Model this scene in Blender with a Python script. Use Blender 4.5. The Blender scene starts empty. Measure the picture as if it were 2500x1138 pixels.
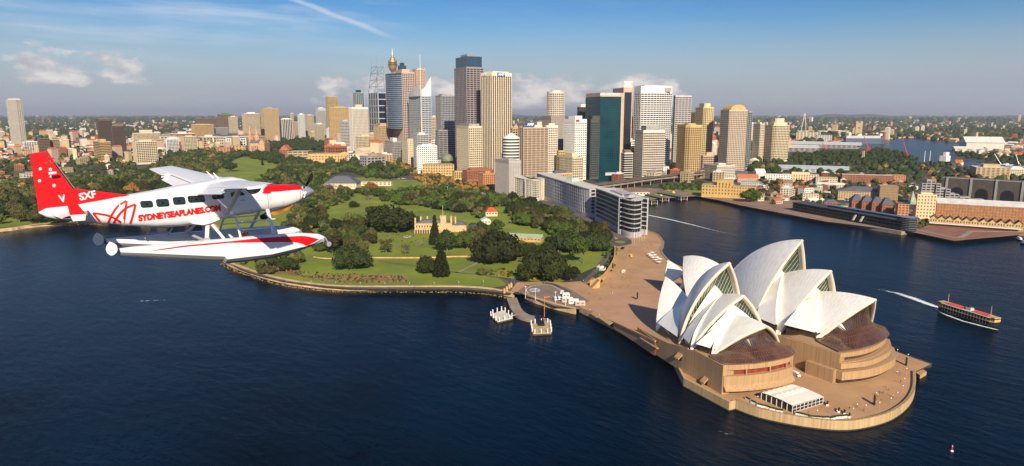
import bpy, math, random
from math import sin, cos, tan, atan, atan2, radians, degrees, pi, sqrt, hypot
from mathutils import Vector, Matrix

scn = bpy.context.scene
# ---------------------------------------------------------------- camera
CX, CY, H = 380.0, 248.0, 145.0
YAW, FPX, PIT = radians(219.2), 1640.0, radians(10.05)
cd = bpy.data.cameras.new('camera')
cam = bpy.data.objects.new('camera', cd)
scn.collection.objects.link(cam)
cam.location = (CX, CY, H)
cam.rotation_euler = (pi / 2 - PIT, 0, -YAW)
cd.sensor_width = 36
cd.lens = 36 * FPX / 2500
cd.clip_start = 0.5
cd.clip_end = 90000
scn.camera = cam
# ---------------------------------------------------------------- sun and sky
SUN_AZ, SUN_EL = radians(27), radians(30)
sd = bpy.data.lights.new('sun', 'SUN')
sd.energy = 4.9
sd.angle = radians(0.5)
sd.color = (1.0, 0.85, 0.63)
sun = bpy.data.objects.new('sun', sd)
scn.collection.objects.link(sun)
SD = Vector((sin(SUN_AZ) * cos(SUN_EL), cos(SUN_AZ) * cos(SUN_EL), sin(SUN_EL)))
sun.rotation_euler = (-SD).to_track_quat('-Z', 'Y').to_euler()
sun.location = SD * 500
scn.view_settings.view_transform = 'Standard'
scn.view_settings.look = 'None'
scn.view_settings.exposure = 0.52
scn.view_settings.gamma = 1.0

world = bpy.data.worlds.new('World')
scn.world = world
world.use_nodes = True
wn, wl = world.node_tree.nodes, world.node_tree.links
wn.clear()


def wnode(t, **kw):
    n = wn.new(t)
    for k, v in kw.items():
        setattr(n, k, v)
    return n


def wmath(op, a, b=None, clamp=False):
    n = wnode('ShaderNodeMath', operation=op, use_clamp=clamp)
    for i, v in enumerate((a, b)):
        if v is None:
            continue
        if isinstance(v, (int, float)):
            n.inputs[i].default_value = v
        else:
            wl.new(v, n.inputs[i])
    return n.outputs[0]


sky = wnode('ShaderNodeTexSky', sky_type='NISHITA')
sky.sun_disc = False
sky.sun_elevation = SUN_EL
sky.sun_rotation = SUN_AZ
sky.altitude = 150
sky.air_density = 1.0
sky.dust_density = 0.6
sky.ozone_density = 3.0
bg = wnode('ShaderNodeBackground')
bg.inputs['Strength'].default_value = 0.062
wo = wnode('ShaderNodeOutputWorld')
tc = wnode('ShaderNodeTexCoord')
sep = wnode('ShaderNodeSeparateXYZ')
wl.new(tc.outputs['Generated'], sep.inputs[0])
DX, DY, DZ = sep.outputs
# compass angle measured from the direction the city lies in (+ = west/right)
fx, fy, rx_, ry_ = sin(YAW), cos(YAW), cos(YAW), -sin(YAW)
fw = wmath('ADD', wmath('MULTIPLY', DX, fx), wmath('MULTIPLY', DY, fy))
rt = wmath('ADD', wmath('MULTIPLY', DX, rx_), wmath('MULTIPLY', DY, ry_))
AZ = wmath('ARCTAN2', rt, fw)
EL = wmath('ARCSINE', DZ)


def wsmooth(x, a, b):
    n = wnode('ShaderNodeMapRange', interpolation_type='SMOOTHSTEP')
    wl.new(x, n.inputs[0])
    n.inputs[1].default_value = a
    n.inputs[2].default_value = b
    return n.outputs[0]


def wband(x, a, b, c, d):
    return wmath('MULTIPLY', wsmooth(x, a, b), wmath('SUBTRACT', 1.0, wsmooth(x, c, d)))


comb = wnode('ShaderNodeCombineXYZ')
wl.new(wmath('MULTIPLY', AZ, 1.0), comb.inputs[0])
wl.new(wmath('MULTIPLY', EL, 2.0), comb.inputs[1])


def wnoise(scale, detail=6, rough=.55, vec=None, off=0.0, dist=0.0):
    n = wnode('ShaderNodeTexNoise')
    n.noise_dimensions = '4D'
    n.inputs['Scale'].default_value = scale
    n.inputs['Detail'].default_value = detail
    n.inputs['Roughness'].default_value = rough
    n.inputs['W'].default_value = off
    n.inputs['Distortion'].default_value = dist
    wl.new(vec or comb.outputs[0], n.inputs['Vector'])
    return n.outputs['Fac']


D2 = pi / 180
# bank of cumulus low over the city
n1 = wnoise(19, 8, .6)
bankA = wmath('MULTIPLY', wband(AZ, -19 * D2, -14 * D2, 13 * D2, 16 * D2), wband(EL, -.5 * D2, 1.0 * D2, 2.2 * D2, 4.6 * D2))
bankB = wmath('MULTIPLY', wband(AZ, -38 * D2, -35 * D2, -28.5 * D2, -26 * D2), wband(EL, 1.2 * D2, 2.4 * D2, 3.2 * D2, 6.8 * D2))
bank = wmath('MAXIMUM', bankA, bankB)
cum = wsmooth(wmath('ADD', n1, wmath('MULTIPLY', bank, .35)), .73, .90)
# grey stratus veil near the horizon
n2 = wnoise(5, 5, .5, off=3.1)
veil = wmath('MULTIPLY', wband(EL, -5 * D2, 0, 1.0 * D2, 8.0 * D2), wsmooth(n2, -.3, .65))
# thin cirrus
comb2 = wnode('ShaderNodeCombineXYZ')
wl.new(wmath('ADD', wmath('MULTIPLY', AZ, .9), wmath('MULTIPLY', EL, 1.2)), comb2.inputs[0])
wl.new(wmath('MULTIPLY', EL, 7.0), comb2.inputs[1])
n3 = wnoise(3.2, 7, .6, vec=comb2.outputs[0], off=7.7, dist=.6)
cirL = wmath('SUBTRACT', 1.0, wsmooth(AZ, -16 * D2, 4 * D2))
cir = wmath('MULTIPLY', wsmooth(n3, .42, .85), wmath('ADD', wmath('MULTIPLY', cirL, .8), .16))
cir = wmath('MULTIPLY', cir, wsmooth(EL, 2 * D2, 8 * D2))
# the long vapour trail running down towards the towers
trl = wmath('SUBTRACT', wmath('ADD', wmath('MULTIPLY', AZ, .35), EL), 2.7 * D2)
trn = wnoise(26, 5, .6, off=1.3)
trd = wmath('ABSOLUTE', wmath('ADD', trl, wmath('MULTIPLY', wmath('SUBTRACT', trn, .5), .008)))
trw = wmath('SUBTRACT', 1.0, wsmooth(trd, .0006, .0052))
trail = wmath('MULTIPLY', trw, wband(AZ, -24 * D2, -19 * D2, -12.5 * D2, -8.5 * D2))
trail = wmath('MULTIPLY', trail, .42)


def wmix(fac, a, b):
    m = wnode('ShaderNodeMix', data_type='RGBA')
    m.clamp_factor = True
    if isinstance(fac, (int, float)):
        m.inputs[0].default_value = fac
    else:
        wl.new(fac, m.inputs[0])
    for i, v in ((6, a), (7, b)):
        if isinstance(v, tuple):
            m.inputs[i].default_value = v
        else:
            wl.new(v, m.inputs[i])
    return m.outputs[2]


col = sky.outputs[0]
hs = wnode('ShaderNodeHueSaturation')
hs.inputs['Hue'].default_value = .513
hs.inputs['Saturation'].default_value = 1.5
wl.new(col, hs.inputs['Color'])
col = hs.outputs[0]
col = wmix(wmath('MULTIPLY', veil, .95), col, (4.5, 4.9, 6.0, 1))
col = wmix(cir, col, (8.6, 9.0, 9.8, 1))
col = wmix(trail, col, (9.0, 9.4, 10.2, 1))
shade = wmix(wsmooth(wnoise(20, 5, .55, off=9.0), .35, .65), (5.4, 5.4, 6.0, 1), (10.6, 9.9, 9.4, 1))
col = wmix(wmath('MULTIPLY', cum, .9), col, shade)
wl.new(col, bg.inputs['Color'])
wl.new(bg.outputs[0], wo.inputs['Surface'])

# ---------------------------------------------------------------- helpers
LZ = 4.0                       # level of the land above the water


def at(px, py, z=LZ):          # point of the level z seen at this place in the photograph
    u = (px - 1250) / FPX
    v = -(py - 569) / FPX
    c, s = cos(PIT), sin(PIT)
    d = c + v * s
    up = -s + v * c
    t = (z - H) / up
    return (CX + t * (d * sin(YAW) + u * cos(YAW)), CY + t * (d * cos(YAW) - u * sin(YAW)))


def pj(X, Y, Z):
    dx, dy, dz = X - CX, Y - CY, Z - H
    d = dx * sin(YAW) + dy * cos(YAW)
    r = dx * cos(YAW) - dy * sin(YAW)
    D = d * cos(PIT) - dz * sin(PIT)
    U = d * sin(PIT) + dz * cos(PIT)
    return 1250 + FPX * r / D, 569 - FPX * U / D


def ztop(X, Y, py):            # height over (X, Y) that shows at row py
    lo, hi = 0.0, 600.0
    for _ in range(40):
        m = (lo + hi) / 2
        if pj(X, Y, m)[1] > py:
            lo = m
        else:
            hi = m
    return lo


def tag(o, label=None, cat=None, group=None, kind=None):
    if label:
        o['label'] = label
    if cat:
        o['category'] = cat
    if group:
        o['group'] = group
    if kind:
        o['kind'] = kind
    return o


def empty(name, label, cat, loc=(0, 0, 0), rz=0.0, group=None):
    o = bpy.data.objects.new(name, None)
    scn.collection.objects.link(o)
    o.location = loc
    o.rotation_euler = (0, 0, rz)
    return tag(o, label, cat, group)


class MB:
    """collects faces, links them as ONE mesh object"""
    def __init__(s):
        s.v, s.f, s.m = [], [], []
        s.slot = 0

    def add(s, vs, fs):
        b = len(s.v)
        s.v += [tuple(p) for p in vs]
        s.f += [tuple(b + i for i in f) for f in fs]
        s.m += [s.slot] * len(fs)
        return s

    def box(s, x0, x1, y0, y1, z0, z1):
        s.add([(x0, y0, z0), (x1, y0, z0), (x1, y1, z0), (x0, y1, z0), (x0, y0, z1), (x1, y0, z1), (x1, y1, z1), (x0, y1, z1)],
              [(3, 2, 1, 0), (4, 5, 6, 7), (0, 1, 5, 4), (1, 2, 6, 5), (2, 3, 7, 6), (3, 0, 4, 7)])
        return s

    def obox(s, p, u, v, z0, z1):   # oriented box: corner p, edge vectors u, v (2-d)
        a = (p[0], p[1]); b = (p[0] + u[0], p[1] + u[1]); c = (b[0] + v[0], b[1] + v[1]); d = (p[0] + v[0], p[1] + v[1])
        q = [a, b, c, d]
        s.add([(x, y, z0) for x, y in q] + [(x, y, z1) for x, y in q],
              [(3, 2, 1, 0), (4, 5, 6, 7), (0, 1, 5, 4), (1, 2, 6, 5), (2, 3, 7, 6), (3, 0, 4, 7)])
        return s

    def prism(s, poly, z0, z1, top=True, bottom=False, ztops=None):
        n = len(poly)
        zt = ztops or [z1] * n
        vs = [(x, y, z0) for x, y in poly] + [(poly[i][0], poly[i][1], zt[i]) for i in range(n)]
        fs = [(i, (i + 1) % n, n + (i + 1) % n, n + i) for i in range(n)]
        if top:
            fs.append(tuple(range(n, 2 * n)))
        if bottom:
            fs.append(tuple(range(n - 1, -1, -1)))
        return s.add(vs, fs)

    def tube(s, a, b, r0, r1=None, n=8, cap=True):
        r1 = r0 if r1 is None else r1
        a, b = Vector(a), Vector(b)
        d = (b - a).normalized()
        u = d.orthogonal().normalized()
        w = d.cross(u)
        vs = []
        for p, r in ((a, r0), (b, r1)):
            for i in range(n):
                t = 2 * pi * i / n
                vs.append(p + u * (r * cos(t)) + w * (r * sin(t)))
        fs = [(i, (i + 1) % n, n + (i + 1) % n, n + i) for i in range(n)]
        if cap:
            fs += [tuple(range(n - 1, -1, -1)), tuple(range(n, 2 * n))]
        return s.add(vs, fs)

    def bar(s, a, b, w, t):         # rectangular bar
        a, b = Vector(a), Vector(b)
        d = (b - a).normalized()
        up = Vector((0, 0, 1)) if abs(d.z) < .95 else Vector((1, 0, 0))
        u = d.cross(up).normalized() * (w / 2)
        k = u.cross(d).normalized() * (t / 2)
        vs = [p + q for p in (a, b) for q in (-u - k, u - k, u + k, -u + k)]
        return s.add(vs, [(3, 2, 1, 0), (4, 5, 6, 7), (0, 1, 5, 4), (1, 2, 6, 5), (2, 3, 7, 6), (3, 0, 4, 7)])

    def lathe(s, prof, c=(0, 0), n=24, sx=1, sy=1):
        b = []
        for r, z in prof:
            for i in range(n):
                t = 2 * pi * i / n
                b.append((c[0] + r * sx * cos(t), c[1] + r * sy * sin(t), z))
        fs = []
        for k in range(len(prof) - 1):
            for i in range(n):
                j = (i + 1) % n
                fs.append((k * n + i, k * n + j, (k + 1) * n + j, (k + 1) * n + i))
        fs.append(tuple(range(n - 1, -1, -1)))
        fs.append(tuple((len(prof) - 1) * n + i for i in range(n)))
        return s.add(b, fs)

    def gable(s, p, u, v, z0, ze, zr, over=.3):   # pitched roof along u
        a = Vector((p[0], p[1], ze)); U = Vector((u[0], u[1], 0)); V = Vector((v[0], v[1], 0))
        r0 = a + V / 2; r0.z = zr
        r1 = r0 + U
        return s.add([a, a + U, a + U + V, a + V, r0, r1], [(0, 1, 5, 4), (2, 3, 4, 5), (1, 2, 5), (3, 0, 4), (3, 2, 1, 0)])

    def hip(s, poly, ze, zr, inset=.5):
        cx = sum(p[0] for p in poly) / len(poly); cy = sum(p[1] for p in poly) / len(poly)
        n = len(poly)
        top = [(cx + (x - cx) * inset, cy + (y - cy) * inset, zr) for x, y in poly]
        vs = [(x, y, ze) for x, y in poly] + top
        return s.add(vs, [(i, (i + 1) % n, n + (i + 1) % n, n + i) for i in range(n)] + [tuple(range(n, 2 * n))])

    def grid(s, rows):
        n = len(rows[0])
        vs = [p for r in rows for p in r]
        fs = [(j * n + i, j * n + i + 1, (j + 1) * n + i + 1, (j + 1) * n + i) for j in range(len(rows) - 1) for i in range(n - 1)]
        return s.add(vs, fs)

    def build(s, name, mats, parent=None, smooth=False, loc=None):
        me = bpy.data.meshes.new(name)
        me.from_pydata([tuple(p) for p in s.v], [], s.f)
        if not isinstance(mats, (list, tuple)):
            mats = [mats]
        for m in mats:
            me.materials.append(m)
        if len(mats) > 1:
            me.polygons.foreach_set('material_index', s.m)
        if smooth:
            me.polygons.foreach_set('use_smooth', [True] * len(me.polygons))
        me.update()
        o = bpy.data.objects.new(name, me)
        scn.collection.objects.link(o)
        if parent:
            o.parent = parent
        if loc:
            o.location = loc
        return o


def solidify(o, t, off=-1):
    m = o.modifiers.new('s', 'SOLIDIFY')
    m.thickness = t
    m.offset = off
    return o


def tree_copy(src, loc, rz=0.0, sc=1.0, label=None, group=None):
    c = src.copy()
    scn.collection.objects.link(c)
    c.location = loc
    c.rotation_euler = (0, 0, rz)
    c.scale = (sc, sc, sc) if isinstance(sc, (int, float)) else sc
    if label:
        c['label'] = label
    if group:
        c['group'] = group
    for ch in src.children:
        k = ch.copy()
        scn.collection.objects.link(k)
        k.parent = c
        for g in ch.children:
            q = g.copy()
            scn.collection.objects.link(q)
            q.parent = k
    return c


# ---------------------------------------------------------------- materials
MATS = {}


def mat(name, col, rough=.7, var=.12, scale=.3, metal=0.0, spec=.5, col2=None, detail=4, bump=0.0, bscale=None, thr=None, zs=None):
    if name in MATS:
        return MATS[name]
    m = bpy.data.materials.new(name)
    m.use_nodes = True
    nt = m.node_tree
    b = nt.nodes['Principled BSDF']
    b.inputs['Roughness'].default_value = rough
    b.inputs['Metallic'].default_value = metal
    b.inputs['Specular IOR Level'].default_value = spec
    c1 = tuple(col) + (1,)
    b.inputs['Base Color'].default_value = c1
    if var or col2:
        t = nt.nodes.new('ShaderNodeTexCoord')
        g = nt.nodes.new('ShaderNodeNewGeometry')
        n = nt.nodes.new('ShaderNodeTexNoise')
        n.inputs['Scale'].default_value = scale
        n.inputs['Detail'].default_value = detail
        n.inputs['Roughness'].default_value = .6
        if zs is None:
            nt.links.new(g.outputs['Position'], n.inputs['Vector'])
        else:
            mp = nt.nodes.new('ShaderNodeMapping')
            mp.inputs['Scale'].default_value = (1, 1, zs)
            nt.links.new(g.outputs['Position'], mp.inputs['Vector'])
            nt.links.new(mp.outputs[0], n.inputs['Vector'])
        r = nt.nodes.new('ShaderNodeValToRGB')
        if col2:
            a, z = c1, tuple(col2) + (1,)
        else:
            a = tuple(x * (1 - var) for x in col) + (1,)
            z = tuple(min(1, x * (1 + var)) for x in col) + (1,)
        lo, hi = thr or (.32, .68)
        r.color_ramp.elements[0].position = lo
        r.color_ramp.elements[0].color = a
        r.color_ramp.elements[1].position = hi
        r.color_ramp.elements[1].color = z
        nt.links.new(n.outputs['Fac'], r.inputs[0])
        nt.links.new(r.outputs[0], b.inputs['Base Color'])
    if bump:
        g2 = nt.nodes.new('ShaderNodeNewGeometry')
        n2 = nt.nodes.new('ShaderNodeTexNoise')
        n2.inputs['Scale'].default_value = bscale or 1.0
        n2.inputs['Detail'].default_value = 5
        nt.links.new(g2.outputs['Position'], n2.inputs['Vector'])
        bp = nt.nodes.new('ShaderNodeBump')
        bp.inputs['Strength'].default_value = bump
        nt.links.new(n2.outputs['Fac'], bp.inputs['Height'])
        nt.links.new(bp.outputs[0], b.inputs['Normal'])
    MATS[name] = m
    return m


M_white = mat('white_paint', (.78, .77, .74), .5, .05)
M_cream = mat('cream_stone', (.58, .50, .36), .75, .12, .15)
M_pale = mat('pale_concrete', (.60, .56, .48), .75, .1, .15)
M_tan = mat('tan_stone', (.44, .33, .19), .8, .15, .15)
M_gold = mat('gold_stone', (.52, .36, .15), .75, .12, .15)
M_sand = mat('sandstone', (.50, .31, .13), .85, .25, .3)
M_brown = mat('brown_concrete', (.20, .13, .085), .8, .15, .2)
M_dbrown = mat('dark_brown_panel', (.085, .058, .045), .7, .15, .2)
M_pink = mat('pink_granite', (.50, .36, .28), .6, .1, .15)
M_grey = mat('grey_concrete', (.30, .29, .29), .75, .15, .15)
M_lgrey = mat('light_grey_panel', (.46, .47, .48), .6, .1, .15)
M_brick = mat('red_brick', (.26, .10, .055), .85, .25, .4)
M_obrick = mat('orange_brick', (.45, .20, .09), .85, .25, .4)
M_terra = mat('terracotta_tiles', (.42, .13, .05), .8, .2, .6)
M_slate = mat('slate_roof', (.10, .10, .13), .6, .2, .5)
M_groof = mat('pale_green_metal_roof', (.28, .36, .27), .6, .15, .3)
M_roof = mat('flat_roof_gravel', (.30, .27, .23), .9, .3, .12)
M_wroof = mat('white_metal_roof', (.70, .68, .64), .5, .15, .12)
M_dark = mat('dark_window_glass', (.018, .022, .03), .12, 0, spec=.6)
M_win = mat('brown_window_glass', (.035, .028, .024), .2, 0, spec=.5)
M_blue = mat('blue_window_glass', (.02, .05, .10), .12, .3, .05, spec=.8)
M_teal = mat('teal_mirror_glass', (.0015, .034, .048), .12, .35, .03, spec=.6)
M_black = mat('black_metal', (.012, .012, .014), .45, 0)
M_steel = mat('grey_steel', (.32, .33, .35), .4, .05, metal=.4)
M_red = mat('red_paint', (.62, .02, .015), .5, .05)
M_orange = mat('orange_paint', (.70, .20, .03), .5, .1)
M_yellow = mat('yellow_paint', (.80, .50, .04), .5, .1)
M_green = mat('green_paint', (.02, .09, .05), .5, .1)
M_bluep = mat('blue_paint', (.02, .08, .32), .5, .1)
M_wood = mat('weathered_timber', (.20, .13, .075), .9, .3, .4)
M_asph = mat('asphalt', (.075, .072, .072), .9, .3, .08)
M_conc = mat('paving_concrete', (.26, .21, .165), .9, .2, .08)
# ================================================================ water and land
def water_mat():
    m = bpy.data.materials.new('harbour_water')
    m.use_nodes = True
    nt = m.node_tree
    N, L = nt.nodes, nt.links
    b = N['Principled BSDF']
    b.inputs['Roughness'].default_value = .22
    b.inputs['IOR'].default_value = 1.33
    b.inputs['Specular IOR Level'].default_value = .10
    g = N.new('ShaderNodeNewGeometry')
    n = N.new('ShaderNodeTexNoise')
    n.inputs['Scale'].default_value = .008
    n.inputs['Detail'].default_value = 5
    L.new(g.outputs['Position'], n.inputs['Vector'])
    r = N.new('ShaderNodeValToRGB')
    r.color_ramp.elements[0].position = .3
    r.color_ramp.elements[0].color = (.0001, .0022, .0065, 1)
    r.color_ramp.elements[1].position = .72
    r.color_ramp.elements[1].color = (.0002, .0105, .026, 1)
    L.new(n.outputs['Fac'], r.inputs[0])
    L.new(r.outputs[0], b.inputs['Base Color'])
    mp = N.new('ShaderNodeMapping')
    mp.inputs['Rotation'].default_value = (0, 0, radians(35))
    mp.inputs['Scale'].default_value = (1, .38, 1)
    L.new(g.outputs['Position'], mp.inputs['Vector'])
    hs = []
    for sc, w in ((.06, .8), (.25, .5), (.9, .2)):
        k = N.new('ShaderNodeTexNoise')
        k.inputs['Scale'].default_value = sc
        k.inputs['Detail'].default_value = 4
        L.new(mp.outputs[0], k.inputs['Vector'])
        q = N.new('ShaderNodeMath')
        q.operation = 'MULTIPLY'
        q.inputs[1].default_value = w
        L.new(k.outputs['Fac'], q.inputs[0])
        hs.append(q.outputs[0])
    s1 = N.new('ShaderNodeMath'); L.new(hs[0], s1.inputs[0]); L.new(hs[1], s1.inputs[1])
    s2 = N.new('ShaderNodeMath'); L.new(s1.outputs[0], s2.inputs[0]); L.new(hs[2], s2.inputs[1])
    bp = N.new('ShaderNodeBump')
    bp.inputs['Strength'].default_value = .9
    bp.inputs['Distance'].default_value = 1.0
    L.new(s2.outputs[0], bp.inputs['Height'])
    L.new(bp.outputs[0], b.inputs['Normal'])
    return m


M_water = water_mat()
o = MB().add([(-60000, -60000, 0), (60000, -60000, 0), (60000, 60000, 0), (-60000, 60000, 0)], [(0, 1, 2, 3)]).build('water', M_water)
tag(o, kind='structure')

M_city = mat('city_ground', (.028, .036, .018), .95, 0, .012, col2=(.10, .085, .065), detail=8, thr=(.42, .66))
M_lawn = mat('lawn_grass', (.100, .150, .008), .95, 0, .02, col2=(.215, .255, .018), detail=9, thr=(.3, .7))
M_soil = mat('garden_soil', (.24, .14, .07), .95, .3, .1)
M_pave = mat('pink_granite_paving', (.36, .205, .10), .85, 0, .05, col2=(.47, .285, .15), detail=8)
M_walk = mat('broadwalk_paving', (.44, .27, .13), .85, .14, .05, detail=8)
M_kerb = mat('seawall_sandstone', (.50, .36, .19), .9, .35, .12, detail=7)
M_road = mat('road_asphalt', (.115, .09, .08), .9, .25, .05)

shoreA = [(-700, 640), (-300, 596), (0, 568), (60, 560), (120, 553), (200, 548), (300, 547), (400, 548), (480, 547), (510, 552), (528, 565),
          (535, 600), (545, 642), (600, 668), (680, 692), (760, 705), (850, 712), (1000, 712), (1100, 712), (1180, 716), (1250, 728),
          (1268, 731), (1281, 729), (1306.6, 741), (1355, 756), (1403.6, 767.6), (1414, 764), (1633.5, 878), (1642, 892), (1668, 945),
          (1779, 1005), (1794.6, 1001), (1852, 1022), (1936, 1040), (2006, 1050), (2059, 1053), (2104, 1049), (2160, 1035), (2196, 1016),
          (2221.6, 991), (2233, 963), (2233.4, 926), (2258, 915.6), (2272, 913), (2274, 903)]
shoreB = [(2165, 866), (1638, 650), (1621, 632), (1615, 616), (1621, 600), (1605, 580), (1580, 570),
          (1568, 560), (1562, 540), (1565, 500), (1590, 488), (1660, 482), (1700, 481), (1760, 492), (1806, 503), (1900, 523),
          (2016, 543), (2200, 574), (2234, 570), (2326, 590), (2352, 589), (2376, 574), (2500, 575), (2900, 570)]
pl = [at(x, y, 0) for x, y in shoreA + shoreB]
FARX = 45000
far = []
for ang in (33, 50, 75, 100, 140):     # close the land far behind the horizon
    pass
west_end = at(3300, 420, 0)
pl += [west_end]
for dg in (44, 36, 24, 12, 0, -12, -24, -36, -46, -56):
    a = YAW + radians(dg)
    pl.append((CX + 40000 * sin(a), CY + 40000 * cos(a)))
pl.append(at(-1500, 760, 0))
n = len(pl)
g = MB()
g.add([(x, y, LZ) for x, y in pl], [tuple(range(n))])
o = g.build('ground', M_city)
tag(o, kind='structure')


def fill(poly_px, z, name, m, zw=LZ, kind='structure', label=None):
    pts = [at(x, y, zw) for x, y in poly_px]
    o = MB().add([(x, y, z) for x, y in pts], [tuple(range(len(pts)))]).build(name, m)
    tag(o, kind=kind)
    return o


# sea walls: a stone face and coping all along the shore
def strip(pts, w, z0, z1, name, m, thing=None, closed=False, base=False, group=None):
    g = MB()
    n = len(pts)
    nr = []
    for i in range(n):
        a = Vector(pts[max(i - 1, 0)]); b = Vector(pts[min(i + 1, n - 1)])
        d = (b - a).normalized()
        nr.append(Vector((d.y, -d.x)))
    L = [Vector(pts[i]) + nr[i] * w for i in range(n)]
    R = [Vector(pts[i]) for i in range(n)]
    vs = []
    for i in range(n):
        vs += [(R[i].x, R[i].y, z0), (R[i].x, R[i].y, z1), (L[i].x, L[i].y, z1), (L[i].x, L[i].y, z0)]
    fs = []
    for i in range(n - 1):
        a, b = 4 * i, 4 * (i + 1)
        for k in range(4):
            fs.append((a + k, a + (k + 1) % 4, b + (k + 1) % 4, b + k))
    fs += [(0, 1, 2, 3), (4 * n - 1, 4 * n - 2, 4 * n - 3, 4 * n - 4)]
    g.add(vs, fs)
    o = g.build(name, m)
    if thing:
        tag(o, thing[0], thing[1], group)
    else:
        tag(o, kind='structure')
    return o


def dens(poly, step=8):
    out = []
    for a, b in zip(poly, poly[1:]):
        k = max(1, int(hypot(b[0] - a[0], b[1] - a[1]) / step))
        out += [(a[0] + (b[0] - a[0]) * i / k, a[1] + (b[1] - a[1]) * i / k) for i in range(k)]
    return out + [poly[-1]]


def curve(pts, per=6):          # Catmull-Rom
    out = []
    P = [pts[0]] + list(pts) + [pts[-1]]
    for i in range(1, len(P) - 2):
        for k in range(per):
            t = k / per
            q = []
            for c in range(2):
                a, b, d, e = P[i - 1][c], P[i][c], P[i + 1][c], P[i + 2][c]
                q.append(.5 * (2 * b + (d - a) * t + (2 * a - 5 * b + 4 * d - e) * t * t + (-a + 3 * b - 3 * d + e) * t ** 3))
            out.append(tuple(q))
    return out + [pts[-1]]


bay = curve([at(x, y, 0) for x, y in shoreA[:21]], 4)
strip(bay, -3.5, -3, LZ + .45, 'sea_wall', M_kerb, ('sandstone sea wall curving round the garden bay', 'sea wall'))
M_tide = mat('tide_stain', (.035, .035, .018), .6, .4, .4)
strip(bay, .06, -1, .75, 'tide_line', M_tide)
jw = [at(x, y, 0) for x, y in shoreA[22:26]]
strip(jw, -1.5, -3, LZ + .7, 'sea_wall', M_kerb, ('short stone wall below the turning circle beside the curved jetty', 'sea wall'))
pw = [at(x, y, 0) for x, y in [(1414, 764), (1633.5, 878), (1642, 892), (1668, 945), (1779, 1005), (1794.6, 1001)]]
pe = curve([at(x, y, 0) for x, y in shoreA[31:42]], 5)
tip_edge = pe
strip(pw + pe[1:], -1.4, -3, LZ + 1.1, 'sea_wall', mat('panelled_seawall', (.34, .22, .11), .85, 0, 1.0, col2=(.50, .36, .20), detail=4, thr=(.3, .6), zs=.02),
      ('tall tan panelled wall edging the broadwalk below the white shells', 'sea wall'))
strip(pw + pe[1:], .06, -1, .7, 'tide_line', M_tide)
wq = [at(x, y, 0) for x, y in shoreB[1:10]]
strip(curve(wq, 5), -2, -3, LZ + .6, 'sea_wall', M_conc, ('pale curved quay edge between the forecourt and the cove', 'sea wall'))
cq = [at(x, y, 0) for x, y in shoreB[9:16]]
strip(cq, -2, -3, LZ + .3, 'sea_wall', M_wood, ('dark timber quay edge in front of the brown museum', 'sea wall'))
oq = [at(x, y, 0) for x, y in shoreB[15:24]]
strip(oq, -6, -3, LZ + .3, 'sea_wall', M_conc, ('concrete quay edge along the black terminal and storehouses', 'sea wall'))

# lawns, beds, paths, roads, paving (thin sheets)
fill([(0, 556), (110, 547), (240, 541), (330, 541), (330, 505), (0, 515)], LZ + .05, 'lawn', M_lawn)
G1 = [(520, 548), (535, 556), (545, 600), (565, 640), (640, 672), (720, 690), (800, 699), (900, 703), (1050, 703), (1180, 705), (1233, 698), (1240, 688),
      (1215, 676), (1330, 690), (1372, 688), (1480, 640), (1500, 600), (1475, 570), (1300, 500), (1200, 480), (1000, 470), (900, 465), (640, 470), (560, 500)]
fill(G1, LZ + .05, 'lawn', M_lawn)
fill([(520, 420), (590, 382), (660, 378), (700, 395), (650, 440), (600, 470), (440, 465)], LZ + .05, 'lawn', M_lawn)
fill([(760, 440), (900, 432), (1000, 440), (1100, 445), (1200, 462), (1300, 490), (1000, 470), (760, 470)], LZ + .05, 'lawn', M_lawn)
fill([(655, 655), (700, 645), (740, 672), (990, 672), (996, 690), (800, 685), (680, 668)], LZ + .12, 'garden_bed', M_soil)


def path(pts, w, name, m, z=LZ + .2):
    c = curve([at(x, y) for x, y in pts], 6)
    g = MB()
    rows = []
    for i in range(len(c)):
        a = Vector(c[max(i - 1, 0)]); b = Vector(c[min(i + 1, len(c) - 1)])
        d = (b - a).normalized(); nn = Vector((d.y, -d.x)) * (w / 2)
        p = Vector(c[i])
        rows.append([(p.x + nn.x, p.y + nn.y, z), (p.x - nn.x, p.y - nn.y, z)])
    g.grid(rows)
    return tag(g.build(name, m), kind='structure')


path([(552, 636), (600, 658), (680, 681), (760, 694), (850, 702), (1000, 704), (1100, 704), (1180, 708), (1250, 716)], 5.5, 'path', M_road)
path([(765, 628), (800, 633), (850, 632), (920, 629), (1040, 629), (1150, 626), (1165, 640), (1130, 660), (1110, 667)], 3.2, 'path', M_conc)
path([(925, 638), (1000, 648), (1110, 665), (1180, 672), (1225, 682), (1244, 700)], 3.0, 'path', M_road)
path([(940, 573), (975, 578), (1000, 583), (1030, 592), (1010, 601), (960, 598), (945, 588), (955, 578)], 2.0, 'path', M_conc)
path([(880, 590), (920, 575), (945, 572)], 2.5, 'path', M_conc)
path([(1425, 690), (1452, 665), (1470, 640), (1492, 612)], 5.0, 'path', M_road, LZ + .25)
path([(1330, 610), (1360, 590), (1368, 560), (1350, 540)], 3.0, 'path', M_conc)
path([(765, 640), (1000, 640)], .1, 'path', M_conc)
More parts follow.
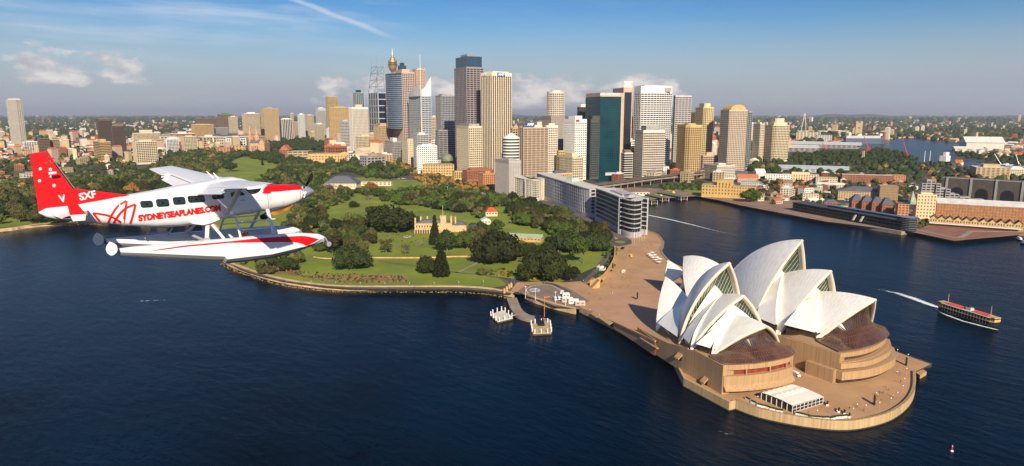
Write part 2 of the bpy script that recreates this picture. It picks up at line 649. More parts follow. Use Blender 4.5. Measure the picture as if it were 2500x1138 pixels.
# pink forecourt and broadwalk
fc = [(1245, 712), (1262, 690), (1330, 688), (1380, 690), (1425, 686), (1478, 668), (1500, 640), (1505, 605), (1500, 575), (1540, 556), (1580, 562)]
fcw = [at(x, y) for x, y in fc]
w2 = [at(x, y, 0) for x, y in [(1604, 580), (1620, 600), (1614, 616), (1620, 632), (1637, 650), (2163, 866)]]
e2 = [at(x, y, 0) for x, y in [(2270, 906), (2256, 913), (2232, 925), (2232, 963), (2220, 990), (2194, 1014), (2158, 1033), (2102, 1047), (2058, 1051),
                              (2006, 1048), (1936, 1038), (1852, 1020), (1796, 999), (1779, 1002), (1670, 944), (1644, 891), (1634, 877), (1415, 764), (1404, 766), (1355, 754), (1307, 739), (1282, 727)]]
allp = fcw + w2 + e2
o = MB().add([(x, y, LZ + .1) for x, y in allp], [tuple(range(len(allp)))]).build('forecourt_paving', M_pave)
tag(o, kind='structure')
fill([(1262, 713), (1285, 697), (1330, 692), (1385, 703), (1440, 735), (1412, 756), (1355, 748), (1290, 724)], LZ + .2, 'turning_circle_paving', mat('grey_paving', (.20, .15, .12), .9, .2, .1))
path([(1290, 716), (1285, 708), (1300, 699), (1330, 696), (1352, 700), (1375, 712)], .8, 'kerb', M_pale, LZ + .3)
path([(1330, 691), (1352, 695), (1375, 706), (1392, 716)], 4, 'road', M_asph, LZ + .28)
# road in front of the long apartment blocks, with a roundabout
path([(1290, 480), (1400, 520), (1480, 560), (1530, 590), (1500, 600)], 12, 'road', M_road, LZ + .24)
fill([(1492, 592), (1500, 585), (1520, 584), (1540, 588), (1543, 595), (1525, 600), (1503, 600)], LZ + .3, 'road', M_asph)
# expressways by the gardens
path([(1060, 452), (1030, 440), (1010, 425), (990, 408), (960, 395), (940, 384)], 22, 'road', M_road, LZ + .3)
path([(950, 440), (1000, 432), (1035, 436)], 14, 'road', M_road, LZ + .35)
path([(1040, 470), (1100, 466), (1160, 464)], 8, 'road', M_pale, LZ + .35)
path([(80, 400), (200, 402), (300, 398)], 25, 'road', M_road, LZ + .3)
# quay ground at circular quay and the rocks
fill([(1300, 490), (1570, 500), (1590, 487), (1700, 479), (1760, 490), (1806, 501), (2016, 541), (2234, 568), (2330, 588), (2500, 573), (2500, 540), (2200, 510),
      (2000, 490), (1860, 478), (1700, 465), (1560, 458), (1400, 455)], LZ + .05, 'quay_paving', mat('quay_paving', (.24, .16, .115), .9, .25, .06))
fill([(2240, 548), (2500, 566), (2500, 572), (2330, 586), (2240, 566)], LZ + .15, 'promenade', mat('red_paving', (.24, .105, .07), .9, .2, .06))
fill([(1640, 463), (1720, 458), (1800, 478), (1790, 486), (1700, 474)], LZ + .15, 'lawn', M_lawn)
# inland waters seen beyond the city
fill([(1925, 352), (1990, 353), (2060, 354), (2080, 349), (2170, 340), (2160, 334), (2230, 336), (2290, 345), (2360, 355), (2355, 368), (2310, 366), (2340, 380),
      (2330, 388), (2420, 398), (2700, 402), (2700, 420), (2440, 412), (2220, 402), (2195, 386), (2140, 366), (2080, 362), (1930, 370)], LZ + .4, 'water', M_water)
fill([(230, 288), (560, 284.5), (560, 287), (230, 291)], LZ + .5, 'water', M_water)
fill([(560, 284), (900, 284), (900, 286), (560, 287)], LZ + .5, 'water', M_water)
M_hill = mat('far_hills', (.05, .065, .05), .95, .2, .0004)
hp = []
random.seed(4)
rows = []
for k in range(121):
    a = YAW + radians(-45 + 90 * k / 120)
    hh = 60 + 45 * (sin(k * .35) + sin(k * .13 + 1) + .4 * sin(k * 1.7))
    rows.append([(CX + 24000 * sin(a), CY + 24000 * cos(a), 0), (CX + 26000 * sin(a), CY + 26000 * cos(a), max(20, hh)), (CX + 29000 * sin(a), CY + 29000 * cos(a), 0)])
tag(MB().grid(rows).build('hills', M_hill), kind='structure')
# ================================================================ the opera house
OH = empty('opera_house', 'opera house with white sail shaped shells on a tan podium by the water', 'opera house', (20, 40, LZ))
OHL = Vector((20, 40, LZ))
M_tile = mat('white_shell_tiles', (.82, .81, .78), .32, .06, .25, spec=.5, detail=6)
M_rib = mat('cream_concrete_rib', (.72, .64, .50), .6, .08, .3)
M_pod = mat('tan_podium_granite', (.31, .185, .09), .8, 0, 1.3, col2=(.42, .27, .145), detail=3, thr=(.3, .6), zs=.01)
M_rib2 = mat('white_concrete_rib', (.80, .76, .68), .5, .05, .3)
M_bronze = mat('bronze_glass', (.045, .028, .026), .12, .4, .3, spec=.7)
M_purp = mat('amber_glass_roof', (.085, .038, .030), .15, .5, .12, spec=.7)


M_tile2 = mat('cream_shell_tiles', (.765, .755, .725), .5, .08, .25, detail=6)


def ohb(g, name, m, smooth=False, parent=None):
    g.v = [(x - OHL.x, y - OHL.y, z - OHL.z) for x, y, z in g.v]
    return g.build(name, m, parent or OH, smooth)


AZH = radians(18.5)
NV = Vector((sin(AZH), cos(AZH)))      # towards the north tip
EV = Vector((cos(AZH), -sin(AZH)))     # towards the east side


class Hall:
    def __init__(s, ox, oy, az=AZH):
        s.o = Vector((ox, oy)); s.n = Vector((sin(az), cos(az))); s.e = Vector((cos(az), -sin(az)))

    def W(s, a, w, z):
        p = s.o + s.n * a + s.e * w
        return Vector((p.x, p.y, z))

    def ridge(s, px, py):       # point of the axis plane seen at px,py -> (a, z)
        lo, hi = 0.0, 130.0
        f = lambda z: (Vector(at(px, py, z)) - s.o).dot(s.e)
        for _ in range(50):
            m = (lo + hi) / 2
            if f(m) > 0:
                hi = m
            else:
                lo = m
        p = Vector(at(px, py, lo)) - s.o
        return p.dot(s.n), lo

    def foot(s, px, py, z):
        p = Vector(at(px, py, z)) - s.o
        return p.dot(s.n), p.dot(s.e), z


def sphere_center(F, T, B, R, outward):
    a, b = T - F, B - F
    ab = a.cross(b)
    cc = F + (ab.cross(a) * b.length_squared + b.cross(ab) * a.length_squared) / (2 * ab.length_squared)
    r = (cc - F).length
    R = max(R, r * 1.03)
    n = ab.normalized()
    h = sqrt(R * R - r * r)
    c1, c2 = cc + n * h, cc - n * h
    return (c1 if (c1 - cc).dot(outward) < (c2 - cc).dot(outward) else c2), R


def slerp(C, R, p, q, t):
    a, b = (p - C).normalized(), (q - C).normalized()
    w = a.angle(b)
    if w < 1e-5:
        return p.copy()
    return C + (a * sin((1 - t) * w) + b * sin(t * w)) / sin(w) * R


def half_shell(h, F, T, B, side, nu=22, nv=16, R=75.0):
    """F=(a,w,z), T,B=(a,z) on the axis plane; a fan of great circle ribs from foot to ridge"""
    Fp, Tp, Bp = h.W(F[0], F[1] * side, F[2]), h.W(T[0], 0, T[1]), h.W(B[0], 0, B[1])
    out = h.W(0, 40 * side, 60) - h.W(0, 0, 0)
    C, R = sphere_center(Fp, Tp, Bp, R, out)
    # ridge: circle of the sphere in the axis plane
    e = Vector((h.e.x, h.e.y, 0))
    d = (C - Tp).dot(e)
    Cp = C - e * d
    rr = sqrt(max(1, R * R - d * d))
    a0, b0 = (Tp - Cp), (Bp - Cp)
    w = a0.angle(b0)
    rows = []
    for i in range(nu + 1):
        t = i / nu
        rp = Cp + (a0 * sin((1 - t) * w) + b0 * sin(t * w)) / sin(w)
        rows.append([slerp(C, R, Fp, rp, k / nv) for k in range(nv + 1)])
    return rows, C, R


def shell(h, name, F, T, B, thick=1.1, both=True, R=75.0, m=None, rim=True):
    for side in ((1, -1) if both else (1,)):
        rows, C, R2 = half_shell(h, F, T, B, side, R=R)
        if side < 0:
            rows = rows[::-1]
        g = MB().grid(rows)
        g.m = [((q // (len(rows[0]) - 1)) + (q % (len(rows[0]) - 1)) // 3) % 2 for q in range(len(g.f))]
        o = ohb(g, name, m or [M_tile, M_tile2], True)
        # thickness towards the inside
        me = o.data
        inside = [p + (C - p).normalized() * thick for r in rows for p in r]
        if rim:
            rr = rows[0] if side > 0 else rows[-1]
            gg = MB()
            w_in = 1.5
            R1 = [[p + (p - C).normalized() * .12 for p in rr], [p + (C - p).normalized() * thick for p in rr]]
            nrm = Vector((h.n.x, h.n.y, 0)) * (1 if T[0] > B[0] else -1)
            R0 = [p + (p - C).normalized() * .1 - nrm * 0.0 for p in rr]
            Rf = [p + nrm * .5 - (p - C).normalized() * .2 for p in rr]
            Ri = [p + nrm * .3 + (C - p).normalized() * w_in for p in rr]
            Rb = [p - nrm * 1.2 + (C - p).normalized() * (w_in + .2) for p in rr]
            gg.grid([R0, Rf, Ri, Rb])
            ohb(gg, 'rim_rib', M_rib, True)
            # ribbed soffit
            soff = [[p + (C - p).normalized() * thick for p in r] for r in rows]
            ohb(MB().grid(soff), 'soffit', M_rib, True)
    return


def infill(h, F, P, B, name='infill_shell', R=75.0):
    for side in (1, -1):
        Fp, Pp, Bp = h.W(F[0], F[1] * side, F[2]), h.W(P[0], 0, P[1]), h.W(B[0], 0, B[1])
        out = h.W(0, 40 * side, 60) - h.W(0, 0, 0)
        C, R2 = sphere_center(Fp, Pp, Bp, R, out)
        rows = []
        for i in range(9):
            rp = Pp.lerp(Bp, i / 8)
            rows.append([slerp(C, (rp - C).length * (1 - k / 14) + R2 * k / 14, Fp, rp, k / 14) for k in range(15)])
        if side < 0:
            rows = rows[::-1]
        ohb(MB().grid(rows), name, M_tile, True)


def backstrip(h, F, T, B, Fb, z, R):
    for side in (1, -1):
        rows, C, R2 = half_shell(h, F, T, B, side, R=R)
        a = rows[-1]
        Bp, Ap = h.W(B[0] - .3, 0, B[1]), h.W(Fb[0], Fb[1] * side, z)
        foot = h.W(F[0], F[1] * side, F[2])
        n = len(a)
        out = h.W(0, 40 * side, 60) - h.W(0, 0, 0)
        A_ = h.W(Fb[0] - 6, Fb[1] * side, z)
        C3, R3 = sphere_center(A_, Bp, Ap, 75, out)
        b = []
        for i in range(n):
            t = i / (n - 1)
            q = slerp(C3, (Ap - C3).length * (1 - t) + R3 * t, Ap, Bp, t)
            if t < .2:
                q = q.lerp(foot, (.2 - t) / .2 * .9)
            b.append(q)
        rr = [a, b] if side > 0 else [b, a]
        ohb(MB().grid(rr), 'pedestal_rib', M_rib2, True)


def sideshell(h, B, Fa, Fb, z, R=75.0):
    """apex on the ridge, base edge from Fa to Fb (a,w) at height z"""
    for side in (1, -1):
        Bp = h.W(B[0], 0, B[1])
        A_, C_ = h.W(Fa[0], Fa[1] * side, z), h.W(Fb[0], Fb[1] * side, z)
        out = h.W(0, 40 * side, 60) - h.W(0, 0, 0)
        C, R2 = sphere_center(A_, Bp, C_, R, out)
        rows = []
        for i in range(9):
            fp = A_.lerp(C_, i / 8)
            rows.append([slerp(C, (fp - C).length * (1 - k / 12) + R2 * k / 12, fp, Bp, k / 12) for k in range(13)])
        ohb(MB().grid(rows), 'side_shell', M_tile, True)
        # dark louvred window below the base edge
        gq = MB()
        i1, i2 = h.W(Fa[0] + .3, (Fa[1] - 1.5) * side, 0), h.W(Fb[0], (Fb[1] - 1.5) * side, 0)
        gq.grid([[(i1.x, i1.y, PZ - 1), (i2.x, i2.y, PZ - 1)], [(i1.x, i1.y, z), (i2.x, i2.y, z)]])
        ohb(gq, 'louvred_window', M_bronze)


def mouth_glass(h, F, T, B, Fi, P, back=3.0, R=75.0, m=None):
    """glazing set back inside a shell mouth, between its rim and the infill shell"""
    for side in (1, -1):
        rows, C, R2 = half_shell(h, F, T, B, side, R=R)
        rim = rows[0]
        Fp, Pp = h.W(Fi[0], Fi[1] * side, Fi[2]), h.W(P[0], 0, P[1])
        out = h.W(0, 40 * side, 60) - h.W(0, 0, 0)
        C2, R3 = sphere_center(Fp, Pp, h.W(B[0], 0, B[1]), R, out)
        nb = Vector((h.n.x, h.n.y, 0)) * back
        n = len(rim)
        a = [p - nb + (C - p).normalized() * 1.0 for p in rim]
        b = [slerp(C2, R3, Fp, Pp, i / (n - 1)) + (C2 - Pp).normalized() * .5 for i in range(n)]
        ohb(MB().grid([a, b]), 'mouth_glazing', m or M_glz)
        gm = MB()
        for i in range(2, n - 1):
            for f in (0.0,):
                gm.tube(a[i], b[i], .14, .14, 4, False)
        ohb(gm, 'glazing_mullions', M_rib)


M_glz = mat('green_brown_glazing', (.05, .085, .065), .25, .4, .3, spec=.6)
PZ = 19.5
OT = Hall(63, 59)
CH = Hall(-6.1, 80.2, radians(10))
# --- eastern (nearer) hall: feet (a, w, z), ridge points (a, z)
oF1, oF2, oF3, oF4 = (1.1, 22.7, 19.5), (-13.2, 25.6, 18.0), (-30.0, 21.6, 15.5), (-60, 17.5, 13)
oT1, oB1, oP1 = (15.0, 37.6), (-8.1, 36.6), (-11.9, 41.4)
oT2, oB2, oP2 = (-3.9, 49.0), (-22.0, 44.6), (-28.4, 48.7)
oT3, oB3, oT4 = (-17.0, 64.5), (-54.0, 34.0), (-78.0, 42.2)
# --- western (farther, larger) hall
cF1, cF2, cF3, cF4 = (0.0, 25.0, 19.5), (-24.3, 28.0, 13.5), (-47.0, 25.0, 13), (-103, 22, 13)
cT1, cB1, cP1 = (16.6, 44.3), (-18.4, 40.5), (-22.3, 43.0)
cT2, cB2, cP2 = (-12.0, 54.7), (-44.5, 46.0), (-49.8, 49.8)
cT3, cB3, cT4 = (-33.0, 69.6), (-88.0, 37.0), (-133.0, 40.5)


def hall_shells(h, F1, F2, F3, F4, T1, B1, P1, T2, B2, P2, T3, B3, T4, wz, RR=(75, 75, 75)):
    shell(h, 'roof_shell', F1, T1, B1, R=RR[0])
    shell(h, 'roof_shell', F2, T2, B2, R=RR[1])
    shell(h, 'roof_shell', F3, T3, B3, R=RR[2])
    shell(h, 'roof_shell', F4, T4, (B3[0] + 1, B3[1]))
    infill(h, (F2[0] + .5, F2[1] + .3, F2[2]), P1, B1)
    infill(h, (F3[0] + .5, F3[1] + .3, F3[2]), P2, B2)
    sideshell(h, (B1[0] - .3, B1[1]), (F2[0] + 5.5, F2[1] + 1, 0), (F1[0] - .5, F1[1] + .8, 0), wz)
    sideshell(h, (B2[0] - .3, B2[1]), (F3[0] + 4.5, F3[1] + 1, 0), (F2[0] - .8, F2[1] + .6, 0), wz - 2)
    sideshell(h, (B3[0], B3[1]), (F4[0] + 3, F4[1] + 1, 0), (F3[0] - .8, F3[1] + .6, 0), PZ)
    backstrip(h, F1, T1, B1, (F1[0] - .5, F1[1] + .8), wz, RR[0])
    backstrip(h, F2, T2, B2, (F2[0] - .8, F2[1] + .6), wz - 2, RR[1])
    mouth_glass(h, F2, T2, B2, (F2[0] - .5, F2[1] - .2, F2[2]), P1, R=RR[1])
    mouth_glass(h, F3, T3, B3, (F3[0] - .5, F3[1] - .2, F3[2]), P2, R=RR[2])


hall_shells(OT, oF1, oF2, oF3, oF4, oT1, oB1, oP1, oT2, oB2, oP2, oT3, oB3, oT4, 23.5)
hall_shells(CH, cF1, cF2, cF3, cF4, cT1, cB1, cP1, cT2, cB2, cP2, cT3, cB3, cT4, 24.0, (150, 130, 130))
# restaurant: the small pair of shells at the south west
_r = CH.W(-146, -12, 0)
RS = Hall(_r.x, _r.y, radians(10))
shell(RS, 'roof_shell', (-8, 12, 12), (-17, 30.5), (3, 24))
shell(RS, 'roof_shell', (8, 11, 12), (17, 30), (3, 24))


def resample(pts, n):
    L = [0]
    for a, b in zip(pts, pts[1:]):
        L.append(L[-1] + (Vector(b) - Vector(a)).length)
    out = []
    for i in range(n):
        t = L[-1] * i / (n - 1)
        k = max(j for j in range(len(L)) if L[j] <= t + 1e-9)
        k = min(k, len(pts) - 2)
        f = (t - L[k]) / max(1e-9, L[k + 1] - L[k])
        out.append(Vector(pts[k]).lerp(Vector(pts[k + 1]), f))
    return out


def foyer(h, F, T, B, edge, zt):
    """glass foyer hanging out of the northern shell: upright curtain, then a flared glass skirt"""
    rE, C, _ = half_shell(h, F, T, B, 1)
    rW, C2, _ = half_shell(h, F, T, B, -1)
    nv = Vector((h.n.x, h.n.y, 0))
    n = 41
    arch = [p - nv * 2.5 + (C - p).normalized() * 1.4 for p in rE[0]] + [p - nv * 2.5 + (C2 - p).normalized() * 1.4 for p in rW[0][::-1][1:]]
    arch = resample(arch, n)
    ed = resample([h.W(a, w, zt) for a, w in edge], n)
    waist = []
    for i in range(n):
        t = i / (n - 1) * 2 - 1
        w = -t * (F[1] - 2.5)
        waist.append(h.W(F[0] + 2.2 + 7.5 * sqrt(max(0, 1 - t * t)), w, zt + .6 + 4.6 * (1 - t * t) ** .5))
    zc = [min(a.z, w.z) for a, w in zip(arch, waist)]
    for i in range(n):
        arch[i].z = max(arch[i].z, waist[i].z)
    # curtain sheets
    mid = [a.lerp(w, .5) - nv * 1.2 for a, w in zip(arch, waist)]
    ohb(MB().grid([arch, mid, waist]), 'glass_curtain', M_bronze)
    ohb(MB().grid([waist, ed]), 'glass_skirt', M_purp)
    g = MB()
    for i in range(1, n - 1):
        g.tube(arch[i], mid[i], .12, .12, 4, False)
        g.tube(mid[i], waist[i], .12, .12, 4, False)
    ohb(g, 'curtain_mullions', mat('bronze_mullions', (.16, .10, .06), .5, .1))
    g = MB()
    for i in range(0, n):
        g.tube(waist[i] + Vector((0, 0, .1)), ed[i] + Vector((0, 0, .1)), .10, .10, 4, False)
    for f in (.33, .66):
        for i in range(n - 1):
            a, b = waist[i].lerp(ed[i], f), waist[i + 1].lerp(ed[i + 1], f)
            g.tube(a + Vector((0, 0, .1)), b + Vector((0, 0, .1)), .07, .07, 4, False)
    for i in range(n - 1):
        g.tube(ed[i], ed[i + 1], .3, .3, 4, False)
    ohb(g, 'skirt_mullions', mat('bronze_mullions', (.16, .10, .06), .5, .1))


oEdge = [(1.0, 23.5), (4, 26), (14.1, 25.5), (17.4, 19.4), (19.6, 9.6), (19.6, -2.6), (18.7, -12.3), (15.8, -19.5), (6.5, -25), (1, -23.5)]
cEdge = [(0.0, 26), (3.9, 29), (19.9, 33.6), (22.5, 22), (22.5, 8), (20, -6), (15.5, -18), (6.5, -28), (-6, -31), (-4, -26)]
foyer(OT, oF1, oT1, oB1, oEdge, PZ + .6)
foyer(CH, cF1, cT1, cB1, cEdge, PZ + 1.2)


# --- podium
def hp(h, L):
    return [tuple(h.W(a, w, 0).xy) for a, w in L]


def slab(pts, z0, z1, name, m=M_pod, ztops=None):
    return ohb(MB().prism(pts, z0, z1, ztops=ztops), name, m)


def front(h, arc, z0, z1, back=-10, out=0.0, name='podium_wall', m=M_pod):
    """solid with a bowed north face"""
    A = [(a + out, w) for a, w in arc]
    P = A + [(back, A[-1][1]), (back, A[0][1])]
    return slab(hp(h, P), z0, z1, name, m)


def bow(arc, n=12):
    c = curve(arc, n)
    return c


oArc = bow([(15.8, 26.2), (18.8, 14), (20.0, 0), (18.6, -12), (16.6, -17.5)], 6)
cArc = bow([(21, 34.2), (23.6, 20), (22.6, 5), (18, -11), (9, -26)], 6)
M_redin = mat('red_carpeted_foyer', (.22, .03, .015), .6, .4, .3)
# eastern hall
front(OT, oArc, LZ + 3.6, 14.0, out=.4)
front(OT, oArc, 14.0, 16.9, out=-2.2, name='foyer_window', m=M_redin)
front(OT, oArc, 16.9, PZ + .1, out=-.5, name='podium_fascia')
front(OT, oArc, LZ, LZ + 3.6, out=-1.5, name='ground_window', m=M_bronze)
g = MB()
for i in range(0, len(oArc) - 1, 1):       # sloping canopy apron
    (a0, w0), (a1, w1) = oArc[i], oArc[i + 1]
    p, q, r, s_ = OT.W(a0 + .4, w0, LZ + 5.2), OT.W(a1 + .4, w1, LZ + 5.2), OT.W(a1 + 2.4, w1, LZ + 3.0), OT.W(a0 + 2.4, w0, LZ + 3.0)
    g.add([p, q, r, s_], [(0, 1, 2, 3)])
    g.add([v - Vector((0, 0, .5)) for v in (p, q, r, s_)], [(3, 2, 1, 0)])
ohb(g, 'canopy_apron', M_pod)
for i in range(0, len(oArc), 6):
    a, w = oArc[i]
    p = OT.W(a - .6, w, 0)
    g = MB().tube((p.x, p.y, 14), (p.x, p.y, 16.9), .35, .35, 6)
    ohb(g, 'window_pier', M_pod)
# western hall, three stepped tiers
front(CH, cArc, 17.6, PZ + .6, out=0, name='podium_fascia')
front(CH, cArc, 15.2, 17.6, out=-2.0, name='foyer_window', m=M_purp)
front(CH, cArc, 12.4, 15.2, out=1.0, name='podium_wall')
front(CH, cArc, 10.8, 12.4, out=-1.2, name='foyer_window', m=M_bronze)
lowarc = bow([(22.5, 35.2), (26.5, 20), (26.5, 5), (22.5, -12), (12.5, -26.5)], 6)
midarc = bow([(21.8, 34.8), (25.6, 20), (25, 5), (20.6, -11), (10.5, -26)], 6)
front(CH, midarc, 12.0, 14.9, out=.9, name='terrace_wall')
front(CH, lowarc, 6.3, 10.8, out=1.5, name='terrace_wall')
front(CH, lowarc, LZ, 6.3, out=-.3, name='ground_window', m=M_bronze)
# hall blocks running south
oBlk = [(-9, 26.3), (-9, -24), (-118, -22), (-118, 22)]
east = [(17.0, 26.6), (-6, 26.6), (-14, 26.9), (-20, 27), (-34, 26.5), (-52, 25.5), (-70, 24.5)]
ez = [PZ + .1, PZ + .1, 18.2, 17.0, 14.5, 13.2, 12.6]
g = MB()
for (p, q, za, zb) in zip(east, east[1:], ez, ez[1:]):
    a, b = OT.W(p[0], p[1], 0), OT.W(q[0], q[1], 0)
    c, d = OT.W(q[0], -20, 0), OT.W(p[0], -20, 0)
    if p[0] > 10:
        d = OT.W(14, -20, 0)
        a = OT.W(15.6, 26.6, 0)
    g.prism([a.xy, b.xy, c.xy, d.xy], LZ, 0, ztops=[za, zb, zb - .3, za - .3])
ohb(g, 'podium_block', M_pod)
ceast = [(21.5, 34.6), (0, 35.5), (-12, 36), (-26, 36)]
cz = [PZ + .4, PZ + .4, PZ - .2, 15.5]
g = MB()
for (p, q, za, zb) in zip(ceast, ceast[1:], cz, cz[1:]):
    a, b = CH.W(p[0], p[1], 0), CH.W(q[0], q[1], 0)
    c, d = CH.W(min(q[0], 5), -26, 0), CH.W(min(p[0], 8), -26, 0)
    g.prism([a.xy, b.xy, c.xy, d.xy], LZ, 0, ztops=[za, zb, zb - .3, za - .3])
ohb(g, 'podium_block', M_pod)
# common podium deck and the great steps
def w_(px, py, z):
    return Vector(at(px, py, z))
dE0, dE1 = OT.W(-70, 24.5, 0).xy, w_(1600, 836, 12.3)
dW0, dW1 = CH.W(-26, -30, 0).xy, CH.W(-150, -34, 0).xy
cE = CH.W(-26, 36, 0).xy
deck = [OT.W(-20, 26.5, 0).xy, dE0, dE1, dW1, dW0, cE, OT.W(-20, -19, 0).xy]
slab([tuple(p) for p in deck], LZ, 12.35, 'podium_deck', mat('podium_deck_paving', (.47, .27, .16), .85, .1, .05))
sE, sW = w_(1432, 757, LZ), CH.W(-205, -28, 0).xy
g = MB()
NS = 26
for i in range(NS):
    f0, f1 = i / NS, (i + 1) / NS
    z = LZ + .2 + (12.3 - LZ) * (i + 1) / NS
    a, b = sE.lerp(dE1, f0), sW.lerp(dW1, f0)
    c, d = sE.lerp(dE1, f1), sW.lerp(dW1, f1)
    g.prism([tuple(a), tuple(c), tuple(d), tuple(b)], LZ, z)
ohb(g, 'great_steps', mat('step_granite', (.41, .24, .145), .85, .1, .05))
# parapet along the east edge
g = MB()
run = [(sE, LZ + .2)] + [(dE1, 12.3), (dE0, 12.6)]
def rail(g, p, q, z0, z1, h=1.1, w=.5):
    a, b = Vector((p[0], p[1], z0)), Vector((q[0], q[1], z1))
    d = Vector((b - a).xy).normalized(); nn = Vector((d.y, -d.x, 0)) * w
    g.add([a, b, b + nn, a + nn, a + Vector((0, 0, h)), b + Vector((0, 0, h)), b + nn + Vector((0, 0, h)), a + nn + Vector((0, 0, h))],
          [(3, 2, 1, 0), (4, 5, 6, 7), (0, 1, 5, 4), (1, 2, 6, 5), (2, 3, 7, 6), (3, 0, 4, 7)])
rail(g, sE, dE1, LZ, 12.3)
rail(g, dE1, dE0, 12.3, 12.6)
for (p, q, za, zb) in zip(east, east[1:], ez, ez[1:]):
    if za < 19: rail(g, OT.W(p[0], p[1], 0), OT.W(q[0], q[1], 0), za, zb, .9, .5)
ohb(g, 'parapet', M_pod)
# openings and canopies cut in the east wall
g = MB(); gc = MB()
for (a0, a1, w, z0, z1) in ((1.5, 4.0, 26.7, LZ + .3, 6.8), (-22, -19, 27.0, 10, 12)):
    p, q = OT.W(a0, w, 0), OT.W(a1, w, 0)
    d = (q - p)
    g.obox((p.x, p.y), (d.x, d.y), (OT.e.x * .25, OT.e.y * .25), z0, z1)
    ap = [OT.W(a0 - .5, w, z1 + 2), OT.W(a1 + .5, w, z1 + 2), OT.W(a1 + .5, w + 2.6, z1 - .4), OT.W(a0 - .5, w + 2.6, z1 - .4)]
    gc.add(ap + [v - Vector((0, 0, .9)) for v in ap], [(0, 1, 2, 3), (7, 6, 5, 4), (0, 4, 5, 1), (1, 5, 6, 2), (2, 6, 7, 3), (3, 7, 4, 0)])
# openings under the steps beside the promenade
ds = (dE1 - sE)
L_ = ds.length; ds.normalize(); dn = Vector((ds.y, -ds.x))
if dn.dot(Vector((1, 0))) < 0: dn = -dn
for (t0, t1, z1) in ((14, 24, 6.4), (26, 44, 7.2)):
    p = sE + ds * t0
    g.obox(tuple(p + dn * .02), tuple(ds * (t1 - t0)), tuple(dn * .3), LZ + .3, z1)
    q0, q1 = sE + ds * t0 + dn * .3, sE + ds * t1 + dn * .3
    ap = [Vector((q0.x, q0.y, z1 + 1.0)), Vector((q1.x, q1.y, z1 + 1.0)), Vector((q1.x + dn.x * 3, q1.y + dn.y * 3, z1 - .6)), Vector((q0.x + dn.x * 3, q0.y + dn.y * 3, z1 - .6))]
    gc.add(ap + [v - Vector((0, 0, .5)) for v in ap], [(0, 1, 2, 3), (7, 6, 5, 4), (0, 4, 5, 1), (1, 5, 6, 2), (2, 6, 7, 3), (3, 7, 4, 0)])
ohb(g, 'doorway', M_black)
ohb(gc, 'door_canopy', M_pod)
# long ledge on the wall
g = MB()
p, q = OT.W(-42, 26.9, 0), OT.W(-62, 26.2, 0)
d = q - p
g.obox((p.x, p.y), (d.x, d.y), (OT.e.x * 1.6, OT.e.y * 1.6), 9.2, 9.8)
ohb(g, 'wall_ledge', M_pod)
# small lower block with ramp on the western hall's east side
g = MB()
P = [CH.W(20.5, 34.6, 0).xy, CH.W(4, 35.2, 0).xy, CH.W(4, 38.2, 0).xy, CH.W(20.8, 37.6, 0).xy]
g.prism([tuple(v) for v in P][::-1], LZ, 11.2)
ohb(g, 'stair_block', M_pod)
# ================================================================ towers of the city
NBLD = []


def facade(root, poly, z0, z1, wall, glass, fl=3.8, band=.42, bay=4.0, pier=.28, dep=.45, name='facade', closed=None, plinth=4.0, crown=3.0, skip=None):
    """dark glazed core with projecting floor bands and piers on every visible side of a footprint (counter-clockwise)"""
    if z1 > 40:
        fl, bay, band, pier, dep = fl * 1.3, bay * 1.35, band * .88, pier * .75, dep * 1.25
    rx, ry = root.location.x, root.location.y
    P = [(x - rx, y - ry) for x, y in poly]
    n = len(P)
    a2 = sum(P[i][0] * P[(i + 1) % n][1] - P[(i + 1) % n][0] * P[i][1] for i in range(n))
    if a2 < 0:
        P = P[::-1]
    zb = root.location.z
    MB().prism(P, z0 - zb, z1 - zb - .2).build('window_glass', glass, root)
    g = MB()
    nf = max(1, int(round((z1 - z0 - plinth - crown) / fl)))
    fl = (z1 - z0 - plinth - crown) / nf
    for i in range(n):
        p, q = Vector(P[i]), Vector(P[(i + 1) % n])
        d = q - p
        L = d.length
        if L < .5:
            continue
        d /= L
        nn = Vector((d.y, -d.x))
        # only faces that can be seen from the harbour side
        mid = (p + q) / 2 + Vector((rx, ry))
        vis = nn.dot(Vector((CX, CY)) - mid) > -.25 * (Vector((CX, CY)) - mid).length
        o0 = p + nn * .02
        if not vis:
            g.obox(tuple(o0), tuple(d * L), tuple(nn * dep), z0 - zb, z1 - zb)
            continue
        g.obox(tuple(o0), tuple(d * L), tuple(nn * dep), z1 - zb - crown, z1 - zb)
        if plinth > 0:
            g.obox(tuple(o0), tuple(d * L), tuple(nn * dep), z0 - zb, z0 - zb + plinth)
        if band > 0:
            for k in range(nf):
                za = z0 - zb + plinth + k * fl
                if skip and skip[0] < k / nf < skip[1]:
                    continue
                g.obox(tuple(o0), tuple(d * L), tuple(nn * (dep * .75)), za, za + fl * band)
        if pier > 0:
            nb = max(1, int(round(L / bay)))
            bw = L / nb
            for k in range(nb + 1):
                c = p + d * (k * bw) - d * (bw * pier / 2)
                w = bw * pier
                if k == 0:
                    c = p; w *= .5
                if k == nb:
                    c = q - d * (bw * pier / 2); w *= .5
                g.obox((c.x + nn.x * .02, c.y + nn.y * .02), tuple(d * w), tuple(nn * dep), z0 - zb + plinth, z1 - zb - crown)
    g.build(name, wall, root)
    c = Vector((sum(x for x, y in P) / n, sum(y for x, y in P) / n))
    R = [tuple(c + (Vector(x) - c) * .97) for x in P]
    return P, c, R


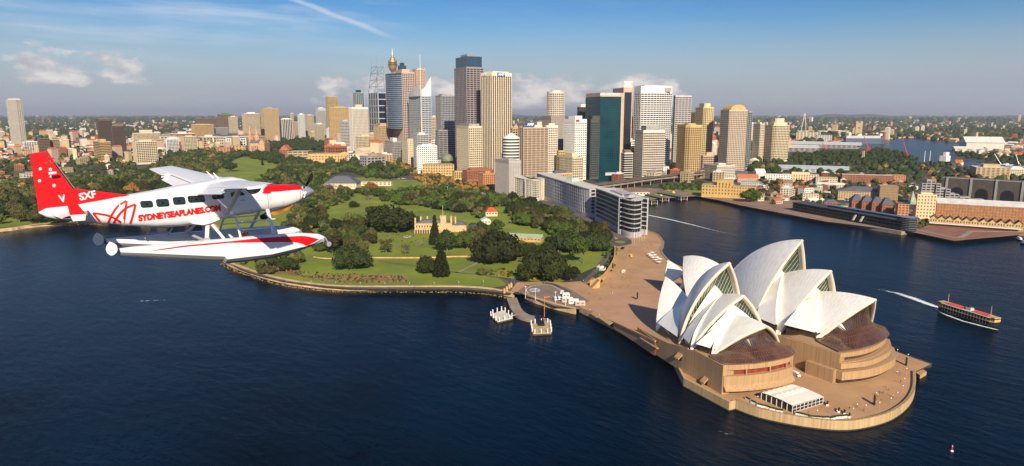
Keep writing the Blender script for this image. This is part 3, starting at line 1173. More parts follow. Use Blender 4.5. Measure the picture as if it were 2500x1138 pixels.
def rect(xl, xc, xr, yb, yt, az=12, z0=LZ, dmin=8, deep=None, wide=None):
    """footprint whose north-east corner stands at column xc, row yb; its east face spans xl..xc and its north face xc..xr"""
    nv = Vector((sin(radians(az)), cos(radians(az)))); ev = Vector((cos(radians(az)), -sin(radians(az))))
    P = Vector(at(xc, yb, z0))
    zt = ztop(P.x, P.y, yt)
    zm = (z0 + zt) / 2
    xq = xc
    for _ in range(4):
        xq += xc - pj(P.x, P.y, zm)[0]
        P = Vector(at(xq, yb, z0))
        zt = ztop(P.x, P.y, yt)
    def solve(d, px, mx=160):
        lo, hi = 0.0, mx
        s0 = pj(P.x, P.y, zm)[0]
        for _ in range(40):
            m = (lo + hi) / 2
            q = P + d * m
            if abs(pj(q.x, q.y, zm)[0] - s0) < abs(px - s0):
                lo = m
            else:
                hi = m
        return lo
    wn_ = solve(-ev, xr) if xr > xc + .5 else (wide or 20)
    de = solve(-nv, xl) if xl < xc - .5 else (deep or 20)
    if wide: wn_ = max(wn_, wide) if xr <= xc + .5 else wn_
    wn_, de = max(wn_, dmin), max(de, dmin)
    return [tuple(P), tuple(P - ev * wn_), tuple(P - ev * wn_ - nv * de), tuple(P - nv * de)], zt, P, nv, ev, wn_, de


def bevel_corner(poly, k):
    """cut the first (north-east) corner"""
    p, a, b, c = [Vector(v) for v in poly]
    q1 = p + (a - p).normalized() * k
    q2 = p + (c - p).normalized() * k
    return [tuple(q1), tuple(a), tuple(b), tuple(c), tuple(q2)]


def roofbits(root, P, c, z, m, roofm=None, hgt=4, frac=.5, par=1.0):
    zb = root.location.z
    R = [tuple(c + (Vector(x) - c) * .985) for x in P]
    MB().prism(R, z - zb - 1.2, z - zb - .15).build('roof', roofm or M_roof, root)
    if hgt:
        Q = [tuple(c + (Vector(x) - c) * frac) for x in P]
        MB().prism(Q, z - zb - .15, z - zb + hgt).build('plant_room', m, root)


def tower(label, xl, xc, xr, yb, yt, az=12, wall=None, glass=None, name='office_tower', cat='tower', group=None, roof=None, plant=4, pf=.5, deep=None, wide=None,
          crown=3.0, plinth=4.0, cut=0, pm=None, **kw):
    wall = wall or M_cream; glass = glass or M_win
    poly, zt, P, nv, ev, wn_, de = rect(xl, xc, xr, yb, yt, az, deep=deep, wide=wide)
    if cut:
        poly = bevel_corner(poly, cut)
    cx = sum(p[0] for p in poly) / len(poly); cy = sum(p[1] for p in poly) / len(poly)
    root = empty(name, label, cat, (cx, cy, LZ), 0, group)
    PP, c, R = facade(root, poly, LZ, zt, wall, glass, crown=crown, plinth=plinth, **kw)
    roofbits(root, PP, c, zt, pm or wall, roof, plant, pf)
    root['_d'] = 0
    del root['_d']
    NBLD.append((xl, xr, yb))
    return root, poly, zt, P, nv, ev, wn_, de


def local(root, x, y, z):
    return (x - root.location.x, y - root.location.y, z - root.location.z)


def text_mesh(s, size, name, m, root, o, ux, uz, extr=.15, bold=.0, align='CENTER', squeeze=1.0):
    """flat lettering: o = anchor, ux = reading direction, uz = up (world vectors)"""
    cu = bpy.data.curves.new('t', 'FONT')
    cu.body = s
    cu.size = size
    cu.align_x = align
    cu.align_y = 'CENTER'
    cu.extrude = extr
    cu.offset = bold
    t = bpy.data.objects.new('t', cu)
    scn.collection.objects.link(t)
    dg = bpy.context.evaluated_depsgraph_get()
    me = bpy.data.meshes.new_from_object(t.evaluated_get(dg))
    bpy.data.objects.remove(t)
    ux, uz = Vector(ux).normalized(), Vector(uz).normalized()
    nn = ux.cross(uz)
    o = Vector(o)
    for v in me.vertices:
        v.co = o + ux * (v.co.x * squeeze) + uz * v.co.y + nn * v.co.z
    me.materials.clear()
    me.materials.append(m)
    ob = bpy.data.objects.new(name, me)
    scn.collection.objects.link(ob)
    ob.parent = root
    return ob


# (label, xl, xc, xr, yb, yt, options)
T = tower
BUCK = 'inner city towers far left'
T('tall cream apartment tower with balconies standing alone at the far left', 22, 46, 60, 362, 243, wall=M_pale, band=.5, bay=5, pier=.18, fl=3.4, name='apartment_tower', plant=5, pf=.75, az=-18)
T('low white office block with square window grid behind the tail fin', 56, 60, 96, 378, 346, wall=M_white, band=.3, bay=6, pier=.25, name='office_block', cat='building', plant=2, az=-18)
T('dull brown slab block behind the top of the tail fin', 95, 97, 123, 386, 338, wall=M_brown, band=.5, pier=.1, name='office_block', cat='building', plant=0, deep=25, az=-18)
T('tan slab block with brown window bands beside the dull brown slab', 123, 124, 147, 384, 340, wall=M_tan, glass=M_dbrown, band=.45, pier=0, name='office_block', cat='building', plant=0, deep=25, az=-18)
T('yellow banded hotel block with round roof room near the raised wing', 229, 246, 272, 396, 346, wall=M_gold, band=.45, pier=0, fl=3.6, name='hotel_block', cat='building', plant=6, pf=.5, az=-4)
T('taller of two dark brown gridded towers left of the park', 239, 243, 276, 372, 291, wall=M_dbrown, band=.3, bay=3, pier=.3, crown=7, pm=M_brown, plant=3, pf=.8, az=-4)
T('shorter of two dark brown gridded towers left of the park', 275, 277, 307, 376, 308, wall=M_dbrown, band=.25, bay=2.5, pier=.35, crown=2, pm=M_brown, plant=8, pf=.8, az=-4)
T('stepped cream apartment block behind the cream balconied slab', 325, 328, 390, 366, 325, wall=M_cream, band=.4, bay=3.5, pier=.35, name='apartment_block', cat='building', plant=12, pf=.5, az=-4)
T('broad cream apartment slab with balcony columns at the park edge', 325, 334, 385, 402, 345, wall=M_cream, band=.4, bay=4, pier=.3, name='apartment_block', cat='building', plant=4, pf=.6, az=-4)
T('white framed block with blue windows beside the dark park trees', 405, 408, 435, 376, 339, wall=M_white, glass=M_blue, band=.25, bay=3.5, pier=.25, name='office_block', cat='building', plant=0, az=-4)
T('cream block with stepped balconies near the cathedral wing', 443, 450, 481, 374, 333, wall=M_cream, band=.45, bay=4, pier=.25, name='apartment_block', cat='building', plant=3, az=-4)
T('wide yellowish apartment block left of the brown tower', 468, 474, 523, 352, 304, wall=M_gold, band=.4, bay=4, pier=.35, name='apartment_block', cat='building', plant=2, pf=.7, az=-4)
T('distant reddish brown wide block on the skyline', 477, 480, 530, 322, 289, wall=M_brown, band=.3, pier=.3, name='office_block', cat='building', plant=0, bay=6, az=-4)
T('brown office tower with green box on its roof', 533, 540, 574, 345, 279, wall=M_brown, band=.4, bay=3, pier=.35, pm=mat('green_plant_box', (.02, .25, .12), .6), plant=8, pf=.5, az=-4)
T('grey office block with chequered panels', 524, 530, 559, 350, 311, wall=M_grey, glass=M_blue, band=.35, bay=3, pier=.4, name='office_block', cat='building', plant=0, az=-4)
T('slim cream tower in front of the brown green-topped tower', 560, 566, 582, 358, 285, wall=M_cream, band=.5, bay=4, pier=.15, az=-4)
T('broad cream residential tower with white roof box', 593, 600, 636, 356, 277, wall=M_cream, band=.4, bay=3.5, pier=.28, name='apartment_tower', pm=M_white, plant=5, az=-4)
T('big square tan office tower with fine grid above the parkland', 638, 646, 682, 352, 264, wall=M_tan, glass=M_brown, band=.4, bay=2.6, pier=.45, plant=4, pf=.3, az=-4)
T('black and white striped tower right of the tan gridded one', 684, 690, 714, 350, 290, wall=M_white, glass=M_black, band=0, bay=6, pier=.35, plinth=0, plant=3, pf=.6, az=-4)
T('small pinkish block beside the black and white tower', 713, 716, 729, 344, 297, wall=M_pink, band=.4, bay=3, pier=.4, name='office_block', cat='building', plant=0, az=-4)
T('thin pale tower rising behind the small pinkish block', 709, 711, 718, 330, 277, wall=M_cream, band=.3, bay=4, pier=.4, az=-4)
T('cream tower with a green glass stripe', 728, 734, 745, 345, 279, wall=M_white, glass=M_teal, band=.3, bay=4, pier=.4, plant=5, az=-4)
T('cream tower with balconies left of the stepped glass block', 745, 752, 767, 342, 281, wall=M_cream, band=.4, bay=4, pier=.25, name='apartment_tower', az=-4)
T('stepped cream block with round white top', 768, 776, 792, 352, 303, wall=M_cream, band=.4, bay=3.5, pier=.2, name='office_block', cat='building', pm=M_white, plant=5, az=-4)
T('pale grey tower with white crown left of the tan slab', 772, 778, 796, 336, 264, wall=M_lgrey, band=.35, bay=3, pier=.4, crown=16, pm=M_white, az=-4)
T('tall tan slab tower with a punched window grid at its top', 797, 804, 827, 360, 235, wall=M_tan, band=.45, bay=3, pier=.45, crown=5, plant=0, az=-4)
T('wide tan office tower with brown window bands', 805, 806, 855, 364, 262, wall=M_gold, glass=M_brown, band=.55, pier=.1, bay=9, plant=4, deep=30, az=-4)
T('small grey and white banded block in front of the wide tan tower', 832, 835, 856, 380, 295, wall=M_lgrey, band=.5, bay=4, pier=.15, name='office_block', cat='building', az=-4)
T('narrow pink blank walled block between two office towers', 817, 824, 832, 378, 326, wall=M_pink, band=.9, pier=.9, name='office_block', cat='building', plant=0, az=-4)
T('brown and white vertically striped tower with a domed white top', 854, 862, 900, 386, 262, wall=M_white, glass=M_brown, band=.15, bay=3.4, pier=.35, crown=6, pm=M_cream, plant=9, pf=.4, az=-4)
T('cream gridded block at the foot of the striped tower', 870, 876, 913, 392, 332, wall=M_cream, band=.35, bay=3.2, pier=.4, name='office_block', cat='building', az=-4)
T('narrow orange block next to the yellow trees', 902, 904, 914, 398, 339, wall=M_obrick, band=.5, pier=.4, name='office_block', cat='building', plant=0)
T('olive tan office block with vertical ribs and roof box', 913, 926, 958, 392, 306, wall=M_tan, glass=M_dbrown, band=.3, bay=3, pier=.4, plant=6, pf=.6)
T('grey block with white pyramid roof beside the avenue', 940, 960, 982, 398, 346, wall=M_grey, band=.4, bay=3.5, pier=.3, name='office_block', cat='building', plant=10, pf=.4, pm=M_wroof)
T('cream blank sided block beside the avenue trees', 982, 996, 1010, 404, 339, wall=M_cream, band=.8, pier=.5, name='office_block', cat='building', plant=0)
T('white and grey stepped office block behind the domed sandstone building', 1010, 1020, 1047, 414, 328, wall=M_lgrey, band=.45, bay=5, pier=.15, name='office_block', cat='building', pm=M_white)
T('white block with small square windows at the avenue corner', 1018, 1020, 1067, 424, 356, wall=M_white, band=.55, bay=3.6, pier=.5, name='office_block', cat='building', plant=4)
T('taller white block behind the square windowed white block', 1048, 1054, 1090, 408, 342, wall=M_pale, band=.55, bay=5, pier=.4, name='office_block', cat='building', plant=4)
T('pale tower seen between the sail topped and dark glass towers', 1052, 1054, 1068, 382, 285, wall=M_cream, band=.4, bay=4, pier=.3)
T('dark grey tower with a blue glass panel', 1065, 1078, 1111, 402, 233, wall=M_grey, glass=M_blue, band=.35, bay=3.4, pier=.35, crown=3, plant=4, pf=.7)
T('dark low block under the dark grey tower', 1065, 1072, 1112, 410, 318, wall=M_grey, glass=M_dark, band=.45, bay=8, pier=.1, name='office_block', cat='building', plant=0)
# tall grey tower with blue glass crown
R_, poly, zt, P, nv, ev, wn_, de = T('tall grey granite tower with blue glass crown, highest of the office towers', 1111, 1140, 1181, 426, 163, wall=mat('mauve_granite', (.26, .22, .23), .6, .08, .2), glass=M_dark, band=.45, bay=6, pier=.3, crown=4, plant=0)
cc = Vector((sum(p[0] for p in poly) / 4, sum(p[1] for p in poly) / 4))
g = MB(); g.prism([tuple(Vector(local(R_, *(cc + (Vector(p) - cc) * .9), 0)[:2])) for p in poly], zt - LZ, zt - LZ + 24); g.build('glass_crown', M_blue, R_)
g = MB(); g.prism([tuple(Vector(local(R_, *(cc + (Vector(p) - cc) * .55), 0)[:2])) for p in poly], zt - LZ + 24, zt - LZ + 30); g.build('crown_top', M_steel, R_)
T('cream hotel tower with square windows below the grey granite tower', 1116, 1145, 1177, 440, 308, wall=M_cream, band=.45, bay=3.3, pier=.45, crown=5, pm=M_grey, plant=5, pf=.8, name='hotel_tower')
R_, poly, zt, P, nv, ev, wn_, de = T('tall white and black vertically striped tower with rooftop sign', 1175, 1202, 1249, 434, 177, wall=mat('white_mullion', (.78, .68, .52), .6, .05, .2), glass=M_dbrown, band=.05, bay=4.6, pier=.38, dep=.45, crown=7, plant=3, pf=.8, az=2)
q = P - ev * wn_ * .45 + nv * 1.2
text_mesh('AMP', 9, 'sign_lettering', M_white, R_, local(R_, q.x, q.y, zt - 4), (-ev.x, -ev.y, 0), (0, 0, 1), .3, .15)
MB().obox(local(R_, *(P - ev * wn_ * .25), 0)[:2], tuple(-ev * wn_ * .4), tuple(nv * 1.0), zt - LZ - 8.5, zt - LZ + .5).build('sign_board', M_bluep, R_)
q = P + ev * 1.3 - nv * de * .65
text_mesh('AMP', 9, 'sign_lettering', M_white, R_, local(R_, q.x, q.y, zt - 4), (-(-nv).x, -(-nv).y, 0), (0, 0, 1), .3, .15)
T('red brick terrace of the old treasury below the cream hotel tower', 1130, 1140, 1205, 444, 416, wall=M_brick, band=.4, bay=4, pier=.5, name='brick_building', cat='building', plant=3, roof=M_terra, pf=.7)
T('brown brick building with small cupola by the autumn trees', 1167, 1180, 1209, 460, 424, wall=M_obrick, band=.4, bay=4, pier=.5, name='brick_building', cat='building', plant=4, pf=.4)
T('yellow columned civic building between dome and red brick', 1104, 1110, 1128, 441, 418, wall=M_gold, band=.2, bay=4, pier=.5, name='civic_building', cat='building', plant=0)
R1 = T('grey windowless ribbed block at the garden edge', 1209, 1243, 1271, 482, 392, wall=mat('ribbed_concrete', (.38, .35, .34), .8, .1, .2), glass=M_grey, band=0, bay=2.4, pier=.55, plinth=0, crown=5, name='ribbed_building', cat='building', plant=2)
T('tan block hidden behind the round balconied tower', 1248, 1252, 1270, 444, 312, wall=M_tan, band=.4, bay=4, pier=.4)
R_, poly, zt, P, nv, ev, wn_, de = T('grey office tower with blue rooftop sign near the quay', 1265, 1278, 1338, 446, 311, wall=mat('tan_mullion', (.46, .40, .33), .7, .08, .2), glass=M_brown, band=.2, bay=7, pier=.16, crown=2.5, plant=4, pf=.6, pm=M_pale)
q = P - ev * wn_ * .22 + nv * .5
MB().obox(local(R_, *(P - ev * wn_ * .1), 0)[:2], tuple(-ev * wn_ * .34), tuple(nv * .4), zt - LZ + .5, zt - LZ + 11).build('sign_board', M_bluep, R_)
q = P - ev * wn_ * .27 + nv * .8
text_mesh('AMP', 8, 'sign_lettering', M_white, R_, local(R_, q.x, q.y, zt + 5.5), (-ev.x, -ev.y, 0), (0, 0, 1), .3, .2)
T('white gridded block right of the grey office tower', 1330, 1334, 1361, 438, 306, wall=M_pale, glass=M_dbrown, band=.45, bay=3.2, pier=.4, crown=6)
T('grey tower standing beneath the round tower', 1323, 1345, 1378, 428, 283, wall=mat('taupe_panel', (.28, .24, .21), .7, .1, .2), glass=M_grey, band=.3, bay=3, pier=.5, crown=9, plant=0)
R_, poly, zt, P, nv, ev, wn_, de = T('white hotel tower with small windows and red sign', 1376, 1403, 1431, 440, 291, wall=M_white, glass=M_dark, band=.55, bay=3.4, pier=.5, crown=8, name='hotel_tower', plant=7, pf=.6)
MB().obox(local(R_, *(P - ev * wn_ * .05), 0)[:2], tuple(-ev * wn_ * .3), tuple(nv * .9), zt - LZ - 6, zt - LZ - 1).build('sign_mark', M_red, R_)
T('dark banded tower peeking over the white hotel', 1411, 1413, 1436, 430, 261, wall=M_dbrown, glass=M_dark, band=.4, pier=.1, pm=M_white, plant=6)
T('cream gridded block stepping down beside the green glass tower', 1366, 1398, 1423, 446, 384, wall=M_cream, glass=M_dbrown, band=.4, bay=4, pier=.35, name='office_block', cat='building', plant=8, pf=.55)
T('small yellow block squeezed beside the white hotel', 1361, 1364, 1378, 440, 368, wall=M_gold, band=.5, pier=.4, name='office_block', cat='building', plant=0)
T('yellow sandstone customs building on the quay', 1337, 1344, 1396, 462, 424, wall=M_gold, band=.3, bay=4.5, pier=.45, name='civic_building', cat='building', plant=5, pf=.6, pm=M_slate)
# green mirror glass tower
R_, poly, zt, P, nv, ev, wn_, de = T('teal mirror glass tower with tan side frame by the quay', 1428, 1464, 1514, 444, 236, wall=mat('teal_mullion', (.01, .05, .06), .3, 0), glass=M_teal, band=.07, bay=3.4, pier=.06, dep=.15, crown=.5, plinth=1, plant=0, az=20)
gg = MB()
L0 = Vector(local(R_, P.x, P.y, 0)[:2])
gg.obox(tuple(L0 - ev * (wn_ + 5)), tuple(ev * 4.8), tuple(-nv * de), 0, zt - LZ + 8)
gg.obox(tuple(L0 - nv * (de - 1) - ev * (wn_ + 1)), tuple(ev * (wn_ + 1)), tuple(nv * (de - 2)), zt - LZ + .2, zt - LZ + 8)
gg.build('side_frame', M_pink, R_)
q = P - ev * wn_ * .45 - nv * .6
text_mesh('AXA AUSTRALIA', 6.5, 'sign_lettering', M_white, R_, local(R_, q.x, q.y, zt + 4.5), (-ev.x, -ev.y, 0), (0, 0, 1), .4, .12, squeeze=.95)
MB().obox(tuple(L0 - ev * wn_ * .3 + nv * .5), tuple(-ev * wn_ * .5), tuple(nv * 1.5), 13, 19).build('entrance_canopy', M_lgrey, R_)
R_, poly, zt, P, nv, ev, wn_, de = T('dark blue glass tower with orange and white rooftop sign', 1494, 1520, 1541, 432, 214, wall=M_pink, glass=M_dark, band=0, bay=16, pier=.22, crown=10, plinth=0, plant=0, az=24)
MB().obox(local(R_, *(P + nv * .5 + ev * 1), 0)[:2], tuple(-ev * wn_), tuple(-nv * 3), zt - LZ + 1, zt - LZ + 14).build('sign_board', M_white, R_)
for f in (.06, .84):
    MB().obox(local(R_, *(P + nv * 1.0 + ev * 1 - ev * wn_ * f), 0)[:2], tuple(-ev * wn_ * .12), tuple(nv * .4), zt - LZ + 5, zt - LZ + 12).build('sign_mark', M_yellow, R_)
T('narrow tan ribbed tower right of the dark blue glass tower', 1536, 1538, 1550, 424, 291, wall=M_tan, band=.3, bay=3, pier=.5, az=24)
T('small white stepped office block under the narrow tan tower', 1521, 1526, 1549, 430, 342, wall=M_white, band=.4, bay=5, pier=.2, name='office_block', cat='building', plant=4, az=24)
T('brown banded block with curved corner beside the teal tower', 1517, 1524, 1544, 444, 373, wall=M_pale, glass=M_dark, band=.35, pier=0, name='office_block', cat='building', plant=3, pf=.8, pm=M_brown, az=24)
T('brown block with dark roof left of the white banded tower', 1520, 1523, 1550, 436, 366, wall=M_brown, band=.6, pier=.3, name='office_block', cat='building', plant=0, az=24)
# great white curved tower
PW = []
R0, poly, zt, P, nv, ev, wn_, de = rect(1546, 1562, 1637, 428, 210, 18)[0:1] + rect(1546, 1562, 1637, 428, 210, 18)[0:1] + rect(1546, 1562, 1637, 428, 210, 18)[1:]
for k in range(13):
    t = k / 12
    b_ = 11 * sin(pi * t)
    q = P - ev * wn_ * t + nv * b_
    PW.append((q.x, q.y))
PW = PW + [tuple(P - ev * wn_ - nv * de), tuple(P - nv * de)]
c_ = (sum(p[0] for p in PW) / len(PW), sum(p[1] for p in PW) / len(PW))
R_ = empty('office_tower', 'broad white tower with bowed front and thin dark window bands', 'tower', (c_[0], c_[1], LZ))
PP, c, _ = facade(R_, PW, LZ, zt, mat('white_spandrel', (.72, .70, .68), .5, .05, .2), M_dark, fl=3.7, band=.45, bay=6, pier=.14, crown=17, plinth=5)
roofbits(R_, PP, c, zt, M_lgrey, None, 2, .8)
q = P - ev * wn_ * .68 + nv * 10.0
MB().obox(local(R_, q.x, q.y, 0)[:2], tuple(-ev * 17), tuple(nv * 1.2), zt - LZ - 13, zt - LZ - 4).build('roof_opening', M_grey, R_)
R_, poly, zt, P, nv, ev, wn_, de = T('brown and white banded office tower in front of the bowed white one', 1549, 1569, 1621, 442, 318, wall=M_pale, glass=M_dbrown, band=.4, bay=3, pier=.1, crown=6, pm=M_grey, plant=9, pf=.6, az=24)
T('grey banded tower right of the bowed white tower', 1641, 1646, 1684, 420, 233, wall=M_lgrey, glass=M_dbrown, band=.4, bay=6, pier=.16, crown=4, plant=0, az=24)
T('dark low tower behind the gold residential tower', 1683, 1685, 1695, 400, 274, wall=M_dbrown, band=.2, pier=.2, plant=0, az=24)
T('tan gold tower with dark glass flank beside the expressway', 1652, 1676, 1711, 436, 305, wall=M_gold, glass=M_dbrown, band=.25, bay=3.4, pier=.4, cut=7, crown=6, plant=3, az=24)
R_, poly, zt, P, nv, ev, wn_, de = T('golden residential tower with stepped crown', 1695, 1717, 1739, 414, 262, wall=mat('yellow_cream_stone', (.66, .52, .26), .7, .1, .2), glass=M_dbrown, band=.35, bay=3.6, pier=.4, cut=6, crown=3, plant=10, pf=.62, name='apartment_tower', az=24)
T('pink and cream stepped apartments under the golden tower', 1711, 1716, 1753, 418, 380, wall=M_pink, band=.4, bay=4, pier=.3, name='apartment_block', cat='building', plant=8, pf=.5, az=24)
R_, poly, zt, P, nv, ev, wn_, de = T('large hotel tower with arched roof and square window grid', 1756, 1777, 1821, 422, 268, wall=mat('beige_grid', (.50, .42, .33), .75, .1, .2), glass=M_dbrown, band=.4, bay=3.4, pier=.42, crown=4, plant=0, name='hotel_tower', az=24)
g = MB(); rows = []
for k in range(13):
    t = pi * k / 12
    q = P - ev * wn_ * (.5 - .42 * cos(t)) - nv * 1
    q2 = q - nv * (de - 2)
    z = zt - LZ + 12 * sin(t)
    a, b = local(R_, q.x, q.y, 0), local(R_, q2.x, q2.y, 0)
    rows.append([(a[0], a[1], z), (b[0], b[1], z)])
g.grid(rows)
g.add([r[0] for r in rows], [tuple(range(len(rows)))]); g.add([r[1] for r in rows], [tuple(range(len(rows) - 1, -1, -1))])
g.build('arched_roof', M_gold, R_)
T('narrow grey green tower attached behind the arched hotel tower', 1822, 1824, 1833, 414, 272, wall=M_grey, glass=M_teal, band=.3, pier=.2, plant=0, deep=25, az=24)
T('cream and brick slab tower with small green roof', 1837, 1854, 1864, 396, 302, wall=M_cream, band=.5, bay=4, pier=.4, plant=4, name='apartment_tower', az=24)
R_, poly, zt, P, nv, ev, wn_, de = T('cream balconied apartment tower with stepped top at the right edge of the skyline', 1866, 1888, 1925, 396, 306, wall=mat('warm_cream', (.62, .53, .36), .75, .1, .2), glass=M_win, band=.42, bay=3.6, pier=.3, cut=7, crown=2, plant=8, pf=.8, name='apartment_tower', az=24)
cc = Vector((sum(p[0] for p in poly) / 5, sum(p[1] for p in poly) / 5))
g = MB(); g.prism([tuple(Vector(local(R_, *(cc + (Vector(p) - cc) * .55), 0)[:2])) for p in poly], zt - LZ + 8, zt - LZ + 20); g.build('upper_storeys', M_cream, R_)
T('white brown terraced apartment block behind the tan museum', 1718, 1750, 1794, 440, 404, wall=M_pale, glass=M_dbrown, band=.4, bay=5, pier=.2, name='apartment_block', cat='building', plant=3, pf=.4, az=24)

# behind the front rank
R_, poly, zt, P, nv, ev, wn_, de = T('very distant thin green glass tower between two front towers', 864, 872, 890, 342, 226, wall=M_lgrey, glass=M_teal, band=.2, pier=.2, bay=8, plant=14, pf=.5, pm=M_teal, az=-4)
T('pink granite tower behind the sail topped tower', 1010, 1018, 1040, 384, 168, wall=M_pink, glass=M_brown, band=.4, bay=3.6, pier=.3, crown=4, plant=3)
# pink tower with rounded blue glass bay, stepped crown and spire
R_, poly, zt, P, nv, ev, wn_, de = T('pink granite tower with rounded blue glass bay and spire', 957, 984, 1014, 396, 176, wall=M_pink, glass=M_blue, band=.35, bay=4, pier=.35, crown=4, plant=10, pf=.6, cut=0)
g = MB()
c0 = Vector(local(R_, *(P - nv * de * .5 + ev * 0), 0)[:2])
rad = de * .5
pr = []
for k in range(15):
    t = -pi / 2 + pi * k / 14
    q = c0 + ev * (rad * .55 * cos(t)) + nv * (rad * .96 * sin(t))
    pr.append(tuple(q))
g.prism(pr + [tuple(c0 - ev * 2 + nv * rad * .96), tuple(c0 - ev * 2 - nv * rad * .96)][0:0] + [], (zt - LZ) * .38, zt - LZ - 3); g.build('glass_bay', M_blue, R_)
g = MB()
for k in range(28):
    z = (zt - LZ) * .38 + (zt - LZ) * .6 * k / 28
    g.prism([tuple(c0 + (Vector(p) - c0) * 1.02) for p in pr], z, z + .8)
g.build('bay_bands', M_lgrey, R_)
ctr = Vector((0, 0))
g = MB(); g.prism([(-9, -9), (9, -9), (9, 9), (-9, 9)], zt - LZ + 10, zt - LZ + 22); g.prism([(-5, -5), (5, -5), (5, 5), (-5, 5)], zt - LZ + 22, zt - LZ + 30); g.build('stepped_crown', M_blue, R_)
MB().tube((0, 0, zt - LZ + 30), (0, 0, zt - LZ + 52), .9, .15, 6).build('spire', M_steel, R_)
# sail topped tower with tall mast
R_, poly, zt, P, nv, ev, wn_, de = T('pale tower with curved white glass sails and a tall mast', 1000, 1031, 1054, 404, 232, wall=M_lgrey, glass=M_blue, band=.5, bay=8, pier=.12, crown=1, plant=0)
Lp = Vector(local(R_, P.x, P.y, 0)[:2])
rows = []
for k in range(11):
    t = k / 10
    q = Lp - nv * de * (1 - t) + ev * (1.2 + 2.5 * sin(pi * t))
    rows.append([(q.x, q.y, zt - LZ - 3), (q.x, q.y, zt - LZ + 8 + 30 * t ** 1.6)])
solidify(MB().grid(rows).build('glass_sail', M_wroof, R_), .6)
rows = []
for k in range(9):
    t = k / 8
    q = Lp - ev * wn_ * t + nv * 1.2
    rows.append([(q.x, q.y, zt - LZ - 3), (q.x, q.y, zt - LZ + 14 + 36 * t ** 1.5)])
solidify(MB().grid(rows).build('glass_sail', M_wroof, R_), .6)
m0 = Lp + ev * 3 + nv * 3
zm_ = ztop(P.x, P.y, 132) - LZ
MB().tube((m0.x, m0.y, 0), (m0.x, m0.y, zm_), 1.2, .5, 8).build('mast', M_white, R_)
MB().obox(tuple(m0 + ev * .9), tuple(ev * 1.2), tuple(-nv * 2.5), 30, (zt - LZ) * .62).build('red_strip', M_orange, R_)
# lattice topped tower
R_, poly, zt, P, nv, ev, wn_, de = T('grey tower with sloping east wall and open steel lattice roof', 902, 925, 945, 386, 226, wall=M_lgrey, glass=mat('navy_glass', (.012, .02, .05), .15, 0), band=.12, bay=20, pier=.14, fl=15, crown=2, plant=0)
Lp = Vector(local(R_, P.x, P.y, 0)[:2]); c1 = Lp - nv * de
g = MB()
a_, b_, c2_, d2_ = (c1.x, c1.y, zt - LZ), (Lp.x, Lp.y, zt - LZ), (Lp.x, Lp.y, 0), (c1.x - nv.x * 22, c1.y - nv.y * 22, 0)
gz = [(c1.x, c1.y, 0), (c1.x, c1.y, zt - LZ), d2_]
w3 = Vector((-ev.x * wn_, -ev.y * wn_, 0))
g.add([Vector(p) for p in gz] + [Vector(p) + w3 for p in gz], [(0, 1, 2), (5, 4, 3), (1, 4, 5, 2), (0, 3, 4, 1)])
g.build('sloping_wall', M_lgrey, R_)
zl = ztop(P.x, P.y, 162) - LZ
g = MB()
lv = 4
for k in range(lv + 1):
    z = zt - LZ + (zl - zt + LZ) * k / lv
    f = k / lv
    p1, p2 = c1.lerp(Lp, .2 * f + .25 * f), Lp
    for off in (Vector((0, 0)), -ev * wn_ * .8):
        A, B = p1 + off, p2 + off
        if k < 5:
            g.bar((A.x, A.y, z), (B.x, B.y, z), 1.0, 1.2)
        if k < lv:
            z2 = zt - LZ + (zl - zt + LZ) * (k + 1) / lv
            A2 = c1.lerp(Lp, .45 * (k + 1) / lv) + off
            g.bar((A.x, A.y, z), (A2.x, A2.y, z2), 1.1, 1.1)
            g.bar((B.x, B.y, z), (B.x, B.y, z2), 1.1, 1.1)
            g.bar((A.x, A.y, z), (B.x, B.y, z2), .8, .8) if k % 2 else g.bar((B.x, B.y, z), (A2.x, A2.y, z2), .8, .8)
    A, B = p1, p1 - ev * wn_ * .8
    g.bar((A.x, A.y, z), (B.x, B.y, z), 1, 1)
    A, B = p2, p2 - ev * wn_ * .8
    g.bar((A.x, A.y, z), (B.x, B.y, z), 1, 1)
g.build('roof_lattice', M_steel, R_)
for off in (c1.lerp(Lp, .45), Lp):
    MB().tube((off.x, off.y, zl), (off.x, off.y, zl + 38), .5, .15, 5).build('antenna', M_steel, R_)
T('grey flank tower joined to the lattice topped tower', 945, 947, 958, 384, 214, wall=M_lgrey, glass=M_grey, band=.1, pier=.5, bay=4, plant=0, deep=25)

# golden observation tower
q = Vector(at(965, 372))
st = empty('observation_tower', 'slender tower with golden turret and white spire above the city', 'tower', (q.x, q.y, LZ))
def zr(py):
    return ztop(q.x, q.y, py) - LZ
px2m = (Vector((q.x, q.y)) - Vector((CX, CY))).length / FPX
MB().tube((0, 0, 0), (0, 0, zr(177)), 3.5 * px2m, 3.0 * px2m, 12).build('shaft', M_tan, st)
pr = [(3, 178), (5, 175), (9.5, 168), (11.2, 160), (11.2, 157), (10, 156), (10, 153), (11, 152), (10.6, 147), (7, 146), (6.5, 142), (3.5, 140), (3, 136), (1.6, 135)]
MB().lathe([(r * .92 * px2m, zr(y)) for r, y in pr], n=24).build('turret', mat('gold_anodised', (.46, .30, .12), .4, .1, .5, metal=.5), st, False)
for r, y in ((11.35, 158.6), (10.15, 154.5)):
    MB().lathe([(r * px2m, zr(y + .8)), (r * px2m, zr(y - .8))], n=24).build('turret_windows', M_dark, st)
MB().tube((0, 0, zr(136)), (0, 0, zr(118)), 1.3 * px2m, .3 * px2m, 8).build('spire', M_white, st)


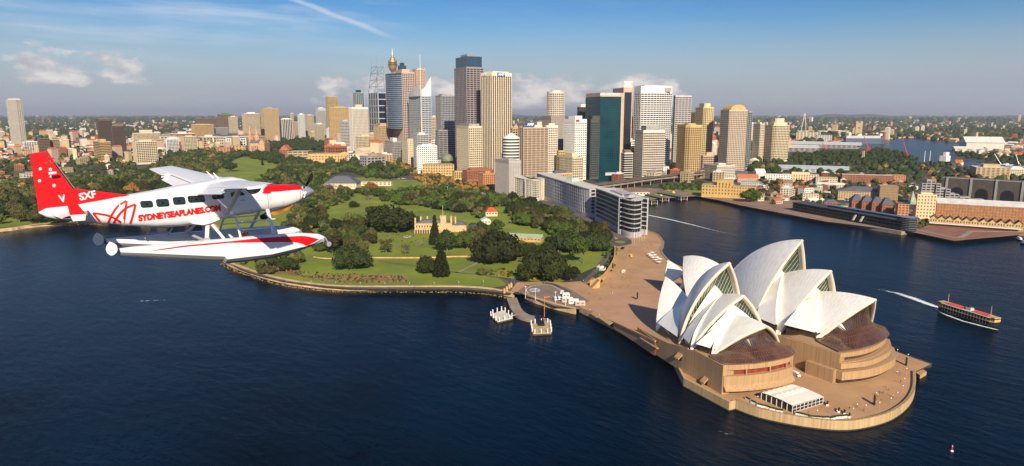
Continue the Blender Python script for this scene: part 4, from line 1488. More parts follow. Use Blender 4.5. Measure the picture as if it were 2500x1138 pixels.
def round_tower(label, cxp, rp, yb, yt, wall, glass, name='round_tower', fl=3.8, band=.4, pier=.25, seg=28, cone=0, plant=3):
    q = Vector(at(cxp, yb))
    d = (q - Vector((CX, CY))).length
    r = rp * d / FPX
    q += (q - Vector((CX, CY))).normalized() * r
    zt = ztop(q.x, q.y, yt)
    R_ = empty(name, label, 'tower', (q.x, q.y, LZ))
    poly = [(q.x + r * cos(2 * pi * i / seg), q.y + r * sin(2 * pi * i / seg)) for i in range(seg)]
    PP, c, _ = facade(R_, poly, LZ, zt, wall, glass, fl=fl, band=band, bay=9, pier=pier, crown=2 if cone else 5)
    if cone:
        MB().lathe([(r * 1.05, zt - LZ), (1.0, zt - LZ + cone)], n=seg).build('conical_roof', M_wroof, R_)
    else:
        roofbits(R_, PP, c, zt, wall, None, plant, .6)
    return R_


round_tower('cylindrical cream tower with brown window ring pattern', 1355, 21, 424, 224, M_pale, M_dbrown, pier=.3)
round_tower('small round white balconied tower with conical roof', 1248, 20.5, 462, 336, M_white, M_win, 'round_apartment_tower', band=.5, pier=0, fl=4.5, cone=9)
# ================================================================ low buildings round the gardens and the quay
def quad_edge(p, q):
    p, q = Vector(p), Vector(q)
    d = q - p
    L = d.length
    d = d / L
    return p, d, Vector((d.y, -d.x)), L


def block(label, poly, zt, wall, glass=None, name='building', cat='building', fl=3.6, band=.5, bay=4, pier=.45, roof='flat', rh=3, rm=None, group=None, plinth=1.0, crown=1.0, dep=.35, z0=LZ, plant=0):
    """poly = world footprint; zt = eaves height"""
    cx = sum(p[0] for p in poly) / len(poly); cy = sum(p[1] for p in poly) / len(poly)
    r = empty(name, label, cat, (cx, cy, z0), 0, group)
    P, c, R = facade(r, poly, z0, zt, wall, glass or M_dbrown, fl=fl, band=band, bay=bay, pier=pier, plinth=plinth, crown=crown, dep=dep)
    O_ = [tuple(c + (Vector(x) - c) * 1.06) for x in P]
    if roof == 'flat':
        roofbits(r, P, c, zt, wall, rm, plant, .5)
    elif roof == 'hip':
        MB().hip(O_, zt - z0 + .05, zt - z0 + rh, .35).build('roof', rm or M_terra, r)
    elif roof == 'gable':
        a, b, cc, d = O_[:4]
        u, v = Vector(b) - Vector(a), Vector(d) - Vector(a)
        if u.length < v.length:
            a, b, cc, d = b, cc, d, a
            u, v = Vector(b) - Vector(a), Vector(d) - Vector(a)
        MB().gable(a, u, v, 0, zt - z0 + .05, zt - z0 + rh).build('roof', rm or M_terra, r)
    return r


def prect(px, py, w, d, az):       # world rectangle: its near (north-east) corner at the place seen at px,py
    nv = Vector((sin(radians(az)), cos(radians(az)))); ev = Vector((cos(radians(az)), -sin(radians(az))))
    P = Vector(at(px, py))
    return [tuple(P), tuple(P - ev * w), tuple(P - ev * w - nv * d), tuple(P - nv * d)]


def house(label, px, py, w, d, h, az=12, wall=None, rm=None, roof='hip', rh=3, name='house', **kw):
    Q = Vector(at(px, py)) + Vector((cos(radians(az)), -sin(radians(az)))) * w
    q_ = prect(px, py, w, d, az); s_ = Q - Vector(q_[0])
    return block(label, [tuple(Vector(p) + s_) for p in q_], LZ + h, wall or M_cream, name=name, cat='building', roof=roof, rh=rh, rm=rm, **kw)


# the three curved apartment blocks at the cove
def slab_block(label, line, depth, zt, wall, seg=6, **kw):
    c = curve([Vector(at(x, y)) for x, y in line], seg)
    c = [Vector(p) for p in c]
    n = len(c)
    back = []
    for i in range(n):
        a, b = c[max(i - 1, 0)], c[min(i + 1, n - 1)]
        d = (b - a).normalized()
        back.append(c[i] + Vector((d.y, -d.x)) * -depth)
    poly = [tuple(p) for p in c] + [tuple(p) for p in back[::-1]]
    return block(label, poly, zt, wall, **kw)


def line_h(px, py, top):
    X, Y = at(px, py)
    return ztop(X, Y, top)


M_alu = mat('pale_aluminium', (.46, .46, .48), .5, .06, .2)
z1 = line_h(1563, 578, 487)
r = slab_block('long dark glass and white balcony block with curved end nearest the cove', [(1455, 539), (1475, 548), (1500, 562), (1522, 574), (1545, 580), (1563, 577)], 26, z1, mat('dark_aluminium', (.42, .42, .44), .5, .08, .2), 5,
               glass=M_dark, name='apartment_block', fl=4.1, band=.24, bay=9, pier=0, plinth=5, crown=1.2, plant=2, dep=1.4, rm=M_pale)
z2 = line_h(1455, 540, 468)
r = slab_block('long grey balconied apartment block in the middle of the quayside row', [(1313, 478), (1345, 492), (1372, 503), (1392, 512), (1420, 524), (1441, 531)], 26, z2, M_alu,
               glass=M_dark, name='apartment_block', fl=3.6, band=.28, bay=5, pier=.12, plinth=5, crown=1.2, dep=1.4, rm=M_pale)
MB().box(-8, 8, -6, 6, z2 - LZ, z2 - LZ + 6).build('roof_plant', mat('pale_green_panel', (.40, .52, .48), .5), r)
z3 = line_h(1262, 480, 431)
r = slab_block('white balconied apartment block farthest along the quayside row by the ribbed block', [(1243, 478), (1262, 482), (1290, 490), (1312, 492), (1332, 484)], 24, z3, M_pale,
               glass=M_dark, name='apartment_block', fl=3.6, band=.3, dep=1.4, rm=M_pale, bay=6, pier=.14, plinth=5, crown=1.2)

# government house: sandstone castle
nv, ev = NV, EV


def castle():
    z = 11
    P = Vector(at(1012, 570))
    # long axis runs west-east across the view
    az = radians(35)
    u = Vector((-cos(az), sin(az))); v = Vector((-sin(az), -cos(az)))
    root = empty('castle_house', 'sandstone castle like house with arcade, turrets and slate roofs in the gardens', 'mansion', (P.x, P.y, LZ))
    def bx(g, a, b, c, d, z0, z1): g.obox(tuple(u * a + v * c), tuple(u * (b - a)), tuple(v * (d - c)), z0, z1)
    M_st = mat('castle_sandstone', (.52, .37, .20), .85, .2, .3)
    g = MB(); bx(g, 0, 44, 3.5, 20, 0, z); g.build('wall', M_st, root)
    g = MB()
    bx(g, 0, 30, 0, 3.5, 4.6, 5.6)
    for i in range(11):
        bx(g, i * 2.9, i * 2.9 + .9, 0, .7, 0, 4.6)
    for i in range(10):      # arched heads
        for s in (0, 1):
            a = u * (i * 2.9 + .9 + (0 if s == 0 else 2)); b = u * (i * 2.9 + .9 + (1.0))
            g.add([(a.x, a.y, 3.4), (a.x, a.y, 4.6), (b.x, b.y, 4.6), (a.lerp(b, .4).x, a.lerp(b, .4).y, 4.15)], [(0, 1, 2, 3)])
    g.build('arcade', M_st, root)
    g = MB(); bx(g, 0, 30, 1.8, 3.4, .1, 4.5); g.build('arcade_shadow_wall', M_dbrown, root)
    g = MB()
    for i in range(9):
        bx(g, 2 + i * 3.2, 3.3 + i * 3.2, 3.38, 3.52, 6.6, 9)
    g.build('window_row', M_dark, root)
    g = MB()
    for i in range(23):
        bx(g, i * 1.9, i * 1.9 + 1.0, 3.3, 3.9, z, z + .9)
    g.build('battlements', M_st, root)
    g = MB(); pts = [tuple(u * a + v * b) for a, b in ((1, 4.5), (43, 4.5), (43, 19), (1, 19))]; g.hip(pts, z + .1, z + 4, .5); g.build('roof', M_slate, root)
    g = MB(); bx(g, 31, 38, 2.5, 9.5, 0, 20)
    for i in range(4):
        bx(g, 31 + i * 2, 32 + i * 2, 2.4, 3.2, 20, 21.2)
    g.build('tower', M_st, root)
    for k, (a, b) in enumerate(((0, 5), (6, 16), (14, 16), (22, 16), (30, 17), (43, 5), (43, 18), (48, 10))):
        g = MB(); bx(g, a, a + 1.8, b, b + 1.8, 0 if a > 40 else z - 2, z + 6.5); bx(g, a - .2, a + 2, b - .2, b + 2, z + 6.5, z + 7); g.build('chimney', M_st, root)
    p = u * 34 + v * 6
    MB().tube((p.x, p.y, 20), (p.x, p.y, 33), .18, .1, 5).build('flagpole', M_white, root)
    g = MB(); bx(g, 44, 62, 8, 22, 0, 8); g.build('rear_wing', M_st, root)
    g = MB(); g.hip([tuple(u * a + v * b) for a, b in ((43.5, 7.5), (62.5, 7.5), (62.5, 22.5), (43.5, 22.5))], 8, 11.5, .4); g.build('rear_roof', M_slate, root)


castle()
house('small house with bright red tiled roof among the trees', 1214, 528, 16, 14, 6, 30, M_cream, M_terra if False else mat('bright_red_tiles', (.50, .07, .02), .8, .2, .5), 'hip', 6)
house('stone stable wing with slate roof beside the castle house', 1176, 576, 14, 26, 7, 30, M_sand, M_slate, 'hip', 4)
house('low sandstone annex with white roof lanterns behind the red roofed house', 1198, 548, 12, 14, 5, 30, M_cream, M_wroof, 'gable', 3)
r = house('long low pavilion with pale green metal roof in the gardens', 1320, 592, 40, 12, 4.5, 55, M_sand, M_groof, 'gable', 3.5, name='pavilion')
house('small tent shaped shed on the garden edge of the forecourt', 1478, 660, 6, 6, 2.5, 20, M_lgrey, M_wroof, 'gable', 2, name='shed')
# conservatorium
house('white crenellated conservatorium with grey slate roof', 870, 462, 60, 36, 11, 40, M_cream, M_slate, 'hip', 13, name='conservatorium', bay=7, band=.8, pier=.7)
house('long low cream annex right of the conservatorium', 955, 454, 66, 12, 8, 40, M_cream, M_roof, 'flat', name='annex', bay=8)
house('long low grey annex with glass front left of the conservatorium', 800, 458, 44, 14, 5, 40, M_pale, M_roof, 'flat', name='annex')
# library and its wings
r = house('long golden sandstone library with a columned portico', 862, 398, 128, 60, 26, 38, M_gold, M_gold, 'flat', name='library', bay=9, band=.6, pier=.5, crown=6, plinth=6, fl=8, dep=1.2)
q = Vector(at(829, 400))
g = MB()
az = radians(38); u = Vector((-cos(az), sin(az))); v = Vector((sin(az), cos(az)))
lo = Vector(local(r, q.x, q.y, 0)[:2])
for i in range(5):
    p = lo + u * (i * 8)
    g.tube((p.x, p.y, 5), (p.x, p.y, 24), 1.4, 1.2, 8)
g.obox(tuple(lo - u * 4 - v * 3), tuple(u * 40), tuple(v * 6), 24, 28)
a_, b_, c_ = lo - u * 4 + v * 2, lo + u * 36 + v * 2, lo + u * 16 + v * 2
g.add([(a_.x, a_.y, 28), (b_.x, b_.y, 28), (c_.x, c_.y, 35)], [(0, 1, 2)])
g.build('portico', M_gold, r)
house('cream modern library wing with pale green roof', 752, 390, 62, 60, 26, 38, M_tan, M_groof, 'flat', name='library_wing', bay=14, band=.5, pier=.2, fl=9)
house('pink roofed hospital wing beyond the library', 885, 378, 100, 40, 22, 38, M_pink, M_terra, 'gable', 12, name='hospital', bay=12)
house('red brick gabled hall left of the library', 706, 384, 30, 40, 24, 38, M_brick, M_terra, 'gable', 16, name='brick_hall', bay=10)
house('long flat sandstone college block behind the park trees', 600, 374, 60, 50, 26, 38, M_sand, M_groof, 'flat', name='college', bay=12, fl=8)
house('long orange brick wing far behind the park trees', 562, 378, 46, 40, 24, 38, M_obrick, M_roof, 'flat', name='college', bay=12)
# cathedral with twin spires
def cathedral():
    P = Vector(at(650, 378))
    az = radians(60); u = Vector((-sin(az), -cos(az))) ; v = Vector((-cos(az), sin(az)))
    root = empty('cathedral', 'sandstone gothic cathedral with two tall spires above the park trees', 'cathedral', (P.x, P.y, LZ))
    k = (P - Vector((CX, CY))).length / FPX
    M_ = mat('cathedral_stone', (.48, .30, .17), .85, .2, .1)
    rt = Vector((cos(YAW), -sin(YAW))); fw_ = Vector((sin(YAW), cos(YAW)))
    a, b, c = rt * (-36 * k), rt * (-2 * k), rt * (2 * k)
    g = MB(); g.obox(tuple(a), tuple(rt * 34 * k), tuple(fw_ * 14 * k), 0, 26 * k); g.build('nave', M_, root)
    g = MB(); g.gable(a - rt, rt * 36 * k, fw_ * 14 * k, 0, 26 * k, 34 * k); g.build('roof', M_slate, root)
    g = MB(); g.obox(tuple(rt * (-12 * k) - fw_ * 8 * k), tuple(rt * 12 * k), tuple(fw_ * 34 * k), 0, 27 * k); g.gable(rt * (-12 * k) - fw_ * 8 * k, fw_ * 30 * k, rt * 12 * k, 0, 27 * k, 37 * k); g.build('transept', M_, root)
    for off in (-38, -23):
        p = rt * (off * k) + fw_ * 10 * k
        g = MB(); s = 4.2 * k
        g.box(p.x - s, p.x + s, p.y - s, p.y + s, 0, 38 * k)
        for sx in (-1, 1):
            for sy in (-1, 1):
                g.lathe([(1.0 * k, 38 * k), (.1 * k, 44 * k)], (p.x + sx * s * .85, p.y + sy * s * .85), 6)
        g.build('bell_tower', M_, root)
        MB().lathe([(4.4 * k, 38 * k), (.15 * k, 66 * k)], (p.x, p.y), 8).build('spire', M_, root)
    g = MB()
    for i in range(7):
        p = a + rt * ((4 + i * 4.2) * k) - fw_ * .3
        g.obox(tuple(p), tuple(rt * 1.4 * k), tuple(fw_ * .2), 8 * k, 20 * k)
    g.build('lancet_window_row', M_dark, root)
cathedral()
g0 = Vector(at(677, 352)); k_ = (g0 - Vector((CX, CY))).length / FPX
wm = empty('war_memorial', 'pale stone memorial block with arched window at the park end', 'memorial', (g0.x, g0.y, LZ))
MB().lathe([(7 * k_, 0), (7 * k_, 9 * k_), (6 * k_, 14 * k_), (4.2 * k_, 18 * k_), (.5, 20 * k_)], n=8).build('wall', M_pink, wm)
_f = -Vector((sin(YAW), cos(YAW))) * 7.1 * k_
MB().tube((_f.x * .98, _f.y * .98, 6 * k_), (_f.x * 1.02, _f.y * 1.02, 6 * k_), 2.4 * k_, n=12).build('arched_window', M_dark, wm)

# domed sandstone building on the avenue
r = house('ornate brown sandstone building with a green dome', 1108, 430, 72, 50, 26, 40, M_gold, M_roof, 'flat', name='domed_building', bay=6, fl=6, pier=.5)
q = Vector(at(1092, 418)); lo = local(r, q.x, q.y, 0)
MB().lathe([(15, 26), (15, 31), (14, 35), (11, 40), (6, 43), (2, 44), (1.4, 48), (.2, 50)], (lo[0], lo[1]), 20).build('dome', mat('dome_copper', (.16, .19, .12), .6, .2, .3), r)

# tan art deco museum on the west side of the cove
M_mca = mat('maritime_sandstone', (.50, .33, .115), .85, .12, .2)
r = house('tan sandstone art deco museum with central tower facing the cove', 1790, 484, 52, 30, 21, 60, M_mca, M_roof, 'flat', name='museum', bay=5, fl=5, pier=.6, plinth=3, dep=.8)
r2 = Vector(at(1758, 482)); lo = Vector(local(r, r2.x, r2.y, 0)[:2])
az = radians(60); mu = Vector((-cos(az), sin(az))); mv = Vector((-sin(az), -cos(az)))
MB().obox(tuple(lo - mu * 6 + mv * -2), tuple(mu * 26), tuple(mv * 24), 0, 30).build('central_tower', M_mca, r)
g = MB()
for i in range(4):
    g.obox(tuple(lo - mu * 3 + mu * i * 5.5 - mv * 2.3), tuple(mu * 2), tuple(mv * .3), 6, 25)
g.build('tower_window_row', M_dbrown, r)
house('eastern wing of the tan museum with flat roof and deep piers', 1843, 486, 44, 26, 20, 60, M_mca, M_roof, 'flat', name='museum_wing', bay=4.5, fl=5, pier=.6, plinth=3, dep=.8)

# the Rocks ---------------------------------------------------------
house('row of pale cottages with steep slate roofs behind the terraces', 1822, 438, 60, 24, 9, 60, M_cream, M_slate, 'gable', 9, name='terrace')
house('small white gabled church like house among brown roofs', 1868, 436, 20, 20, 14, 40, M_white, M_wroof, 'gable', 7)
house('pink and white cottages with steep gables', 1850, 446, 40, 18, 9, 50, M_pink, M_terra, 'gable', 8, name='terrace')
house('teal grey modern block by the museum wing', 1862, 462, 40, 24, 12, 60, M_lgrey, M_groof, 'flat', name='office_block')
house('white apartment block with balconies on the hill', 1930, 446, 50, 20, 16, 60, M_white, M_wroof, 'flat', name='apartment_block', bay=5)
house('cream terraced apartments stepping along the hill', 1998, 446, 70, 24, 16, 60, mat('cream_render', (.62, .52, .34), .8, .1, .2), M_roof, 'flat', name='apartment_block', bay=5, plant=4)
house('cream apartments with orange end wall under the viewpoint trees', 2044, 450, 40, 22, 13, 60, M_cream, M_obrick, 'flat', name='apartment_block', bay=5)
house('square red brick warehouse with white roof near the quay trees', 1934, 458, 26, 22, 15, 60, M_obrick, M_wroof, 'flat', name='warehouse', bay=5)
house('small yellow terrace with arched windows by the tree', 1940, 478, 16, 12, 11, 50, M_yellow if False else M_gold, M_roof, 'flat', name='terrace')
house('cream block with stepped roof above the terminal left end', 1998, 492, 24, 16, 12, 60, M_cream, M_roof, 'flat', name='office_block')
house('white roofed low sheds behind the brown warehouse', 2060, 462, 46, 20, 8, 60, M_cream, M_wroof, 'gable', 3, name='shed')
house('green roofed long hall among the old streets', 2000, 474, 50, 14, 8, 60, M_cream, M_groof, 'gable', 3, name='hall')
house('white roofed corner house in the old streets', 1985, 480, 16, 14, 9, 50, M_pink, M_wroof, 'hip', 3)
house('long brown brick flats with white roof units on the ridge', 2180, 448, 96, 20, 16, 58, M_brick, M_wroof, 'flat', name='apartment_block', bay=5, plant=0)
house('square orange brick end block on the ridge', 2210, 446, 34, 22, 15, 58, M_obrick, M_roof, 'flat', name='apartment_block', bay=5)
house('large brown brick warehouse with dark sloping roof', 2160, 492, 70, 30, 15, 58, M_tan, M_slate, 'hip', 7, name='warehouse', bay=4)
house('tall square brown brick warehouse with rows of small windows', 2190, 496, 26, 24, 27, 58, mat('brown_brick', (.30, .20, .10), .85, .2, .3), M_roof, 'flat', name='warehouse', bay=3, fl=4, band=.6, pier=.6)
for i in range(4):
    house(('reddish brown gabled storehouse, %s of four in a row behind the black terminal' % ('leftmost', 'second from left', 'third from left', 'rightmost')[i]), 2106 + i * 25, 516 + i * 3.4, 15, 24, 16, 58, M_brick, M_slate, 'hip', 7, name='storehouse',
          group='gabled brick storehouses behind the terminal', bay=4, fl=4)
house('small bright blue house beside the gabled storehouses', 2094, 512, 10, 8, 11, 58, M_bluep, M_slate, 'hip', 3)
house('small yellow house with green roof beside the blue house', 2068, 516, 12, 10, 8, 58, M_yellow, M_green, 'hip', 3)
house('dark brick cottages behind the left end of the terminal', 2046, 510, 20, 12, 9, 58, M_brick, M_slate, 'hip', 4, name='terrace')
# orange brick clock tower with spire
q = Vector(at(2216, 534))
r = house('orange brick police building with pointed green spire', 2216, 534, 13, 12, 20, 58, M_obrick, M_slate, 'flat', name='spired_building', bay=4)
lo = local(r, *(q - ev * 5), 0)
MB().lathe([(5, 20), (5, 24), (.2, 38)], (lo[0], lo[1]), 6).build('spire', M_groof, r)
g = T('pale square warehouse with six rows of square windows', 2231, 2238, 2284, 534, 474, az=58, wall=mat('pale_yellow_render', (.66, .52, .32), .8, .08, .2), glass=M_brown, band=.5, bay=3.6, pier=.5, fl=4.2, name='warehouse', cat='building', crown=2, plinth=1, plant=2, pf=.6)
# long brick wool store with white roof
P0, P1 = Vector(at(2284, 534)), Vector(at(2560, 552))
d = (P1 - P0).normalized(); nb = Vector((-d.y, d.x)); nb = nb if nb.dot(Vector((CX, CY)) - P0) < 0 else -nb
zt_ = line_h(2284, 534, 496)
r = block('very long red brown brick woolstore with white metal roof', [tuple(P0), tuple(P0 + nb * 26), tuple(P1 + nb * 26), tuple(P1)][::-1], zt_, mat('wool_brick', (.36, .17, .075), .85, .25, .3), M_cream and M_brown, name='woolstore', fl=4.2, band=.55, bay=3.4, pier=.6,
          roof='flat', rm=M_wroof)
g = MB()
c_ = Vector((r.location.x, r.location.y)); a = P0 - c_ - d * 0; 
g.add([(a.x, a.y, zt_ - LZ + .1), ((a + d * (P1 - P0).length).x, (a + d * (P1 - P0).length).y, zt_ - LZ + .1), ((a + d * (P1 - P0).length + nb * 26).x, (a + d * (P1 - P0).length + nb * 26).y, zt_ - LZ + 5), ((a + nb * 26).x, (a + nb * 26).y, zt_ - LZ + 5)], [(0, 1, 2, 3)])
g.build('sloping_roof', M_wroof, r)
# gabled sandstone storehouses along the promenade: eleven houses
A, B = Vector(at(2268, 549)), Vector(at(2498, 566))
d = (B - A); L = d.length; d.normalize()
nb = Vector((-d.y, d.x)); nb = nb if nb.dot(Vector((CX, CY)) - A) < 0 else -nb
NG = 11
wz = LZ + 8
names = ['first', 'second', 'third', 'fourth', 'fifth', 'sixth', 'seventh', 'eighth', 'ninth', 'tenth', 'eleventh']
proto = None
M_cs = mat('store_sandstone', (.50, .35, .16), .85, .2, .4)
for i in range(NG):
    p = A + d * (L * i / NG)
    if proto is None:
        w = L / NG - .1
        root = empty('storehouse', 'x', 'building', (p.x, p.y, LZ))
        dd, nn = d * w, nb * 18
        g = MB(); g.obox((0, 0), tuple(dd), tuple(nn), 0, 8.5)
        c = dd / 2
        g.add([(0, 0, 8.5), (dd.x, dd.y, 8.5), (c.x, c.y, 12.2)], [(0, 1, 2)])
        g.build('wall', M_cs, root)
        g = MB()
        e_ = -nb * .8
        g.add([(e_.x - d.x * .1, e_.y - d.y * .1, 8.3), (c.x + e_.x, c.y + e_.y, 12.6), (c.x + nn.x, c.y + nn.y, 12.6), (nn.x, nn.y, 8.3), (dd.x + e_.x, dd.y + e_.y, 8.3), (dd.x + nn.x, dd.y + nn.y, 8.3)],
              [(0, 1, 2, 3), (1, 4, 5, 2)])
        g.build('roof', M_dbrown, root)
        g = MB()
        for fx_ in (.2, .5, .8):
            for z_ in (1.2, 5.2):
                q = dd * fx_ - d * .7 - nb * .08
                g.obox(tuple(q), tuple(d * 1.4), tuple(nb * .1), z_, z_ + 2.4)
        g.build('window', M_dbrown, root)
        proto = root
        o = root
    else:
        o = tree_copy(proto, (p.x, p.y, LZ))
    o['label'] = 'gabled sandstone storehouse above the white awning, %s from the left' % names[i]
    o['group'] = 'gabled sandstone storehouses on the promenade'
g = MB()
a = A - nb * 1.5
g.obox(tuple(a - A), tuple(d * L * .98), tuple(-nb * 6), 3.2, 3.7)
o = g.build('awning', M_white); o.location = (A.x, A.y, LZ)
tag(o, 'long white awning in front of the gabled sandstone storehouses', 'awning')

# black glass passenger terminal
P0, P1 = Vector(at(1935, 514)), Vector(at(2203, 564))
d = (P1 - P0).normalized(); L = (P1 - P0).length
nb = Vector((-d.y, d.x)); nb = nb if nb.dot(Vector((CX, CY)) - P0) < 0 else -nb
t_ = empty('passenger_terminal', 'long low black glass passenger terminal on the western quay', 'terminal', (P0.x, P0.y, LZ))
MB().obox((0, 0), tuple(d * L), tuple(nb * 24), 0, 12).build('wall', M_dark, t_)
g = MB()
for z in (3.6, 7.8, 12):
    g.obox(tuple(-nb * 1.6 - d * 1), tuple(d * (L + 2)), tuple(nb * 27), z, z + .45)
g.build('floor_slabs', mat('charcoal_steel', (.06, .06, .07), .5, .1), t_)
g = MB()
n_ = int(L / 6)
for i in range(n_ + 1):
    p = d * (L * i / n_) - nb * 1.3
    g.tube((p.x, p.y, 0), (p.x, p.y, 12), .2, .2, 5, False)
g.build('columns', M_black, t_)
MB().obox(tuple(nb * 10 + d * L * .3), tuple(d * L * .7), tuple(nb * 10), 12.4, 15).build('roof_lantern', M_dark, t_)
e_ = d * (L + 1)
g = MB(); g.lathe([(9, 0), (9, 17)], tuple(e_ + nb * 8), 16); g.build('round_tower', M_dark, t_)
g = MB()
for z in range(1, 9):
    g.lathe([(9.6, z * 2.1), (9.6, z * 2.1 + .25)], tuple(e_ + nb * 8), 16)
g.build('tower_rings', M_steel, t_)
for k in (.60, .665):
    g = MB()
    a = d * L * k - nb * 1.8
    b = a + d * 4
    g.add([(a.x, a.y, 2.5), ((a + d * 2.5).x, (a + d * 2.5).y, 2.5), ((b + d * 2.5).x, (b + d * 2.5).y, 10), (b.x, b.y, 10),
           *[((Vector(q[:2]) - nb * 1.5).x, (Vector(q[:2]) - nb * 1.5).y, q[2]) for q in ((a.x, a.y, 2.5), ((a + d * 2.5).x, (a + d * 2.5).y, 2.5), ((b + d * 2.5).x, (b + d * 2.5).y, 10), (b.x, b.y, 10))]],
          [(0, 1, 2, 3), (7, 6, 5, 4), (0, 3, 7, 4), (1, 5, 6, 2), (3, 2, 6, 7), (0, 4, 5, 1)])
    g.build('gangway', M_white, t_)

# grey stepped concrete apartments and the dark bridge approach
st = empty('stepped_flats', 'grey brutalist flats of stacked boxes stepping down to the right', 'building', (*at(2246, 500), LZ))
q0 = Vector(at(2246, 500)); 
az = radians(60); su = Vector((cos(az), -sin(az))) * -1; sv = Vector((-sin(az), -cos(az)))
hts = [34, 40, 38, 34, 28, 26, 20, 18, 15, 15, 12, 12, 12, 9, 9]
for i, h_ in enumerate(hts):
    g = MB(); g2 = MB()
    p = su * (i * 6.6) + sv * ((i * 37) % 5)
    g.obox(tuple(p), tuple(su * 6.3), tuple(sv * 12), 0, h_)
    for z in range(3, int(h_) - 1, 4):
        g2.obox(tuple(p + su * .8 - sv * .1), tuple(su * 4.6), tuple(sv * .4), z, z + 2.0)
    g2.build('window_row', M_dark, g.build('stacked_box', M_grey, st))
st = st
P0, P1 = Vector(at(2296, 488)), Vector(at(2700, 520))
d = (P1 - P0).normalized(); L = (P1 - P0).length
nb = Vector((-d.y, d.x)); nb = nb if nb.dot(Vector((CX, CY)) - P0) < 0 else -nb
zt_ = line_h(2296, 488, 434)
M_dst = mat('dark_bridge_stone', (.075, .065, .055), .9, .25, .1)
br = empty('bridge_approach', 'dark stone bridge approach viaduct with arches behind the woolstore', 'viaduct', (P0.x, P0.y, LZ))
MB().obox((0, 0), tuple(d * L), tuple(nb * 40), 0, zt_ - LZ).build('wall', M_dst, br)
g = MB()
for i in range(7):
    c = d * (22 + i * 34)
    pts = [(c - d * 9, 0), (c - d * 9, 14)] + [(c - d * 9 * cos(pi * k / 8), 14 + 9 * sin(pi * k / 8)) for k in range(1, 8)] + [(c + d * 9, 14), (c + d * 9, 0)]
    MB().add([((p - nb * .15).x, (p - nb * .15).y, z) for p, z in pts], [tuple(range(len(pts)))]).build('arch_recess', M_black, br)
g = MB()
for i in range(7):
    c = d * (5 + i * 34)
    g.obox(tuple(c - nb * 1.5), tuple(d * 3), tuple(nb * 1.4), 0, zt_ - LZ + 2)
g.build('buttress', M_grey, br)
MB().obox(tuple(-nb * .5), tuple(d * L), tuple(nb * .8), zt_ - LZ, zt_ - LZ + 1.5).build('parapet', M_grey, br)

# elevated expressway with station over the quay
P0, P1, P2 = Vector(at(1400, 478)), Vector(at(1590, 452)), Vector(at(1720, 436))
c = [Vector(p) for p in curve([tuple(P0), tuple(Vector(at(1500, 466))), tuple(P1), tuple(P2)], 5)]
ex = empty('elevated_expressway', 'two level elevated roadway crossing in front of the quay towers', 'overpass', (P0.x, P0.y, LZ))
for (z0_, z1_, w, m, nm) in ((9, 11, 24, M_conc, 'road_deck'), (13.5, 14.5, 24, M_road, 'upper_deck')):
    rows = []
    for i, p in enumerate(c):
        a, b = c[max(0, i - 1)], c[min(len(c) - 1, i + 1)]
        t = (b - a).normalized(); n2_ = Vector((t.y, -t.x))
        l, r_ = p - P0 + n2_ * 0, p - P0 - n2_ * w
        rows.append([(l.x, l.y, z0_), (l.x, l.y, z1_ + 1), (l.x + -n2_.x * .5, l.y - n2_.y * .5, z1_ + 1), (l.x - n2_.x * .5, l.y - n2_.y * .5, z1_), (r_.x, r_.y, z1_), (r_.x, r_.y, z0_), (l.x, l.y, z0_)])
    MB().grid(rows).build(nm, m, ex)
g = MB()
for i in range(0, len(c)):
    for o_ in (2, 20):
        a, b = c[max(0, i - 1)], c[min(len(c) - 1, i + 1)]
        t = (b - a).normalized(); n2_ = Vector((t.y, -t.x))
        p = c[i] - P0 - n2_ * o_
        g.tube((p.x, p.y, 0), (p.x, p.y, 13.6), .9, .9, 6, False)
g.build('pillars', M_conc, ex)
r = house('long pink railway station frontage under the elevated roadway', 1520, 476, 96, 12, 11, 32, M_pink, M_pink, 'flat', name='station_building', bay=6, fl=5, band=.5, dep=.6)
r = house('low pale concourse linking the station to the ferry wharves', 1585, 478, 60, 8, 6, 32, M_pale, M_roof, 'flat', name='concourse', bay=6)

# ferry wharves with green roofs
def wharf(px0, py0, px1, py1, w, label):
    A, B = Vector(at(px0, py0, 3)), Vector(at(px1, py1, 3))
    d = (B - A); L = d.length; d.normalize(); nb = Vector((-d.y, d.x)) * w
    r = empty('ferry_wharf', label, 'wharf', (A.x, A.y, 0), 0, 'green roofed ferry wharves')
    MB().obox((0, 0), tuple(d * L), tuple(nb), 1.2, 2).build('deck', M_wood, r)
    q = -nb * .08
    g = MB(); g.add([(q.x, q.y, 6.6), ((q + d * L).x, (q + d * L).y, 6.6), ((nb * .5 + d * L).x, (nb * .5 + d * L).y, 7.8), ((nb * .5).x, (nb * .5).y, 7.8), ((nb * 1.08).x, (nb * 1.08).y, 6.6), ((nb * 1.08 + d * L).x, (nb * 1.08 + d * L).y, 6.6)],
              [(0, 1, 2, 3), (3, 2, 5, 4), (0, 3, 4), (1, 5, 2)])
    g.build('roof', mat('wharf_green_roof', (.10, .15, .085), .7, .2, .3), r)
    g = MB(); n = int(L / 7)
    for i in range(n + 1):
        for s in (.06, .94):
            p = d * (L * i / n) + nb * s
            g.tube((p.x, p.y, -2), (p.x, p.y, 6.6), .35, .35, 6, False)
    g.build('posts', M_white, r)
    MB().obox(tuple(nb * .3), tuple(d * L), tuple(nb * .4), 2, 5).build('kiosk_row', M_dbrown, r)
wharf(1568, 478, 1616, 489, 14, 'green roofed ferry wharf nearest the dark curved apartments')
wharf(1600, 474, 1662, 486, 14, 'green roofed ferry wharf farthest right of the three')
wharf(1540, 484, 1590, 496, 12, 'green roofed ferry wharf half hidden behind the dark curved apartments')

